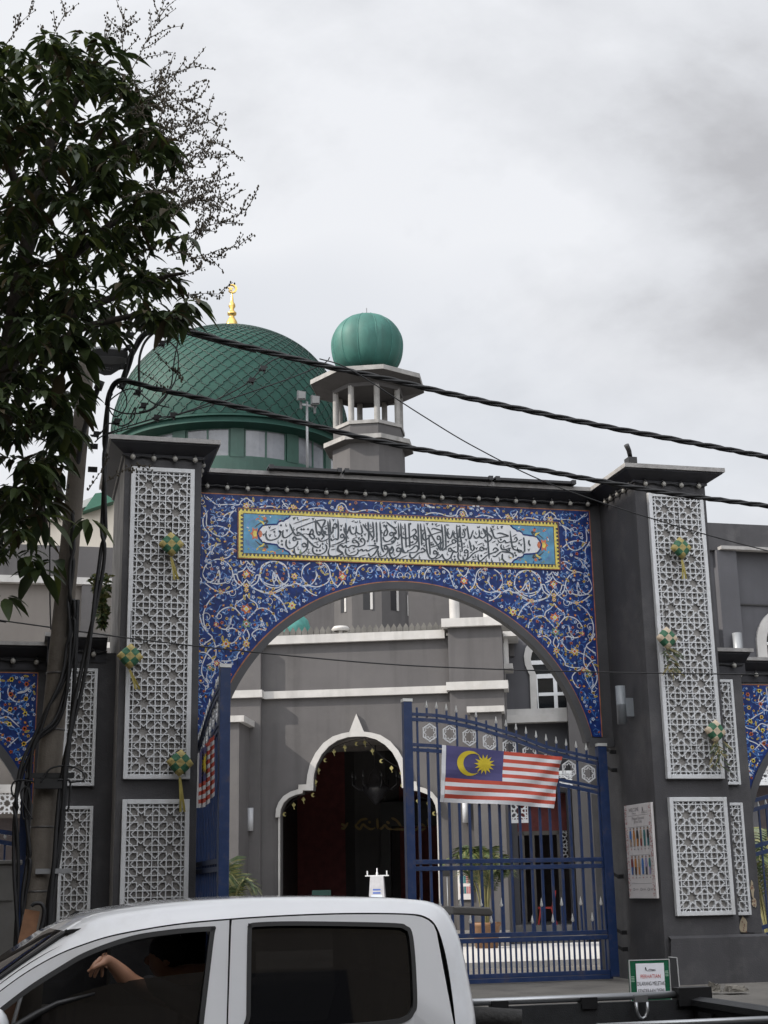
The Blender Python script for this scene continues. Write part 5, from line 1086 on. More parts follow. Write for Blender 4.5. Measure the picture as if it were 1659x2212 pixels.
def notice():
    Y = 18.7; q = lambda x, y: onY(x, y, Y)
    z0 = .155; p = q(1360, 2074); wd = q(1446, 2071).x-p.x; z1 = (p.z+q(1446, 2071).z)/2; rz = R_(-3)
    t = thing('notice_board', 'green framed notice board with white paper lettered in red and black at the pillar foot', 'sign', (p.x, Y, z0), rz)
    H = z1-z0
    T3 = lambda x, z, l: tuple(W[t]@Vector((x-.02*(1-z/H), -l+.06*z, z)))
    hz = lambda py: q(1400, py).z-z0
    b = MB(); vs = [T3(0, 0, 0), T3(wd, 0, 0), T3(wd, H, 0), T3(0, H, 0)]; b.prism(vs, Vector((0, .03, 0))); b.build('board', mat('green_board_face', (.012, .10, .05), .25, var=.15), t)
    b = MB()
    for x0, x1, a, c in ((0, wd, 0, .012), (0, wd, H-.012, H), (0, .012, .012, H-.012), (wd-.012, wd, .012, H-.012)): b.prism([T3(x0, a, .012), T3(x1, a, .012), T3(x1, c, .012), T3(x0, c, .012)], Vector((0, .02, 0)))
    b.build('frame', mat('aluminium_frame', (.5, .5, .5), .4, .5), t)
    x0, x1, zb, zt_ = wd*.16, wd*.85, hz(2157), hz(2081)
    b = MB(); b.prism([T3(x0, zb, .016), T3(x1, zb, .016), T3(x1, zt_, .016), T3(x0, zt_, .016)], Vector((0, .004, 0))); b.build('paper', mat('notice_paper', (.72, .72, .76), .6, var=.03), t)
    xc = (x0+x1)/2; red = mat('notice_red_ink', (.5, .07, .05), .7); blk = mat('notice_black_ink', (.02, .02, .025), .7)
    def tt(s, size, z, m, sx=1.): text_mesh(s, size, lambda x, y: T3(xc+x*sx, z+y, .021), m, 'lettering', t, bold=.0)
    tt('PERHATIAN', .070, hz(2113), red, .78); tt('DILARANG MELETAK', .070, hz(2128.5), blk, .60); tt('KENDERAAN DISINI', .070, hz(2144), blk, .60)
    fl = Flat(T3); z = hz(2098); fl.stroke([(xc-.07, z), (xc-.065, z+.05), (xc-.055, z+.02), (xc-.045, z)], .012, 0, 8); fl.rect(xc-.05, xc+.08, z, z+.008, 0, 8); fl.stroke([(xc-.03, z+.016), (xc, z+.024), (xc+.04, z+.016), (xc+.08, z+.022)], .009, 0, 8); fl.b.build('emblem', blk, t)
    fl = Flat(T3)
    for u0, u1, py in ((.04, .12, 2110), (.88, .96, 2100)):
        for k in range(4): fl.rect(wd*u0, wd*u1, hz(py)-.02*k, hz(py)-.02*k+.01, 0, 1)
    fl.b.build('faded_print', mat('pale_green_print', (.25, .4, .3), .6), t)
    b = MB(); b.prism([T3(wd+.01, 0, 0), T3(wd+.17, 0, -.1), T3(wd+.16, H+.0, -.12), T3(wd+.0, H+.02, -.02)], Vector((0, .025, 0))); b.build('back_board', M_BLK, t)
    b = MB(); b.bar(T3(wd+.17, 0, -.1), T3(wd+.16, H+.0, -.12), .014); b.bar(T3(wd+.0, H+.022, -.02), T3(wd+.16, H+.004, -.12), .014); b.build('back_board_edge', MATS['aluminium_frame'], t)
notice()
def gate_lamp():
    p = onX(1342, 1523, 9.99); y = p.y
    t = thing('wall_lamp', 'tall grey half-round wall lamp on the inner face of the poster pillar', 'lamp', (10.0, y, p.z))
    b = MB(); b.lathe([(.0, -.33), (.085, -.33), (.085, .0), (.087, .003), (.087, .006), (.085, .01), (.085, .33), (.0, .33)], (9.99, y, p.z), 18); b.build('shade', mat('grey_lamp_shell', (.2, .215, .23), .4, var=.06), t)
    b = MB(); b.box(10.05, 10.2, y-.05, y+.05, p.z-.2, p.z+.12); b.build('bracket', MATS['grey_lamp_shell'], t)
gate_lamp()
def roof_bits():
    for k, (x0, x1, px, lab) in enumerate(((3.9, 5.2, 0, 'flat black floodlight bar lying on the gateway capping near the dome'), (5.25, 8.0, 0, 'longest flat black floodlight bar lying on the middle of the gateway capping'), (8.05, 9.6, 0, 'flat black floodlight bar lying on the capping close to the poster pillar'))):
        b = MB(); b.box(x0, x1, 23.62, 23.9, 8.985, 9.03); b.box(x0, x0+.08, 23.6, 23.92, 8.975, 9.05); b.box(x1-.08, x1, 23.6, 23.92, 8.975, 9.05)
        b.build('floodlight_bar', mat('black_floodlight_metal', (.03, .03, .032), .45, .3), None, label=lab, cat='floodlight', group='floodlight bars on the gateway capping')
    p = onY(1362, 990, 22.6); b = MB(); q = onY(1353, 961, 22.5); b.tube([p, (p+q)/2+Vector((.01, 0, .02)), q], [.04, .045, .05], 8); b.box(p.x-.08, p.x+.08, 22.5, 22.7, 8.96, p.z)
    b.build('camera_stub', M_BLK, None, label='short black camera tube on the cap of the poster pillar', cat='security camera')
    # twin floodlights on a pole behind the gate
    Y = 24.9; f0 = onY(664, 1022, Y); f1 = onY(663, 868, Y)
    t = thing('floodlight_mast', 'slim pale mast carrying two floodlights above the gateway capping', 'floodlight mast', (f0.x, Y, 8.95))
    b = MB(); b.tube([(f0.x, Y, 8.95), (f0.x, Y, f1.z)], .024, 8); b.bar(onY(649, 873, Y), onY(684, 879, Y), .035); b.build('mast', mat('galvanised_steel', (.28, .285, .29), .5, .4), t)
    for px, py, s in ((650, 856, 1), (680, 866, 1)):
        c = onY(px, py, Y); b = MB(); b.prism([(c.x-.085, Y-.10, c.z-.10), (c.x+.075, Y-.10, c.z-.085), (c.x+.085, Y-.07, c.z+.075), (c.x-.075, Y-.07, c.z+.09)], (.02, .18, .04)); b.bar((c.x, Y, c.z-.1), (c.x, Y, c.z-.25), .04); h = b.build('floodlight', mat('floodlight_casing', (.10, .10, .10), .5, .4), t)
        b = MB(); b.prism([(c.x-.07, Y-.106, c.z-.085), (c.x+.06, Y-.106, c.z-.07), (c.x+.07, Y-.076, c.z+.06), (c.x-.06, Y-.076, c.z+.075)], (0, -.006, 0)); b.build('lens', mat('floodlight_glass', (.16, .16, .155), .1), h)
roof_bits()
# ================================================================ things in the courtyard
def courtyard():
    # wall lamps of the porch
    for px, py, d, lab in ((540, 1770, -.26, 'slim grey wall lamp on the porch left of the trefoil doorway'), (1006, 1752, -.3, 'slim grey wall lamp on the porch pilaster right of the doorway')):
        s_, z = LP(px, py, d-.1); p = XF@Vector((s_, d-.1, z)); t = thing('wall_lamp', lab, 'lamp', p)
        b = MB(); b.lathe([(0, -.3), (.09, -.3), (.09, .3), (0, .3)], p, 14); b.build('shade', mat('pale_lamp_shell', (.38, .39, .41), .4), t); b = MB(); b.box(s_-.05, s_+.05, d-.09, d-.001, z-.1, z+.1); b.build('bracket', M_GRY, t, xf=XF)
    # chandelier
    s_, z = LP(812, 1700, 3.); c = XF@Vector((s_, 3., z)); t = thing('chandelier', 'dark tiered chandelier hanging inside the trefoil doorway', 'chandelier', c)
    cm = mat('dim_crystal', (.05, .05, .055), .3, var=.3, scale=20)
    b = MB(); b.lathe([(.02, 1.2), (.03, .55), (.2, .35), (.28, .1), (.42, .0), (.42, -.06), (.25, -.26), (.08, -.46), (0, -.52)], c, 14); b.build('crystal_body', cm, t)
    for k in range(8):
        a = k*math.pi/4; b = MB(); d = Vector((math.cos(a), math.sin(a), 0)); b.tube([c+d*.2, c+d*.5+Vector((0, 0, -.08)), c+d*.7+Vector((0, 0, .05)), c+d*.7+Vector((0, 0, .25))], .02, 6); b.lathe([(0, .3), (.035, .32), (.02, .48), (0, .5)], c+d*.7+Vector((0, 0, -.06)), 8); b.build('arm', cm, t)
    # garland round the arch
    pts = [(512, 970), (540, 985), (598, 925), (660, 890), (722, 862), (737, 778), (756, 703), (800, 640), (855, 585), (923, 557), (1000, 535), (1052, 527), (1100, 580), (1158, 645), (1222, 690), (1285, 722), (1292, 800), (1390, 900), (1456, 915), (1495, 980)]
    s_, z = LP(*cc2(pts[0]), .2); t = thing('hanging_garland', 'string of tiny yellow parcels and crescents round the trefoil doorway', 'garland', XF@Vector((s_, .2, z)))
    b = MB(); b.tube([XF@Vector((*[LP(*cc2((x, y-28)), .2)[k] if k == 0 else .2 for k in (0, 1)], LP(*cc2((x, y-28)), .2)[1])) for x, y in pts], .008, 4); b.build('cord', M_BLK, t)
    gm = mat('gilt_paper', (.27, .24, .09), .6, var=.3)
    for k, (x, y) in enumerate(pts):
        s_, z = LP(*cc2((x, y)), .2); r = .055; b = MB()
        if k % 3 == 1: b.prism([(s_+r*math.cos(a), .2, z+r*math.sin(a)) for a in [R_(50+26*q) for q in range(11)]]+[(s_+.03+r*.7*math.cos(a), .2, z+r*.7*math.sin(a)) for a in [R_(310-26*q) for q in range(11)]], (0, .02, 0))
        else: b.prism([(s_+r, .2, z), (s_, .2, z+r*1.25), (s_-r, .2, z), (s_, .2, z-r*1.25)], (0, .03, 0)); b.bar((s_, .2, z-r), (s_+.02, .2, z-r*2.1), .03, .015)
        b.build('paper_ornament', gm, t, xf=XF)
    # white sloping stand in the doorway
    s_, z = LP(812, 1935, -.8); p = XF@Vector((s_, -.8, .78)); t = thing('display_stand', 'white tapered stand with a printed sheet in front of the doorway', 'stand', p)
    zt_ = LP(812, 1893, -.8)[1]
    b = MB(); a0, a1 = LP(800, 1893, -.8)[0], LP(828, 1893, -.8)[0]; b0, b1 = a0-.09, a1+.09
    b.add([(b0, -1.0, .78), (b1, -1.0, .78), (b1, -.5, .78), (b0, -.5, .78), (a0, -.85, zt_), (a1, -.85, zt_), (a1, -.62, zt_), (a0, -.62, zt_)], [(0, 3, 2, 1), (4, 5, 6, 7), (0, 1, 5, 4), (1, 2, 6, 5), (2, 3, 7, 6), (3, 0, 4, 7)]); b.build('body', mat('white_stand_paint', (.42, .42, .44), .5), t, xf=XF)
    b = MB(); b.box(a0-.14, a1+.14, -.76, -.7, zt_+.001, zt_+.03); b.box(a0-.1, a0-.07, -.76, -.7, zt_+.03, zt_+.14); b.box(a1+.07, a1+.1, -.76, -.7, zt_+.03, zt_+.14); b.lathe([(.03, .03), (.03, .08), (.015, .12), (.015, .2), (0, .21)], ((a0+a1)/2, -.73, zt_), 8); b.build('top_rail', M_WH, t, xf=XF)
    fl = Flat(lambda x, z_, l: (x, -1.02+.19*(z_-.78)/(zt_-.78)-l, z_)); m = (a0+a1)/2; zz_ = .78+(zt_-.78)*.78
    fl.rect(m-.14, m+.14, zz_-.22, zz_+.12, 0, 3)
    for q in range(3): fl.rect(m-.1, m+.1, zz_-.13+q*.08, zz_-.09+q*.08, 1, 5)
    fl.b.build('printed_sheet', [mat('pale_blue_sheet', (.55, .6, .7), .6), mat('blue_print', (.06, .12, .4), .6)], t, xf=XF)
    # green folding stand on the left of the doorway
    s_, _ = LP(688, 1900, .9); t = thing('queue_stand', 'dark green folding stand with steel posts inside the doorway', 'stand', XF@Vector((s_, .9, .78)))
    b = MB(); b.prism([(s_-.27, 1.1, .78), (s_+.3, 1.1, .78), (s_+.28, 1.3, 1.85), (s_-.24, 1.3, 1.85)], (0, .04, 0)); b.build('panel', mat('faded_green_board', (.02, .07, .055), .6), t, xf=XF)
    for dx in (-.16, .2): b = MB(); b.tube([(s_+dx, .9, .78), (s_+dx, .9, 1.5)], .03, 8); b.ell((s_+dx, .9, 1.52), .045, .045, .045); b.build('post', mat('galvanised_steel', (.42, .43, .43)), t, xf=XF)
    b = MB(); b.bar((s_-.12, .86, 1.45), (s_+.02, .86, 1.05), .03); b.bar((s_+.16, .86, 1.45), (s_+.02, .857, 1.05), .03); b.build('strap', M_BLK, t, xf=XF)
    # red chair
    d = 2.2; s_, z = LP(1180, 1945, d); t = thing('plastic_chair', 'red plastic chair just inside the dark side doorway', 'chair', XF@Vector((s_, d, .82)))
    rm = mat('red_plastic', (.30, .025, .02), .4)
    X = lambda px, py: LP(px, py, d)[0]; Z = lambda px, py: LP(px, py, d)[1]
    b = MB(); b.box(X(1166, 1870)-.1, X(1188, 1870)+.05, d-.2, d+.25, 1.24, 1.29); b.build('seat', rm, t, xf=XF)
    b = MB(); b.prism([(X(1187, 1870), d-.2, 1.26), (X(1191, 1870)+.02, d-.2, 1.26), (X(1194, 1835)+.04, d-.2, 1.72), (X(1192, 1835), d-.2, 1.72)], (0, .42, 0)); b.build('backrest', rm, t, xf=XF)
    for x0, x1, y in ((X(1187, 1870), X(1194, 1905)+.06, d-.18), (X(1187, 1870), X(1194, 1905)+.06, d+.2), (X(1168, 1870)-.05, X(1167, 1900)-.1, d-.18), (X(1168, 1870)-.05, X(1167, 1900)-.1, d+.2)): b = MB(); b.bar((x0, y, 1.24), (x1, y, .82), .045); b.build('leg', rm, t, xf=XF)
    # folded poster leaning on the porch beside the palm
    d = -.34; a0, z1 = LP(988, 1880, d); a1, z0 = LP(1021, 1943, d); t = thing('wall_poster', 'pale poster with rows of tiny figures on the porch behind the potted palm', 'poster', XF@Vector(((a0+a1)/2, d, z0)))
    b = MB(); b.box(a0, a1, d, d+.03, z0, z1); b.build('board', mat('poster_paper', (.66, .63, .62)), t, xf=XF)
    fl = Flat(lambda x, z_, l: (x, d-l, z_)); rg = random.Random(4)
    for r_ in range(3):
        for k in range(6): fl.rect(a0+.05+k*(a1-a0)/6.6, a0+.1+k*(a1-a0)/6.6, z0+.15+r_*.26, z0+.33+r_*.26, rg.randrange(4), 1)
    fl.b.build('figures', [MATS['poster_teal'], MATS['poster_tan'], MATS['poster_grey_ink'], MATS['poster_pink']], t, xf=XF)
    # black plaque
    d = -.34; a0, z1 = LP(956, 1880, d); a1, z0 = LP(975, 1893, d); b = MB(); b.box(a0, a1, d, d+.03, z0, z1); t = b.build('plaque', M_BLK, None, xf=XF, label='small black plaque on a thin stand beside the doorway', cat='sign')
    b = MB(); b.tube([((a0+a1)/2, d+.02, .5), ((a0+a1)/2, d+.02, z0)], .015, 6); b.build('stand', M_GRY, t, xf=XF)
courtyard()
LEAF = [mat('palm_leaf_green', (.035, .06, .016), .5, var=.3, scale=8), mat('palm_leaf_yellow', (.10, .105, .03), .5, var=.3, scale=8)]
def palm(base, h, spread, seed, label, pot=True, nf=16, droop=1.):
    rg = random.Random(seed); base = Vector(base); t = thing('potted_palm' if pot else 'palm_clump', label, 'plant', base)
    z0 = 0.
    if pot:
        b = MB(); b.lathe([(0, 0), (.27, 0), (.34, .5), (.38, .52), (.38, .6), (.33, .6), (.31, .52), (0, .52)], base, 20); b.build('pot', mat('terracotta_pot', (.16, .08, .035), .6, var=.12, scale=3), t); z0 = .5
    st = MB(); lf = MB()
    for k in range(nf):
        a = rg.uniform(0, 6.28); d = Vector((math.cos(a), math.sin(a), 0)); L_ = h*rg.uniform(.75, 1.1); lean = spread*rg.uniform(.25, 1)
        P = [base+Vector((0, 0, z0))+d*.06, base+Vector((0, 0, z0+L_*.45))+d*lean*.2, base+Vector((0, 0, z0+L_*.85))+d*lean*.55, base+Vector((0, 0, z0+L_*(.95-.15*droop)))+d*lean]
        C = cr(P, 8); st.tube(C, [.022*(1-.7*i/(len(C)-1)) for i in range(len(C))], 5)
        for i in range(9, len(C)-1):
            for sd_ in (-1, 1):
                for u in (0, .5):
                    p = C[i].lerp(C[i+1], u); tg = (C[i+1]-C[i]).normalized(); sdv = tg.cross(Vector((0, 0, 1))).normalized()*sd_
                    ln = .42*h/2*math.sin(math.pi*min(1, (i-7)/(len(C)-7)))+.1; q = p+(sdv*.8+tg*.6+Vector((0, 0, -.35*droop)))*ln; m = p.lerp(q, .5)+Vector((0, 0, .05)); wv = tg*.02
                    lf.add([p, m+wv, q, m-wv], [(0, 1, 2, 3)], 0 if rg.random() < .6 else 1)
    st.build('stems', mat('palm_stem', (.16, .15, .06), .6, var=.2), t); lf.build('fronds', LEAF, t)
p = XF@Vector((LP(1050, 2005, -2.6)[0], -2.6, .42))
palm(p, 2.0, 1.05, 5, 'large palm in a terracotta pot behind the closed gate leaf', nf=24)
palm((onY(488, 1930, 31).x, 31, .42), 2.2, .8, 8, 'small palm just past the edge of the open gate leaf', pot=False, nf=12)
palm((onY(1662, 1980, 30).x, 30, .3), 2.9, 1.3, 12, 'yellowing palm clump behind the blue side gate past the poster pillar', pot=False, nf=16)
def wallplant():
    rg = random.Random(6); p = onY(219, 1362, 23.1); t = thing('wall_shrub', 'small wild shrub sprouting from the side gateway cap beside the utility pole', 'plant', p)
    b = MB(); l = MB()
    for k in range(9):
        q = [p, p+Vector((rg.uniform(-.1, .08), rg.uniform(-.1, .1), .35)), p+Vector((rg.uniform(-.22, .1), rg.uniform(-.15, .1), rg.uniform(.5, .95)))]; C = cr(q, 5); b.tube(C, .008, 4)
        for c in C[2:]:
            for _ in range(4): d = Vector((rg.uniform(-1, 1), rg.uniform(-1, .3), rg.uniform(-.8, .5))).normalized()*rg.uniform(.08, .15); w_ = d.cross(Vector((.3, 1, .2))).normalized()*.022; l.add([c, c+d*.5+w_, c+d, c+d*.5-w_], [(0, 1, 2, 3)], rg.randrange(2))
    b.build('stems', MATS['palm_stem'], t); l.build('leaves', LEAF, t)
wallplant()
def rubble():
    rg = random.Random(9); p0 = onZ(1560, 2140, .27)
    for k, (dx, dy, s, lab) in enumerate(((-.12, 0, .17, 'ragged lump of broken concrete on the pavement in front of the plinth'), (.16, -.12, .2, 'flat broken concrete slab on the pavement in front of the plinth'))):
        b = MB(); c = p0+Vector((dx, dy, 0)); L_, D_, H_ = (s*.8, s*.8, s*.75) if k == 0 else (s*1.5, s*.9, s*.42)
        N_ = 4; V = {}
        for i in range(N_+1):
            for j in range(N_+1):
                for m in range(N_+1):
                    if 0 < i < N_ and 0 < j < N_ and 0 < m < N_: continue
                    q = 1-.25*(m/N_)-(.12 if i in (0, N_) and j in (0, N_) else 0); V[i, j, m] = len(b.v); b.v.append((c.x+(i/N_-.5)*2*L_*q*.6+rg.uniform(-.018, .018), c.y+(j/N_-.5)*2*D_*q*.6+rg.uniform(-.018, .018), c.z-.01+m/N_*H_*(1-.25*i/N_)+(rg.uniform(-.02, .025) if m else 0)))
        def face(*ks): b.f.append([V[q] for q in ks]); b.m.append(0); b.s.append(False)
        for i in range(N_):
            for j in range(N_):
                for e in (0, N_): face((i, j, e), (i+1, j, e), (i+1, j+1, e), (i, j+1, e)); face((i, e, j), (i+1, e, j), (i+1, e, j+1), (i, e, j+1)); face((e, i, j), (e, i+1, j), (e, i+1, j+1), (e, i, j+1))
        b.build('concrete_rubble', mat('broken_concrete', (.19, .175, .15), .95, var=.3, scale=9, bump=.5), None, label=lab, cat='rubble', group='broken concrete by the plinth')
rubble()
# ================================================================ pickup truck in the road, and the person in it
TY = 6.80; YC = 7.66
def sideY(z): return TY+.26*max(0, z-1.22)
def s3(px, py, off=0.):
    "pixel -> (x, z) on the truck's near flank"
    d = ray(px, py); a = np.array([0, TY+off, 1.22]); n = np.array([0, -1., .26]); p = CAM+d*((a-CAM)@n)/(d@n)
    if p[2] < 1.22: p = CAM+d*(TY+off)/d[1]
    return p[0], p[2]
PAINT = mat('pearl_white_car_paint', (.74, .75, .77), .28, var=.03, scale=2, coat=1., dirt=(.50, .48, .45), dirtamt=.3, dscale=1.6)
SEAL = mat('black_window_seal', (.01, .01, .011), .45)
TINT = mat('tinted_car_glass', (.004, .004, .005), .03, var=.05, spec=.6, alpha=.93)
TINT2 = mat('rear_tinted_glass', (.004, .004, .005), .02, var=.05, spec=.6, alpha=.97)
CABIN = mat('dark_cabin_trim', (.012, .012, .013), .8)
LINER = mat('black_bed_liner', (.018, .019, .021), .55, var=.2, scale=20, bump=.2)
def truck():
    t = thing('pickup_truck', 'white double cab pickup truck parked across the road in front of the gate', 'pickup truck', (1.5, YC, 0))
    pairs_ = [((-60, 2190), (-60, 2160)), ((0, 2140), (0, 2117)), ((62, 2096), (55, 2078)), ((125, 2061), (108, 2042)), ((180, 2039), (150, 2014)), ((250, 2018), (212, 1979)), ((375, 1996), (312, 1960)), ((498, 1984), (437, 1947)), ((625, 1976), (580, 1940)), ((750, 1972), (750, 1939)), ((875, 1973), (875, 1942)), ((919, 1980), (935, 1950)), ((944, 2003), (967, 1972)), ((962, 2059), (993, 2030)), ((975, 2134), (1016, 2134)), ((984, 2212), (1028, 2212)), ((988, 2290), (1032, 2290))]
    S = []; T = []
    for a, c in pairs_:
        x, z = s3(*a); S.append((x, sideY(z), z))
        p = onY(c[0], c[1], sideY(z)+.10); T.append((p.x, p.y, p.z))
    S = [tuple(p) for p in cr(S, 4)]; T = [tuple(p) for p in cr(T, 4)]
    n = len(S); ws = 4*4+1        # stations belonging to the windscreen pillar
    ir = 12*4
    rows = []
    for i in range(n):
        s_, q = Vector(S[i]), Vector(T[i]); rear = max(0, min(1, (i-11*4)/8)); fr = max(0, min(1, (ws+3-i)/5))
        m1 = s_.lerp(q, .5)+Vector((.012*rear, -.012, .012*(1-rear)))
        c1 = Vector((q.x-.03*(1-rear)+.03*rear, q.y+.12, q.z+.006*(1-rear)-.0*rear)); c2 = Vector((q.x-.06*(1-rear)+.04*rear-.05*fr, YC, q.z+.012*(1-rear)+.0))
        half = [s_, m1, q, c1, c2]; rows.append(half+[Vector((p.x, 2*YC-p.y, p.z)) for p in half[-2::-1]])
    b = MB(); g = MB(); m = len(rows[0]); V_ = [p for r in rows for p in r]; fb = []; fg = []
    for i in range(n-1):
        for j in range(m-1): (fg if i < ws-1 and 2 <= j <= m-4 else fb).append((i*m+j, (i+1)*m+j, (i+1)*m+j+1, i*m+j+1))
    b.add(V_, fb, 0, True); g.add(V_, fg, 0, True)
    b.build('cab_shell', PAINT, t); g.build('windscreen', TINT, t)
    bb = MB(); p0, p1 = Vector(rows[ws-1][2]), Vector(rows[ws-1][m-3]); bb.bar(p0+Vector((-.02, -.02, .003)), p0+Vector((.07, -.005, .012)), .03, .015)
    bb.tube([Vector(rows[i][2])+Vector((-.008, -.004, .006)) for i in range(0, ws)], .012, 6); bb.build('windscreen_seal', SEAL, t)
    # front door, window opening, glass half lowered
    X = lambda *p: s3(*p)
    y3 = lambda x, z, o=0.: (x, sideY(z)-o, z)
    seam = [X(*a) for a, c in pairs_]
    sm = [(p.x, p.y) for p in cr([(x, z, 0) for x, z in seam], 4)]
    g_ = .007
    fo = [(-.62, .55), (-.62, 1.02)]+[(x-.002, z-g_) for x, z in sm[0:7*4+1]]
    fo[-1] = (fo[-1][0]-.004, fo[-1][1]); xb, zb = X(491, 2212); fo += [(xb-.004, zb), (xb-.008, .55)]
    win = [(-62, 2225), (0, 2177), (62, 2130), (125, 2090), (187, 2055), (281, 2022), (375, 2007), (452, 2001), (466, 2003), (463, 2020), (453, 2102), (440, 2212), (437, 2240)]
    wi = [X(*p) for p in win]
    def plate(b, P, o, th): b.prism([y3(x, z, o) for x, z in P], (0, th, 0))
    def ring(b, O, I, o, o2, nn_=90, mi=0):
        def rs(P):
            d = [0]; P = P+[P[0]]
            for p, q in zip(P, P[1:]): d.append(d[-1]+math.hypot(q[0]-p[0], q[1]-p[1]))
            return P, d
        pass
    # door skin as strips: above the belt between outer edge and window edge, below the belt one panel
    zbelt = min(wi[0][1], wi[-1][1])
    b = MB()
    top = fo[2:-2]; wt = wi[1:10]
    def along(P, k):
        d = [0]
        for p, q in zip(P, P[1:]): d.append(d[-1]+math.hypot(q[0]-p[0], q[1]-p[1]))
        o = []; j = 0
        for i in range(k+1):
            s_ = d[-1]*i/k
            while j < len(P)-2 and d[j+1] < s_: j += 1
            u = (s_-d[j])/max(1e-9, d[j+1]-d[j]); o.append((P[j][0]*(1-u)+P[j+1][0]*u, P[j][1]*(1-u)+P[j+1][1]*u))
        return o
    oc = [p for p in top]; ic = [(p.x, p.y) for p in cr([(x, z, 0) for x, z in wi[0:9]], 4)]
    A, B = along(oc, 44), along(ic, 44)
    b.strip([y3(*p) for p in B], [y3(*p) for p in A], 0, True); b.strip([y3(p[0], p[1]) for p in B[::-1]], [(p[0], sideY(p[1])+.05, p[1]-.006) for p in B[::-1]])
    # B pillar part
    Bp = [(p.x, p.y) for p in cr([(x, z, 0) for x, z in wi[8:13]], 4)]; Ap = along([oc[-1], (xb-.004, zb), (xb-.006, Bp[-1][1])], len(Bp)-1)
    b.strip([y3(*p) for p in Bp], [y3(*p) for p in Ap], 0, True)
    zl = Bp[-1][1]
    b.add([y3(-.62, .55), y3(xb-.008, .55), y3(xb-.006, zl), y3(B[0][0], B[0][1]), y3(-.62, B[0][1]-.03)], [(0, 1, 2, 3, 4)])
    fd = b.build('door', PAINT, t)
    def seal(loop, w_, o, parent, closed=True):
        b = MB(); P = cr([(x, z, 0) for x, z in loop], 5, closed); cx = sum(p.x for p in P)/len(P); cz = sum(p.y for p in P)/len(P); A = []; B = []; D_ = []
        for i, p in enumerate(P):
            d = (P[(i+1) % len(P)]-P[i-1]); d.normalize(); nrm = Vector((-d.y, d.x, 0))
            if nrm.dot(Vector((cx, cz, 0))-p) < 0: nrm = -nrm
            q = p+nrm*w_; A.append(y3(p.x, p.y, o)); B.append(y3(q.x, q.y, o)); D_.append((q.x, sideY(q.y)+.035, q.y))
        b.strip(A, B, 0, closed=closed); b.strip(B, D_, 0, closed=closed); b.build('window_seal', SEAL, parent)
    seal(wi, .022, .004, fd)
    gt = [(-60, 2290), (0, 2240), (62, 2204), (125, 2164), (206, 2135), (287, 2118), (375, 2107), (447, 2099)]
    gp = [X(*p) for p in gt]; gp = [(p.x, p.y) for p in cr([(x, z, 0) for x, z in gp], 4)]
    b = MB(); A = [(x, sideY(z)+.02, z) for x, z in gp]; B = [(x, TY+.02, 1.0) for x, z in gp]; b.strip(B, A); b.strip(A, [(x, y+.005, z) for x, y, z in A]); b.build('window_glass', TINT, fd)
    # belt trim, sail panel and mirror
    b = MB(); b.tube([y3(*X(*p), -.01) for p in ((-60, 2262), (40, 2215), (81, 2190), (125, 2168), (206, 2146))], [.02, .02, .018, .014, .006], 6); b.build('quarter_divider', SEAL, fd)
    mp_ = onY(-8, 2206, 6.62); b = MB(); b.ell((mp_.x-.02, 6.62, mp_.z-.03), .075, .11, .09, 14, 10); mr = b.build('wing_mirror', PAINT, t); b = MB(); b.bar((mp_.x, 6.7, mp_.z-.08), (mp_.x+.12, 6.82, mp_.z-.08), .05); b.build('mirror_arm', SEAL, mr)
    # rear door
    b = MB(); ro = [(sm[k][0]+(.004 if k == 28 else 0), sm[k][1]-g_) for k in range(28, 13*4-3)]; ro = [(x-(.006 if k > 12 else 0), z) for k, (x, z) in enumerate(ro)]
    ro2 = [X(983, 2212), X(986, 2260)]; ro2 = [(x-.006, z) for x, z in ro2]
    rw = [X(*p) for p in ((531, 2228), (532, 2190), (533, 2100), (535, 2004), (541, 1995), (560, 1992), (625, 1990), (740, 1991), (855, 1994), (878, 2000), (890, 2014), (897, 2071), (901, 2165), (895, 2188), (882, 2204), (850, 2213), (760, 2222), (640, 2228))]
    lo = [(xb+.004, zb), (xb+.006, zb-.1)]
    Rl = (xb+.004, zb)
    outer = [(xb+.004, zb-.06), (xb+.003, zb)]+ro+ro2
    inner = [(p.x, p.y) for p in cr([(x, z, 0) for x, z in rw[0:14]], 4)]
    A, B = along(outer, 60), along(inner, 60)
    b.strip([y3(*p) for p in B], [y3(*p) for p in A], 0, True)
    zlow = min(p[1] for p in rw)
    lowi = [(p.x, p.y) for p in cr([(x, z, 0) for x, z in rw[13:]+rw[:1]], 4)]
    b.strip([(x, TY, .55) for x, z in lowi], [y3(*p) for p in lowi]); e0, e1 = lowi[0], lowi[-1]; zz_ = outer[-1][1]
    b.add([(e0[0], TY, .55), (outer[-1][0], TY, .55), y3(*outer[-1]), y3(*e0)], [(0, 1, 2), (0, 2, 3)]); b.add([(xb+.008, TY, .55), (e1[0], TY, .55), y3(*e1), y3(*outer[0])], [(0, 1, 2), (0, 2, 3)])
    rd = b.build('door', PAINT, t)
    seal(rw, .020, .004, rd)
    b = MB(); b.poly([(x, sideY(z)+.022, z) for x, z in [(p.x, p.y) for p in cr([(x, z, 0) for x, z in rw], 3, True)]]); b.build('window_glass', TINT2, rd)
    # black gap backing behind the seams
    b = MB(); sm2 = [q for q in sm if q[0] > -.7]; b.strip([(x, sideY(z)+.03, z-.05) for x, z in sm2], [(x, sideY(z)+.03, z+.03) for x, z in sm2]); b.add([(xb-.04, sideY(.5)+.03, .5), (xb+.05, sideY(.5)+.03, .5), (sm[28][0]+.05, sideY(sm[28][1])+.03, sm[28][1]), (sm[28][0]-.04, sideY(sm[28][1])+.03, sm[28][1])], [(0, 1, 2, 3)]); b.build('door_gap', SEAL, t)
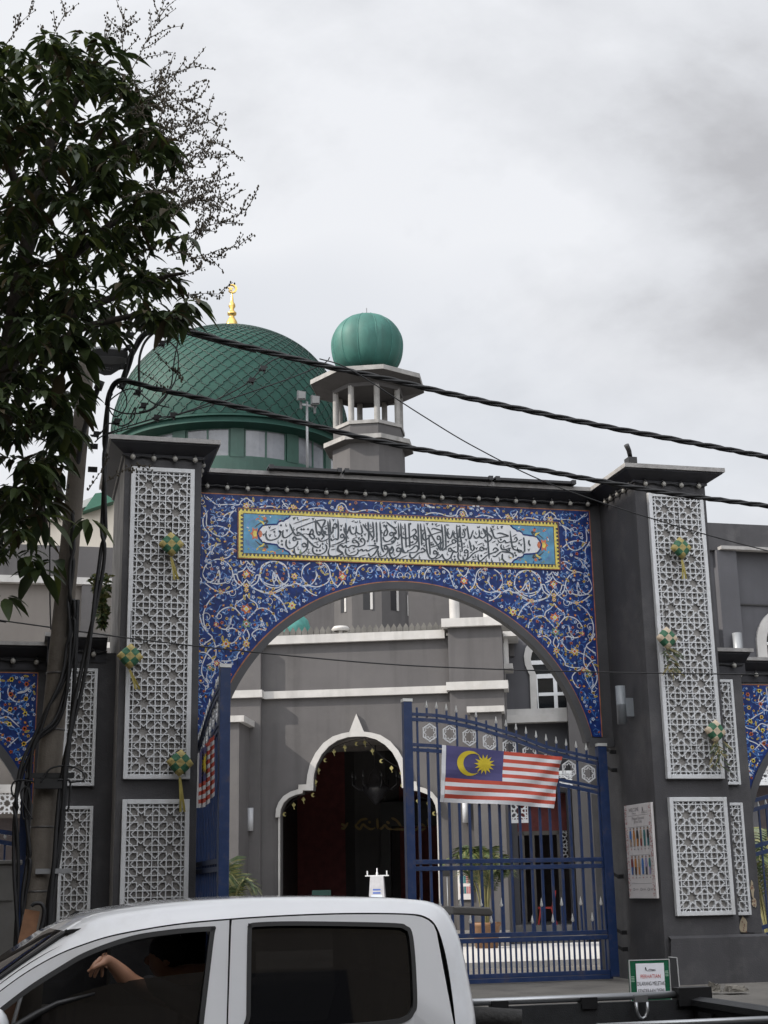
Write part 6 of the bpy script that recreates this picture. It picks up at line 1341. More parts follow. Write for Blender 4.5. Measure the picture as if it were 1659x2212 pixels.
    # far flank: dark frame with two tinted openings
    fy = lambda z: 2*YC-sideY(z); b = MB()
    b.box(-.62, 2.1, fy(.8)-.04, fy(.8), .5, 1.13)
    for P in ([(xb-.05, 1.13), (xb+.09, 1.13), (xb+.09, 1.72), (xb-.05, 1.72)], [(1.8, 1.13), (2.1, 1.13), (2.02, 1.72), (1.75, 1.72)], [(-.62, 1.13), (-.5, 1.13), (.42, 1.7), (.42, 1.76), (.3, 1.76)], [(.42, 1.68), (2.0, 1.70), (2.0, 1.76), (.42, 1.75)]): b.prism([(x, fy(z), z) for x, z in P], (0, -.03, 0))
    b.build('far_flank', CABIN, t)
    b = MB(); b.poly([(x, fy(z)-.04, z) for x, z in ((-.5, 1.13), (2.0, 1.13), (1.95, 1.74), (.42, 1.72))]); b.build('far_glass', mat('far_tinted_glass', (.003, .003, .004), .05, var=.05, alpha=.8), t)
    # cabin: seats, dash, headlining, rear wall
    for sx in (.42, 1.2):
        for yy in (7.12, 7.86): b = MB(); b.box(sx, sx+.5, yy, yy+.5, .7, .88); b.prism([(sx+.42, yy, .86), (sx+.56, yy, .86), (sx+.70, yy, 1.42), (sx+.60, yy, 1.42)], (0, .5, 0)); b.box(sx+.62, sx+.72, yy+.13, yy+.37, 1.44, 1.62); b.build('seat', CABIN, t, bevel=.02)
    b = MB(); b.box(-.7, -.25, 7.0, 8.35, .75, 1.08); b.build('dashboard', CABIN, t); b = MB(); b.box(1.93, 1.98, 6.98, 8.36, .5, 1.68); b.build('cab_rear_wall', CABIN, t); b = MB(); b.box(-.7, 1.98, 6.9, 8.45, .42, .5); b.build('cabin_floor', CABIN, t)
    # bonnet, front wing, lower body, wheels
    b = MB()
    prof = [(-.60, 1.13), (-1.0, 1.09), (-1.6, 1.0), (-1.95, .9), (-2.05, .7), (-2.05, .45)]
    P3 = [[(x, TY+.02, z-.08), (x, TY+.1, z), (x, YC, z+.04), (x, 2*YC-TY-.1, z), (x, 2*YC-TY-.02, z-.08)] for x, z in prof]
    for r0, r1 in zip(P3, P3[1:]):
        for j in range(4): b.add([r0[j], r1[j], r1[j+1], r0[j+1]], [(0, 1, 2, 3)], 0, True)
    for yy in (TY+.02, 2*YC-TY-.02): b.prism([(-.61, yy, 1.05), (-1.0, yy, 1.01), (-1.6, yy, .92), (-1.95, yy, .82), (-2.05, yy, .45), (-1.75, yy, .45), (-1.7, yy, .75), (-1.3, yy, .87), (-.95, yy, .75), (-.9, yy, .45), (-.61, yy, .45)], (0, .012 if yy < YC else -.012, 0))
    b.box(-.62, 2.1, TY+.03, 2*YC-TY-.03, .40, .53); b.build('front_body', PAINT, t)
    for x in (-1.32, 3.25):
        for yy, sg in ((TY+.13, 1), (2*YC-TY-.13, -1)):
            b = MB(); P = [(.20, -.11), (.34, -.12), (.385, -.09), (.385, .09), (.34, .12), (.20, .11)]; nn2 = 30
            for i in range(len(P)-1):
                for k in range(nn2):
                    a0, a1 = 2*math.pi*k/nn2, 2*math.pi*(k+1)/nn2; f_ = lambda r, h, a: (x+r*math.cos(a), yy+h, .385+r*math.sin(a))
                    b.add([f_(*P[i], a0), f_(*P[i], a1), f_(*P[i+1], a1), f_(*P[i+1], a0)], [(0, 1, 2, 3)], 0, True)
            w_ = b.build('wheel', mat('tyre_rubber', (.015, .015, .016), .8, bump=.1), t)
            b = MB(); b.prism([(x+.21*math.cos(2*math.pi*k/24), yy-.06*sg, .385+.21*math.sin(2*math.pi*k/24)) for k in range(24)], (0, .06*sg, 0)); 
            for k in range(6): a = k*math.pi/3; b.bar((x+.04*math.cos(a), yy-.075*sg, .385+.04*math.sin(a)), (x+.2*math.cos(a), yy-.075*sg, .385+.2*math.sin(a)), .05, .03, up=(0, 1, 0))
            b.build('rim', mat('alloy_rim', (.5, .5, .52), .3, .8), w_)
    # load bed
    XE = 4.06; xc0 = 2.12; ya, yb = TY-.02, 2*YC-TY+.02
    b = MB(); b.box(xc0, XE+.08, ya, ya+.045, .5, 1.155); b.box(xc0, XE+.08, yb-.045, yb, .5, 1.155); b.box(XE+.02, XE+.08, ya+.046, yb-.046, .5, 1.12); b.build('bed_side', PAINT, t, bevel=.01)
    b = MB(); b.box(xc0, XE, ya+.046, ya+.10, .6, 1.165); b.box(xc0, XE, yb-.10, yb-.046, .6, 1.165); b.box(xc0, XE, ya+.1, yb-.1, .58, .64); b.box(xc0, xc0+.05, ya+.1, yb-.1, .64, 1.15)
    for k in range(9): b.box(xc0+.12+k*.18, xc0+.18+k*.18, yb-.13, yb-.099, .64, 1.05)
    b.build('bed_liner', LINER, t)
    b = MB(); b.prism([(XE-.08, ya+.1, 1.13), (XE+.10, ya+.1, 1.15), (XE+.10, ya+.1, 1.165), (XE-.02, ya+.1, 1.18), (XE-.08, ya+.1, 1.165)], (0, yb-ya-.2, 0)); b.box(XE-.05, XE+.0, ya+.101, yb-.101, .64, 1.128)
    for k in range(4): b.box(XE-.075, XE-.051, ya+.25+k*.38, ya+.42+k*.38, .7, 1.1)
    b.build('tailgate', LINER, t)
    tubem = mat('brushed_rail', (.38, .39, .40), .35, .8, var=.05)
    b = MB(); y_ = yb-.07; b.tube([(xc0+.05, y_, 1.195), (XE-.1, y_, 1.195)], .022, 10); b.build('bed_rail', tubem, t); b = MB(); b.tube([(xc0+.6, ya+.03, 1.19), (XE+.04, ya+.03, 1.19)], .016, 10); b.build('bed_rail', tubem, t)
    for x in (2.72, 3.28): b = MB(); b.box(x, x+.10, y_-.045, y_+.03, 1.135, 1.20); b.build('rail_clamp', SEAL, t)
    b = MB(); b.box(xc0+.6, XE+.08, ya-.004, ya+.1, 1.156, 1.178); b.build('side_capping', SEAL, t); b = MB(); b.box(XE-.16, XE+.06, y_-.06, y_+.04, 1.13, 1.235)
    b.build('rail_clamp', SEAL, t)
    lp = onY(1384, 2172, yb-.15); b = MB(); b.box(lp.x-.04, lp.x+.04, yb-.17, yb-.135, lp.z+.02, lp.z+.06)
    P = [(lp.x-.035, yb-.165, lp.z+.02), (lp.x-.035, yb-.165, lp.z-.03), (lp.x-.02, yb-.165, lp.z-.065), (lp.x, yb-.165, lp.z-.075), (lp.x+.02, yb-.165, lp.z-.065), (lp.x+.035, yb-.165, lp.z-.03), (lp.x+.035, yb-.165, lp.z+.02)]; b.tube(P, .011, 6); b.build('tie_down_ring', tubem, t)
    b = MB(); q = onY(1068, 2200, 7.6); pts = [(q.x-.25, 7.62, q.z+.015), (q.x-.1, 7.6, q.z+.01), (q.x+.05, 7.57, q.z), (q.x+.13, 7.55, q.z-.01)]
    b.tube(pts, [.05, .055, .052, .056], 14, caps=False); b.tube(pts, [.04, .044, .042, .046], 14, caps=False); b.build('rolled_cover', mat('rolled_black_canvas', (.025, .024, .023), .75, var=.3, scale=25, bump=.5, bscale=30), t)
    q = onY(950, 1958, 8.1); b = MB(); b.prism([(q.x-.16, 7.3, q.z+.01), (q.x+.04, 7.3, q.z+.0), (q.x+.06, 7.3, q.z-.025), (q.x+.05, 7.3, q.z-.045), (q.x-.16, 7.3, q.z-.03)], (0, .95, 0)); b.build('roof_spoiler', mat('grey_spoiler_plastic', (.09, .085, .08), .5), t, bevel=.008)
    return t
TRUCK = truck()
# ---------------------------------------------------------------- passenger
def skin(name, chains, mats, parent, sub=2, label=None):
    "chains: list of [(point, radius), ...]; points shared by value are welded"
    vs = []; rs = []; es = []; idx = {}
    def vi(p, r):
        k = tuple(round(c, 4) for c in p)
        if k not in idx: idx[k] = len(vs); vs.append(p); rs.append(r)
        return idx[k]
    for ch in chains:
        l = None
        for p, r in ch:
            i = vi(tuple(p), r)
            if l is not None and l != i: es.append((l, i))
            l = i
    me = bpy.data.meshes.new(name); me.from_pydata(vs, es, []); o = bpy.data.objects.new(name, me); sc.collection.objects.link(o)
    md = o.modifiers.new('skin', 'SKIN'); md.use_smooth_shade = True; md.branch_smoothing = .6
    for i, v in enumerate(me.skin_vertices[0].data): r = rs[i]; v.radius = r if isinstance(r, tuple) else (r, r); v.use_root = i == 0
    s2 = o.modifiers.new('sub', 'SUBSURF'); s2.levels = s2.render_levels = sub
    dg = bpy.context.evaluated_depsgraph_get(); dg.update(); m2 = bpy.data.meshes.new_from_object(o.evaluated_get(dg)); bpy.data.objects.remove(o)
    b = MB(); b.add([v.co[:] for v in m2.vertices], [list(p.vertices) for p in m2.polygons], 0, True); bpy.data.meshes.remove(m2)
    return b.build(name, mats, parent, label=label)
def person():
    h = lambda cx, cy, Y: np.array(onY(155.5+.2188*cx, 2004.6+.2188*cy, Y))
    elbow = h(590, 560, 6.96); wrist = h(385, 335, 6.84); kn = h(262, 318, 6.80)
    sh = np.array([.98, 7.14, 1.38]); nk = np.array([1.0, 7.33, 1.47]); pel = np.array([1.0, 7.35, .95])
    head = np.array(onY(352, 2066, 7.33)); 
    t = thing('person', 'person in dark clothes riding in the truck with one bare forearm over the lowered window', 'person', (1.0, 7.35, .88))
    SK = mat('tan_skin', (.30, .155, .095), .5, var=.08, scale=14)
    chain = [[(pel, .13), (np.array([1.0, 7.34, 1.2]), .135), (np.array([1.0, 7.33, 1.36]), .115), (nk, .055), (np.array([head[0]+.012, 7.33, head[2]-.09]), .052), (head+[-.015, 0, -.03], (.072, .08)), (head+[0, 0, .045], (.074, .082))],
             [(np.array([1.0, 7.33, 1.36]), .115), (sh, .062), (np.array([.90, 7.02, 1.30]), .05), (elbow, .048), ((elbow*.62+wrist*.38), .046), ((elbow*.3+wrist*.7), .036), (wrist, (.026, .033)), ((wrist*.6+kn*.4)+[0, 0, .006], (.022, .040)), (kn+[.012, 0, 0], (.016, .034))],
             [(np.array([1.0, 7.33, 1.36]), .115), (np.array([.98, 7.53, 1.38]), .062), (np.array([.85, 7.6, 1.18]), .045), (np.array([.6, 7.5, 1.08]), .035)],
             [(pel, .13), (np.array([.62, 7.25, .93]), .085), (np.array([.3, 7.25, .62]), .06)], [(pel, .13), (np.array([.62, 7.48, .93]), .085), (np.array([.3, 7.48, .62]), .06)]]
    base = kn+[.012, 0, 0]
    fingers = [[(232, 345, 6.765), (205, 385, 6.755), (176, 425, 6.76), (150, 428, 6.765)], [(225, 372, 6.79), (196, 430, 6.785), (182, 462, 6.79), (180, 486, 6.795)], [(262, 385, 6.815), (240, 436, 6.81), (225, 470, 6.812), (220, 496, 6.815)], [(300, 372, 6.84), (300, 425, 6.838), (298, 462, 6.838), (292, 488, 6.84)]]
    for k, f in enumerate(fingers):
        P = [h(*p) for p in f]; r = .0092-.0006*k
        chain.append([(base, (.016, .034))]+[(P[0], r*1.15), (P[1], r*1.05), (P[2], r*.95), (P[3], r*.8)])
    th = [h(300, 350, 6.775), h(250, 372, 6.752), h(215, 395, 6.748), h(188, 412, 6.748)]
    chain.append([((wrist*.6+kn*.4)+[0, 0, .006], (.022, .040))]+[(p, r) for p, r in zip(th, (.013, .011, .0095, .008))])
    body = skin('body', chain, SK, t)
    # face details and ears stay with the body mesh in the dark of the cab
    b = MB(); fx = head+[-.058, 0, -.005]; b.ell(fx+[-.012, 0, -.012], .02, .013, .022, 8, 6); b.build('nose', SK, t)
    for dy in (-.03, .03): b = MB(); b.ell(fx+[.008, dy, .012], .01, .014, .008, 8, 6); b.build('eye', mat('eye_white', (.5, .48, .45), .3), t)
    for dy in (-.07, .07): b = MB(); b.ell(head+[.012, dy, -.01], .022, .01, .032, 8, 6); b.build('ear', SK, t)
    b = MB(); b.ell(fx+[.006, 0, -.048], .012, .022, .007, 8, 5); b.build('mouth', mat('lip_tone', (.2, .07, .05), .5), t)
    CL = mat('black_cotton', (.008, .008, .009), .9)
    skin('shirt', [[(np.array([1.0, 7.35, .92]), .15), (np.array([1.0, 7.34, 1.2]), .155), (np.array([1.0, 7.33, 1.38]), .13), (np.array([1.0, 7.33, 1.44]), .075)], [(np.array([1.0, 7.33, 1.38]), .13), (sh, .08), (np.array([.90, 7.02, 1.30]), .065), (elbow+[.03, .01, .01], .058)], [(np.array([1.0, 7.33, 1.38]), .13), (np.array([.98, 7.53, 1.38]), .08), (np.array([.85, 7.6, 1.18]), .058)]], CL, t)
    skin('trousers', [[(pel+[0, 0, -.02], .15), (np.array([.62, 7.25, .93]), .1), (np.array([.28, 7.25, .62]), .075)], [(pel+[0, 0, -.02], .15), (np.array([.62, 7.48, .93]), .1), (np.array([.28, 7.48, .62]), .075)]], CL, t)
    b = MB(); b.ell(head+[.022, 0, .03], .09, .094, .092, 16, 10); b.build('hair', CL, t)
person()
# ================================================================ utility pole, cables, lamp, things at its foot
YP = 18.2
pa = onY(76, 1985, YP); pb = onY(176, 905, YP); pd = (pb-pa)/(pb.z-pa.z)
def pole_at(z): return pa+pd*(z-pa.z)
M_CAB = mat('black_cable', (.011, .011, .012), .55, var=.2)
def pole():
    t = thing('utility_pole', 'leaning round concrete utility pole wrapped with black cables', 'utility pole', pole_at(.14))
    b = MB(); zt_ = onY(190, 740, YP).z; zs = [.1, 1.5, 3, 4.5, 6, 7.2, zt_]; b.tube([pole_at(z) for z in zs], [.168, .162, .152, .138, .124, .11, .102], 24)
    b.build('shaft', mat('stained_pole_concrete', (.155, .135, .112), .85, var=.15, scale=2.5, bump=.3, bscale=40, dirt=(.07, .06, .05), dirtamt=.6, dscale=2.2), t)
    for py in (1455, 1577, 1690, 1787, 1925):
        z = onY(110, py, YP).z; c = pole_at(z); b = MB(); r = .168-.0068*z
        b.lathe([(r, -.015), (r+.008, -.012), (r+.008, .012), (r, .015)], c, 20); b.build('steel_band', mat('dull_steel_band', (.12, .115, .11), .5, .6), t)
    z = onY(110, 1680, YP).z; c = pole_at(z)
    b = MB(); b.box(c.x-.28, c.x+.30, c.y-.24, c.y-.17, z-.02, z+.04); b.box(c.x-.16, c.x+.18, c.y-.3, c.y-.17, z-.15, z-.03); b.build('cable_bracket', mat('dark_bracket_steel', (.03, .03, .03), .6, .4), t)
    z = onY(140, 1882, YP).z; c = pole_at(z); b = MB(); b.box(c.x-.05, c.x+.38, c.y-.24, c.y-.18, z-.03, z+.03); b.build('angle_bracket', mat('galvanised_steel', (.42, .43, .43)), t)
    b = MB()
    for py, dx in ((965, .12), (1015, .14), (1055, -.1)): z = onY(170, py, YP).z; c = pole_at(z); b.box(c.x+dx, c.x+dx+.12, c.y-.08, c.y-.02, z-.03, z+.03)
    b.build('step_iron', M_CAB, t)
    # white reflective plate with the pole's number
    p1 = onY(91, 2165, YP-.19); b = MB(); c = pole_at(.62)
    # street lamp carried by the pole
    return t
POLE = pole()
def lamp():
    a0, a1, a2 = onY(172, 975, YP-.12), onY(190, 900, YP-.2), onY(218, 822, YP-.35)
    t = thing('street_lamp', 'grey flat street lamp head on a short arm at the top of the utility pole', 'street lamp', a0)
    b = MB(); C = cr([a0-Vector((.02, -.1, .35)), a0, a1, a2], 6); b.tube(C, .035, 10); b.tube(C[-3:], .055, 10); b.build('arm', mat('dark_lamp_arm', (.05, .05, .052), .5, .4), t)
    P0_ = np.array(a2); n = np.array([.05, -.80, -.6]); n /= np.linalg.norm(n)
    ol = [(197, 762), (200, 754), (216, 752), (240, 753), (268, 756), (277, 760), (277, 775), (272, 786), (256, 801), (240, 811), (226, 812), (210, 806), (201, 797), (192, 780)]
    O = [onN(x, y, P0_, n) for x, y in ol]; N = Vector(n)
    b = MB(); b.prism(O, -N*.10); h = b.build('lamp_head', mat('grey_lamp_housing', (.16, .16, .165), .45, .2, var=.08), t, bevel=.015)
    I = [onN(x, y, P0_, n)+N*.004 for x, y in ((202, 772), (206, 768), (240, 769), (264, 771), (272, 774), (271, 781), (264, 786), (236, 787), (208, 783), (203, 778))]
    b = MB(); b.prism(I, N*.012); b.build('lens', mat('lamp_lens', (.22, .22, .22), .2, var=.1), h, bevel=.004)
    fl = MB()
    for k in range(8): q = onN(210+k*4.6, 791+k*.7, P0_, n)+N*.003; fl.ell(q, .007, .007, .009, 5, 4)
    for a, c in (((214, 797), (238, 800)), ((221, 797), (217, 801))): fl.bar(onN(*a, P0_, n)+N*.003, onN(*c, P0_, n)+N*.003, .006)
    fl.build('moulded_marks', mat('lamp_marking', (.28, .28, .28), .5), h)
lamp()
def path3(px, Y0, Y1=None):
    Y1 = Y0 if Y1 is None else Y1; n = len(px); return [onY(x, y, Y0+(Y1-Y0)*i/(n-1)) for i, (x, y) in enumerate(px)]
def cable(px, Y0, Y1, r, label, name='cable', group=None, strands=1, pitch=.9, n=8, knobs=()):
    P = cr(path3(px, Y0, Y1), n); b = MB()
    if strands == 1: b.tube(P, r, 6)
    else:
        L_ = 0
        ph = []
        for i, p in enumerate(P): L_ += (p-P[i-1]).length if i else 0; ph.append(L_)
        for s in range(strands):
            Q = []
            for i, p in enumerate(P):
                d = (P[min(i+1, len(P)-1)]-P[max(i-1, 0)]).normalized(); a = d.cross(Vector((0, 0, 1))).normalized(); c = a.cross(d); th = 2*math.pi*(ph[i]/pitch+s/strands); Q.append(p+(a*math.cos(th)+c*math.sin(th))*r*1.05)
            b.tube(Q, r, 6)
    o = b.build(name, M_CAB, None, label=label, cat='cable', group=group)
    for k, (x, y) in enumerate(knobs):
        q = onY(x, y, Y0); b = MB(); b.box(q.x-.035, q.x+.035, q.y-.035, q.y+.035, q.z-.03, q.z+.03); b.bar(q+Vector((-.06, 0, -.02-.01*(k % 3))), q+Vector((.06, 0, .03)), .022); b.bar(q+Vector((.02, 0, -.06)), q+Vector((-.01, 0, .03)), .018); b.build('splice', M_CAB, o)
    return o
GRP = 'overhead cables strung from the utility pole'
Yc = 17.6
cable([(262, 838), (277, 788), (300, 736), (333, 711), (367, 705), (417, 717), (483, 737), (553, 754), (700, 790), (850, 822), (1000, 857), (1150, 889), (1300, 920), (1450, 948), (1659, 987), (1800, 1012), (2600, 1130), (3600, 1240)], Yc, 16.6, .021, 'upper thick twisted black cable running from the lamp across the dome to the right', 'power_cable', GRP, 3, .9, 10, ((283, 724), (303, 710), (350, 742), (400, 706), (277, 751), (267, 792)))
cable([(232, 876), (238, 845), (252, 826), (275, 823), (330, 838), (440, 862), (560, 890), (700, 925), (830, 956), (1000, 987), (1150, 1012), (1300, 1040), (1450, 1066), (1659, 1093), (1800, 1112), (2600, 1210), (3600, 1300)], Yc, 16.4, .019, 'lower thick twisted black cable running in front of the minaret to the right', 'power_cable', GRP, 3, .8, 10, ((263, 834), (298, 848), (310, 876)))
cable([(302, 850), (300, 800), (303, 765), (316, 735), (342, 714), (375, 714), (430, 728), (500, 747), (553, 760)], Yc-.1, Yc-.1, .018, 'short thick black jumper cable looping up to the upper twisted cable', 'power_cable', GRP)
cable([(690, 775), (760, 800), (905, 893), (1030, 968), (1200, 1050), (1450, 1133), (1659, 1190), (1800, 1222), (2600, 1330), (3600, 1420)], 17.0, 16.2, .008, 'thin black wire slanting down across the poster pillar cap', 'wire', GRP)
cable([(-900, 1190), (-60, 1332), (0, 1340), (130, 1358), (330, 1385), (560, 1410), (800, 1432), (1000, 1443), (1300, 1452), (1659, 1457), (1800, 1457), (2600, 1430), (3600, 1390)], 19.5, 19.5, .010, 'thin black wire sagging across the arch opening', 'wire', GRP)
cable([(205, 955), (233, 936), (333, 904), (373, 898), (433, 878), (500, 848), (540, 823), (565, 797), (590, 778), (625, 765)], Yc+.1, Yc+.1, .009, 'thin wire with two lumps crossing the lower left of the dome', 'wire', GRP, knobs=((568, 796), (543, 822), (373, 897), (338, 902)))
cable([(225, 940), (300, 920), (373, 899), (460, 874), (553, 843), (640, 812), (700, 785), (712, 772)], Yc+.15, Yc+.15, .008, 'thin wire rising across the dome to the upper twisted cable', 'wire', GRP)
cable([(385, 711), (384, 740), (377, 775), (368, 838), (345, 872), (315, 890), (270, 893), (235, 880)], Yc+.05, Yc+.05, .010, 'thin loose wire loop hanging before the left edge of the dome', 'wire', GRP)
cable([(365, 737), (382, 756), (385, 790), (375, 830), (352, 860), (325, 884), (300, 890)], Yc, Yc, .009, 'second thin loose wire loop hanging before the left edge of the dome', 'wire', GRP)
cable([(247, 826), (270, 850), (272, 880), (250, 900), (235, 880), (243, 860), (285, 840), (330, 870), (365, 880)], Yc, Yc, .009, 'tangle of thin wire just right of the pole top', 'wire', GRP)
cable([(280, 905), (292, 880), (288, 905), (265, 920), (235, 915), (215, 938), (195, 940)], Yc, Yc, .010, 'short curl of wire below the pole top tangle', 'wire', GRP, knobs=((253, 910), (208, 938)))
V = 'cables running down the utility pole'
cable([(240, 848), (233, 871), (227, 958), (225, 1058), (222, 1191), (207, 1296), (191, 1390), (173, 1484), (156, 1562), (141, 1640), (134, 1702), (122, 1827), (109, 1921), (103, 1984), (98, 2070)], Yc+.25, YP-.24, .026, 'thick black cable hanging free from the pole top and swinging back to the pole', 'down_cable', V, 2, 3.)
cable([(157, 1104), (156, 1200), (150, 1296), (147, 1405), (134, 1471), (103, 1530), (78, 1593), (50, 1655), (34, 1734), (34, 1827), (36, 1952), (36, 2080)], YP-.2, YP-.25, .024, 'black cable pair crossing the pole face and leaving along its outer side', 'down_cable', V, 2, 2.5)
cable([(160, 1296), (155, 1400), (141, 1500), (120, 1560), (78, 1600), (62, 1671), (59, 1765), (62, 1859), (50, 1952), (46, 2080)], YP-.22, YP-.22, .022, 'inner black cable bundle bending round the pole below the screens', 'down_cable', V, 2, 2.)
cable([(168, 1296), (160, 1480), (150, 1600), (142, 1680), (133, 1800), (120, 1900), (108, 1990), (104, 2070)], YP-.2, YP-.2, .03, 'straight thick black cable down the right side of the pole', 'down_cable', V)
cable([(100, 960), (103, 1040), (107, 1124), (108, 1296), (110, 1360)], YP-.3, YP-.2, .010, 'thin wire hanging straight down left of the pole', 'wire', V)
cable([(40, 1690), (30, 1720), (25, 1700), (40, 1685), (90, 1690), (100, 1680)], YP-.28, YP-.28, .012, 'thin wire loop sticking out left of the pole bracket', 'wire', V)
cable([(88, 1690), (110, 1660), (150, 1655), (178, 1668), (180, 1685), (150, 1690)], YP-.3, YP-.3, .012, 'small wire loop to the right of the pole bracket', 'wire', V)
cable([(125, 1685), (148, 1685), (152, 1700), (148, 1745), (140, 1750)], YP-.3, YP-.28, .014, 'short black cable end hooked over the pole bracket', 'wire', V)
cable([(62, 1690), (48, 1740), (52, 1770), (66, 1745), (58, 1700), (45, 1720), (70, 1770)], YP-.27, YP-.27, .010, 'crumpled wire tangle beside the pole bracket', 'wire', V)
def foot():
    Y = 19.0; p0 = onY(-90, 1862, Y); p1 = onY(43, 1862, Y); zt_ = onY(20, 1858, Y).z
    t = thing('meter_cabinet', 'light grey metal cabinet on the pavement left of the utility pole', 'cabinet', ((p0.x+p1.x)/2, Y, .17))
    cm = mat('grey_cabinet_paint', (.20, .195, .185), .5, var=.1, dirt=(.1, .09, .08), dirtamt=.4)
    b = MB(); b.box(p0.x, p1.x, Y, Y+.6, .17, zt_-.05); b.build('housing', cm, t, bevel=.01)
    b = MB(); b.box(p0.x-.03, p1.x+.03, Y-.05, Y+.63, zt_-.049, zt_); b.build('lid', cm, t, bevel=.01)
    b = MB(); q = onY(30, 1905, Y); b.box(p0.x+.1, q.x, Y-.03, Y-.001, onY(20, 1945, Y).z, onY(20, 1900, Y).z); b.build('door_panel', cm, t)
    Y = 17.3; b = MB(); A, B = onY(70, 1968, Y), onY(40, 2110, Y-.25); d = (B-A); f_ = A+d*(A.z/(A.z-B.z)); w_ = .062
    b.bar(A, f_, .17, .06, up=(0, 1, 0)); o = b.build('timber_plank', mat('weathered_brown_timber', (.16, .075, .035), .8, var=.3, scale=5, streak=.5), None, label='brown timber plank leaning at the foot of the utility pole', cat='plank')
    A, B = onY(87, 2010, Y-.1), onY(70, 2068, Y-.25); f_ = A+(B-A)*(A.z/(A.z-B.z)); t = thing('walking_stick', 'white stick with a black crook handle leaning beside the timber plank', 'walking stick', f_)
    b = MB(); b.tube([A, f_], .022, 8); b.build('shaft', M_WH, t); b = MB(); b.tube(cr(path3([(87, 2010), (92, 1990), (95, 1965), (88, 1952), (74, 1952), (68, 1958)], Y-.1), 5), .022, 8); b.build('crook_handle', M_BLK, t)
foot()
# ================================================================ shophouses: unseen row added for shade (left), row facing the gate (behind the viewer)
def shophouses():
    M1 = mat('faded_shop_wall', (.42, .36, .28), .85, var=.15, scale=.5, streak=.3); M2 = mat('shop_awning', (.16, .12, .10), .8, var=.2); M3 = mat('pale_signboard', (.34, .30, .25), .6, var=.2)
    def row(name, label, O, ax, ay, width, depth, height):
        t = thing(name, label, 'building', O); O = Vector(O); ax = Vector(ax); ay = Vector(ay)
        def bx(b, u0, u1, v0, v1, z0, z1): 
            P = [O+ax*u+ay*v for u, v in ((u0, v0), (u1, v0), (u1, v1), (u0, v1))]; b.prism([p+Vector((0, 0, z0)) for p in P], (0, 0, z1-z0))
        b = MB(); bx(b, 0, width, 0, depth, 0, height); b.build('wall', M1, t)
        k = int(width//5)
        for i in range(k):
            u = 1+i*5
            b = MB(); bx(b, u, u+3.4, -.06, .02, .1, 2.9); b.build('shopfront', M_DARK, t)
            b = MB(); P = [O+ax*(u-.5)+Vector((0, 0, 3.5)), O+ax*(u+3.9)+Vector((0, 0, 3.5)), O+ax*(u+3.9)-ay*1.6+Vector((0, 0, 3.05)), O+ax*(u-.5)-ay*1.6+Vector((0, 0, 3.05))]; b.prism(P, (0, 0, .06)); b.build('awning', M2, t)
            b = MB(); bx(b, u, u+3.2, -.12, -.01, 3.7, 4.6); b.build('signboard', M3, t)
            for z in range(5, int(height)-2, 3): b = MB(); bx(b, u+.5, u+2.7, -.04, .02, z, z+1.5); b.build('window', M_GLASS, t)
        return t
    row('shophouse_row', 'unseen tall shophouse row added to shade the street left of the pole', (-7.5, -30, 0), (0, 1, 0), (-1, 0, 0), 55.5, 12, 21.5)
    row('shophouse_row', 'shophouse row facing the gate from across the road', (32, -9.5, 0), (-1, 0, 0), (0, -1, 0), 38, 10, 13)
shophouses()
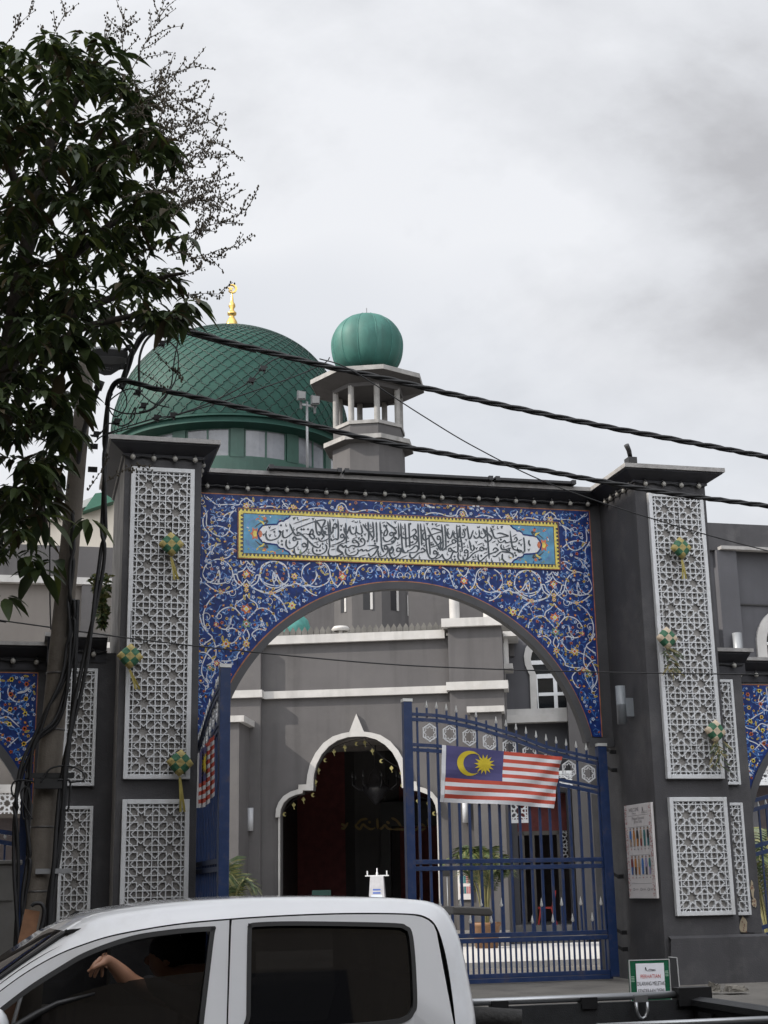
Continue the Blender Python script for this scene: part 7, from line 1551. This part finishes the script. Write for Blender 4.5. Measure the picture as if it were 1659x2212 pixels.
# ================================================================ tree
def tree():
    rg = random.Random(31); Yt = 16.2
    base = Vector((onY(-150, 1900, Yt).x, Yt, .0)); t = thing('street_tree', 'dark leafy street tree with drooping lobed leaves and fine flower sprigs beside the pole', 'tree', base)
    tp = lambda x, y, Y: onY(x, y, Y)
    br = MB()
    trunk = cr([base, base+Vector((.1, 0, 2.5)), tp(-60, 1150, 16.2), tp(10, 800, 16.0), tp(60, 520, 15.8), tp(110, 300, 15.6)], 8)
    br.tube(trunk, [.2*(1-.8*i/(len(trunk)-1))+.012 for i in range(len(trunk))], 10)
    limbs = [[(-30, 1000), (50, 850), (140, 730), (250, 690), (330, 680), (400, 690)], [(10, 800), (120, 700), (250, 640), (350, 600), (400, 590)], [(35, 650), (150, 560), (260, 470), (340, 440), (380, 440)], [(60, 520), (150, 420), (240, 330), (320, 280), (345, 300)], [(80, 400), (130, 280), (190, 180), (240, 130)], [(60, 520), (20, 350), (-30, 220), (-20, 130)], [(-60, 1100), (20, 1060), (80, 1080), (110, 1180)], [(10, 800), (-120, 640), (-250, 520), (-330, 480)], [(-60, 1150), (-160, 900), (-300, 820)], [(130, 1075), (122, 1040), (128, 1020)]]
    for k, l in enumerate(limbs):
        dy = rg.uniform(-1.2, 1.2); P = [tp(x, y, 16+dy*i/(len(l)-1)) for i, (x, y) in enumerate(l)]; C = cr(P, 5); br.tube(C, [.06*(1-.85*i/(len(C)-1))+.006 for i in range(len(C))], 6)
    br.build('trunk', mat('dark_bark', (.05, .042, .035), .9, var=.3, scale=6, bump=.5), t)
    edge = [(60, 270), (90, 235), (120, 255), (160, 300), (200, 335), (240, 330), (280, 350), (330, 390), (380, 330), (430, 395), (480, 380), (520, 385), (560, 395), (600, 400), (640, 430), (680, 420), (700, 360), (720, 300), (760, 235), (820, 225), (880, 215), (950, 190), (1000, 165), (1050, 140), (1100, 120), (1150, 105), (1200, 95)]
    def lim(y):
        for (a, xa), (b, xb) in zip(edge, edge[1:]):
            if a <= y <= b: return xa+(xb-xa)*(y-a)/(b-a)
        return -1e9
    lf = MB()
    def leaf(p, d, ln, w, mi, up):
        d = d.normalized(); sd_ = d.cross(up); 
        if sd_.length < .05: sd_ = d.cross(Vector((1, .3, 0)))
        sd_.normalize(); nrm = sd_.cross(d)
        pts = []; prof = [(0, .12), (.22, .75), (.45, 1.0), (.7, .72), (.88, .35), (1, .02)]
        for u, q in prof:
            c = p+d*ln*u+Vector((0, 0, -.35*ln*u*u)); fold = nrm*(.18*w*q); pts.append((c-sd_*w*q/2+fold, c, c+sd_*w*q/2+fold))
        vs = [v for tr in pts for v in tr]; fs = []
        for i in range(len(pts)-1): o = i*3; fs += [(o, o+1, o+4, o+3), (o+1, o+2, o+5, o+4)]
        lf.add(vs, fs, mi, True)
    def cluster(c, n, sz, out):
        for k in range(n):
            a = rg.uniform(0, 6.28); d = Vector((math.cos(a), math.sin(a), rg.uniform(-.75, .15)))+out*.5; ln = sz*rg.uniform(.7, 1.25)
            leaf(c+d*.05, d, ln, ln*rg.uniform(.34, .46), rg.choices((0, 1, 2, 3), (.5, .28, .12, .10))[0], Vector((rg.uniform(-.3, .3), rg.uniform(-.3, .3), 1)))
    tries = 0; made = 0
    while made < 1500 and tries < 40000:
        tries += 1
        x, y = rg.uniform(-420, 430), rg.uniform(70, 1210)
        m = lim(y)
        if x > m-22: continue
        if y > 690 and x > 20+ (m-20)*1 and rg.random() < .5: continue
        # ragged gaps
        gx = math.sin(x*.045+1.3*math.sin(y*.021))*math.sin(y*.038+.9*math.sin(x*.03))
        if gx > .36 and x > -20: continue
        if 725 < y < 860 and x > 150: continue
        if 860 <= y and x > 175 and rg.random() < .55: continue
        if x > 130 and y > 960 and rg.random() < .8: continue
        dens = 1.0 if y < 760 else (1.0 if y < 950 else (.85 if x < 110 else .3))
        if x < 0: dens *= .45
        if rg.random() > dens: continue
        Y = rg.uniform(13.9, 17.2) if x < m-130 else rg.uniform(14.6, 16.4)
        if y > 900: Y = rg.uniform(14.6, 17.0)
        c = tp(x, y, Y); cluster(c, rg.randint(5, 9), rg.uniform(.13, .235), Vector((.2, -.1, -.2))); made += 1
    for x, y in ((345, 300), (355, 320), (375, 690), (400, 695), (410, 660), (320, 690), (255, 130), (230, 120), (395, 520), (80, 1240), (60, 1215), (20, 1200), (115, 1225), (40, 1090), (95, 1130), (8, 1300), (15, 150), (65, 130), (190, 1130), (455, 590), (120, 1000), (60, 1010), (150, 735), (168, 705), (160, 775), (138, 810), (172, 830), (128, 865), (158, 885), (145, 700), (176, 765), (118, 930), (150, 940), (182, 720), (165, 860), (140, 760)):
        if x == 455: continue
        cluster(tp(x, y-14, rg.uniform(14.6, 15.6)), 6, .3, Vector((.3, -.2, -.4)))
    lm = [mat('dark_tree_leaf', (.042, .062, .018), .5, var=.4, scale=3, transl=.3), mat('deep_tree_leaf', (.026, .042, .014), .45, var=.3, scale=3, transl=.25), mat('bright_tree_leaf', (.075, .095, .022), .5, var=.3, scale=3, transl=.45), mat('rusty_tree_leaf', (.06, .045, .02), .6, var=.3, scale=3, transl=.2)]
    lf.build('foliage', lm, t)
    # fine flower sprigs
    sp = MB(); bd = MB()
    def bud(p, s): 
        bd.ell(p, s, s, s*1.5, 5, 3)
    def sprig(p, a, ln, Y, depth=0):
        n = max(4, int(ln/13)); q = p; P = [q]; cur = a
        for i in range(n):
            cur += rg.uniform(-.16, .16); q = (q[0]+ln/n*math.cos(cur), q[1]-ln/n*math.sin(cur)); P.append(q)
            if depth == 0 and i > 1 and rg.random() < .6: sprig(q, cur+rg.choice([-1, 1])*rg.uniform(.35, .9), ln*rg.uniform(.22, .42), Y, 1)
        W3 = [tp(x, y, Y) for x, y in P]; sp.tube(W3, [.006-.0035*i/len(W3) for i in range(len(W3))], 4, caps=False)
        for i in range(1, len(W3)):
            for _ in range(2 if depth == 0 else 3): bud(W3[i-1].lerp(W3[i], rg.random())+Vector((rg.uniform(-.03, .03), rg.uniform(-.03, .03), rg.uniform(-.02, .03))), rg.uniform(.008, .014))
    starts = [((10, 100), 1.05, 90), ((75, 130), .8, 120), ((150, 150), .6, 130), ((100, 170), 1.2, 80), ((255, 160), 1.15, 130), ((265, 175), .75, 180), ((270, 190), .45, 140), ((250, 205), .25, 150), ((285, 235), .35, 130), ((290, 255), .5, 130), ((280, 270), .1, 130), ((300, 290), .45, 140), ((310, 340), .55, 140), ((300, 350), .25, 170), ((330, 385), .5, 140), ((320, 400), .2, 140), ((340, 420), .45, 120), ((350, 440), .3, 130), ((360, 470), .55, 130), ((380, 520), .62, 145), ((400, 545), .65, 130), ((405, 560), .4, 100), ((380, 560), .1, 90), ((385, 600), .2, 55), ((330, 450), .65, 140), ((300, 420), .8, 120), ((310, 480), .4, 150), ((345, 540), .5, 130), ((290, 320), .15, 140), ((240, 260), .3, 150), ((350, 640), .05, 110), ((335, 760), -.7, 60), ((300, 800), -.5, 60), ((230, 1040), .7, 70), ((190, 1060), 1.0, 60)]
    for (x, y), a, ln in starts: sprig((x, y), a, ln*1.12, rg.uniform(14.8, 16.2))
    for _ in range(18): 
        y = rg.uniform(180, 640); x = lim(y)-rg.uniform(0, 150); sprig((x, y), rg.uniform(-.2, 1.3), rg.uniform(50, 110), rg.uniform(14.2, 15.4))
    sp.build('sprays', mat('sprig_stem', (.09, .075, .055), .8, var=.2), t)
    bd.build('blossoms', mat('brown_flower_bud', (.055, .045, .028), .8, var=.4, scale=5), t)
    return t
tree()
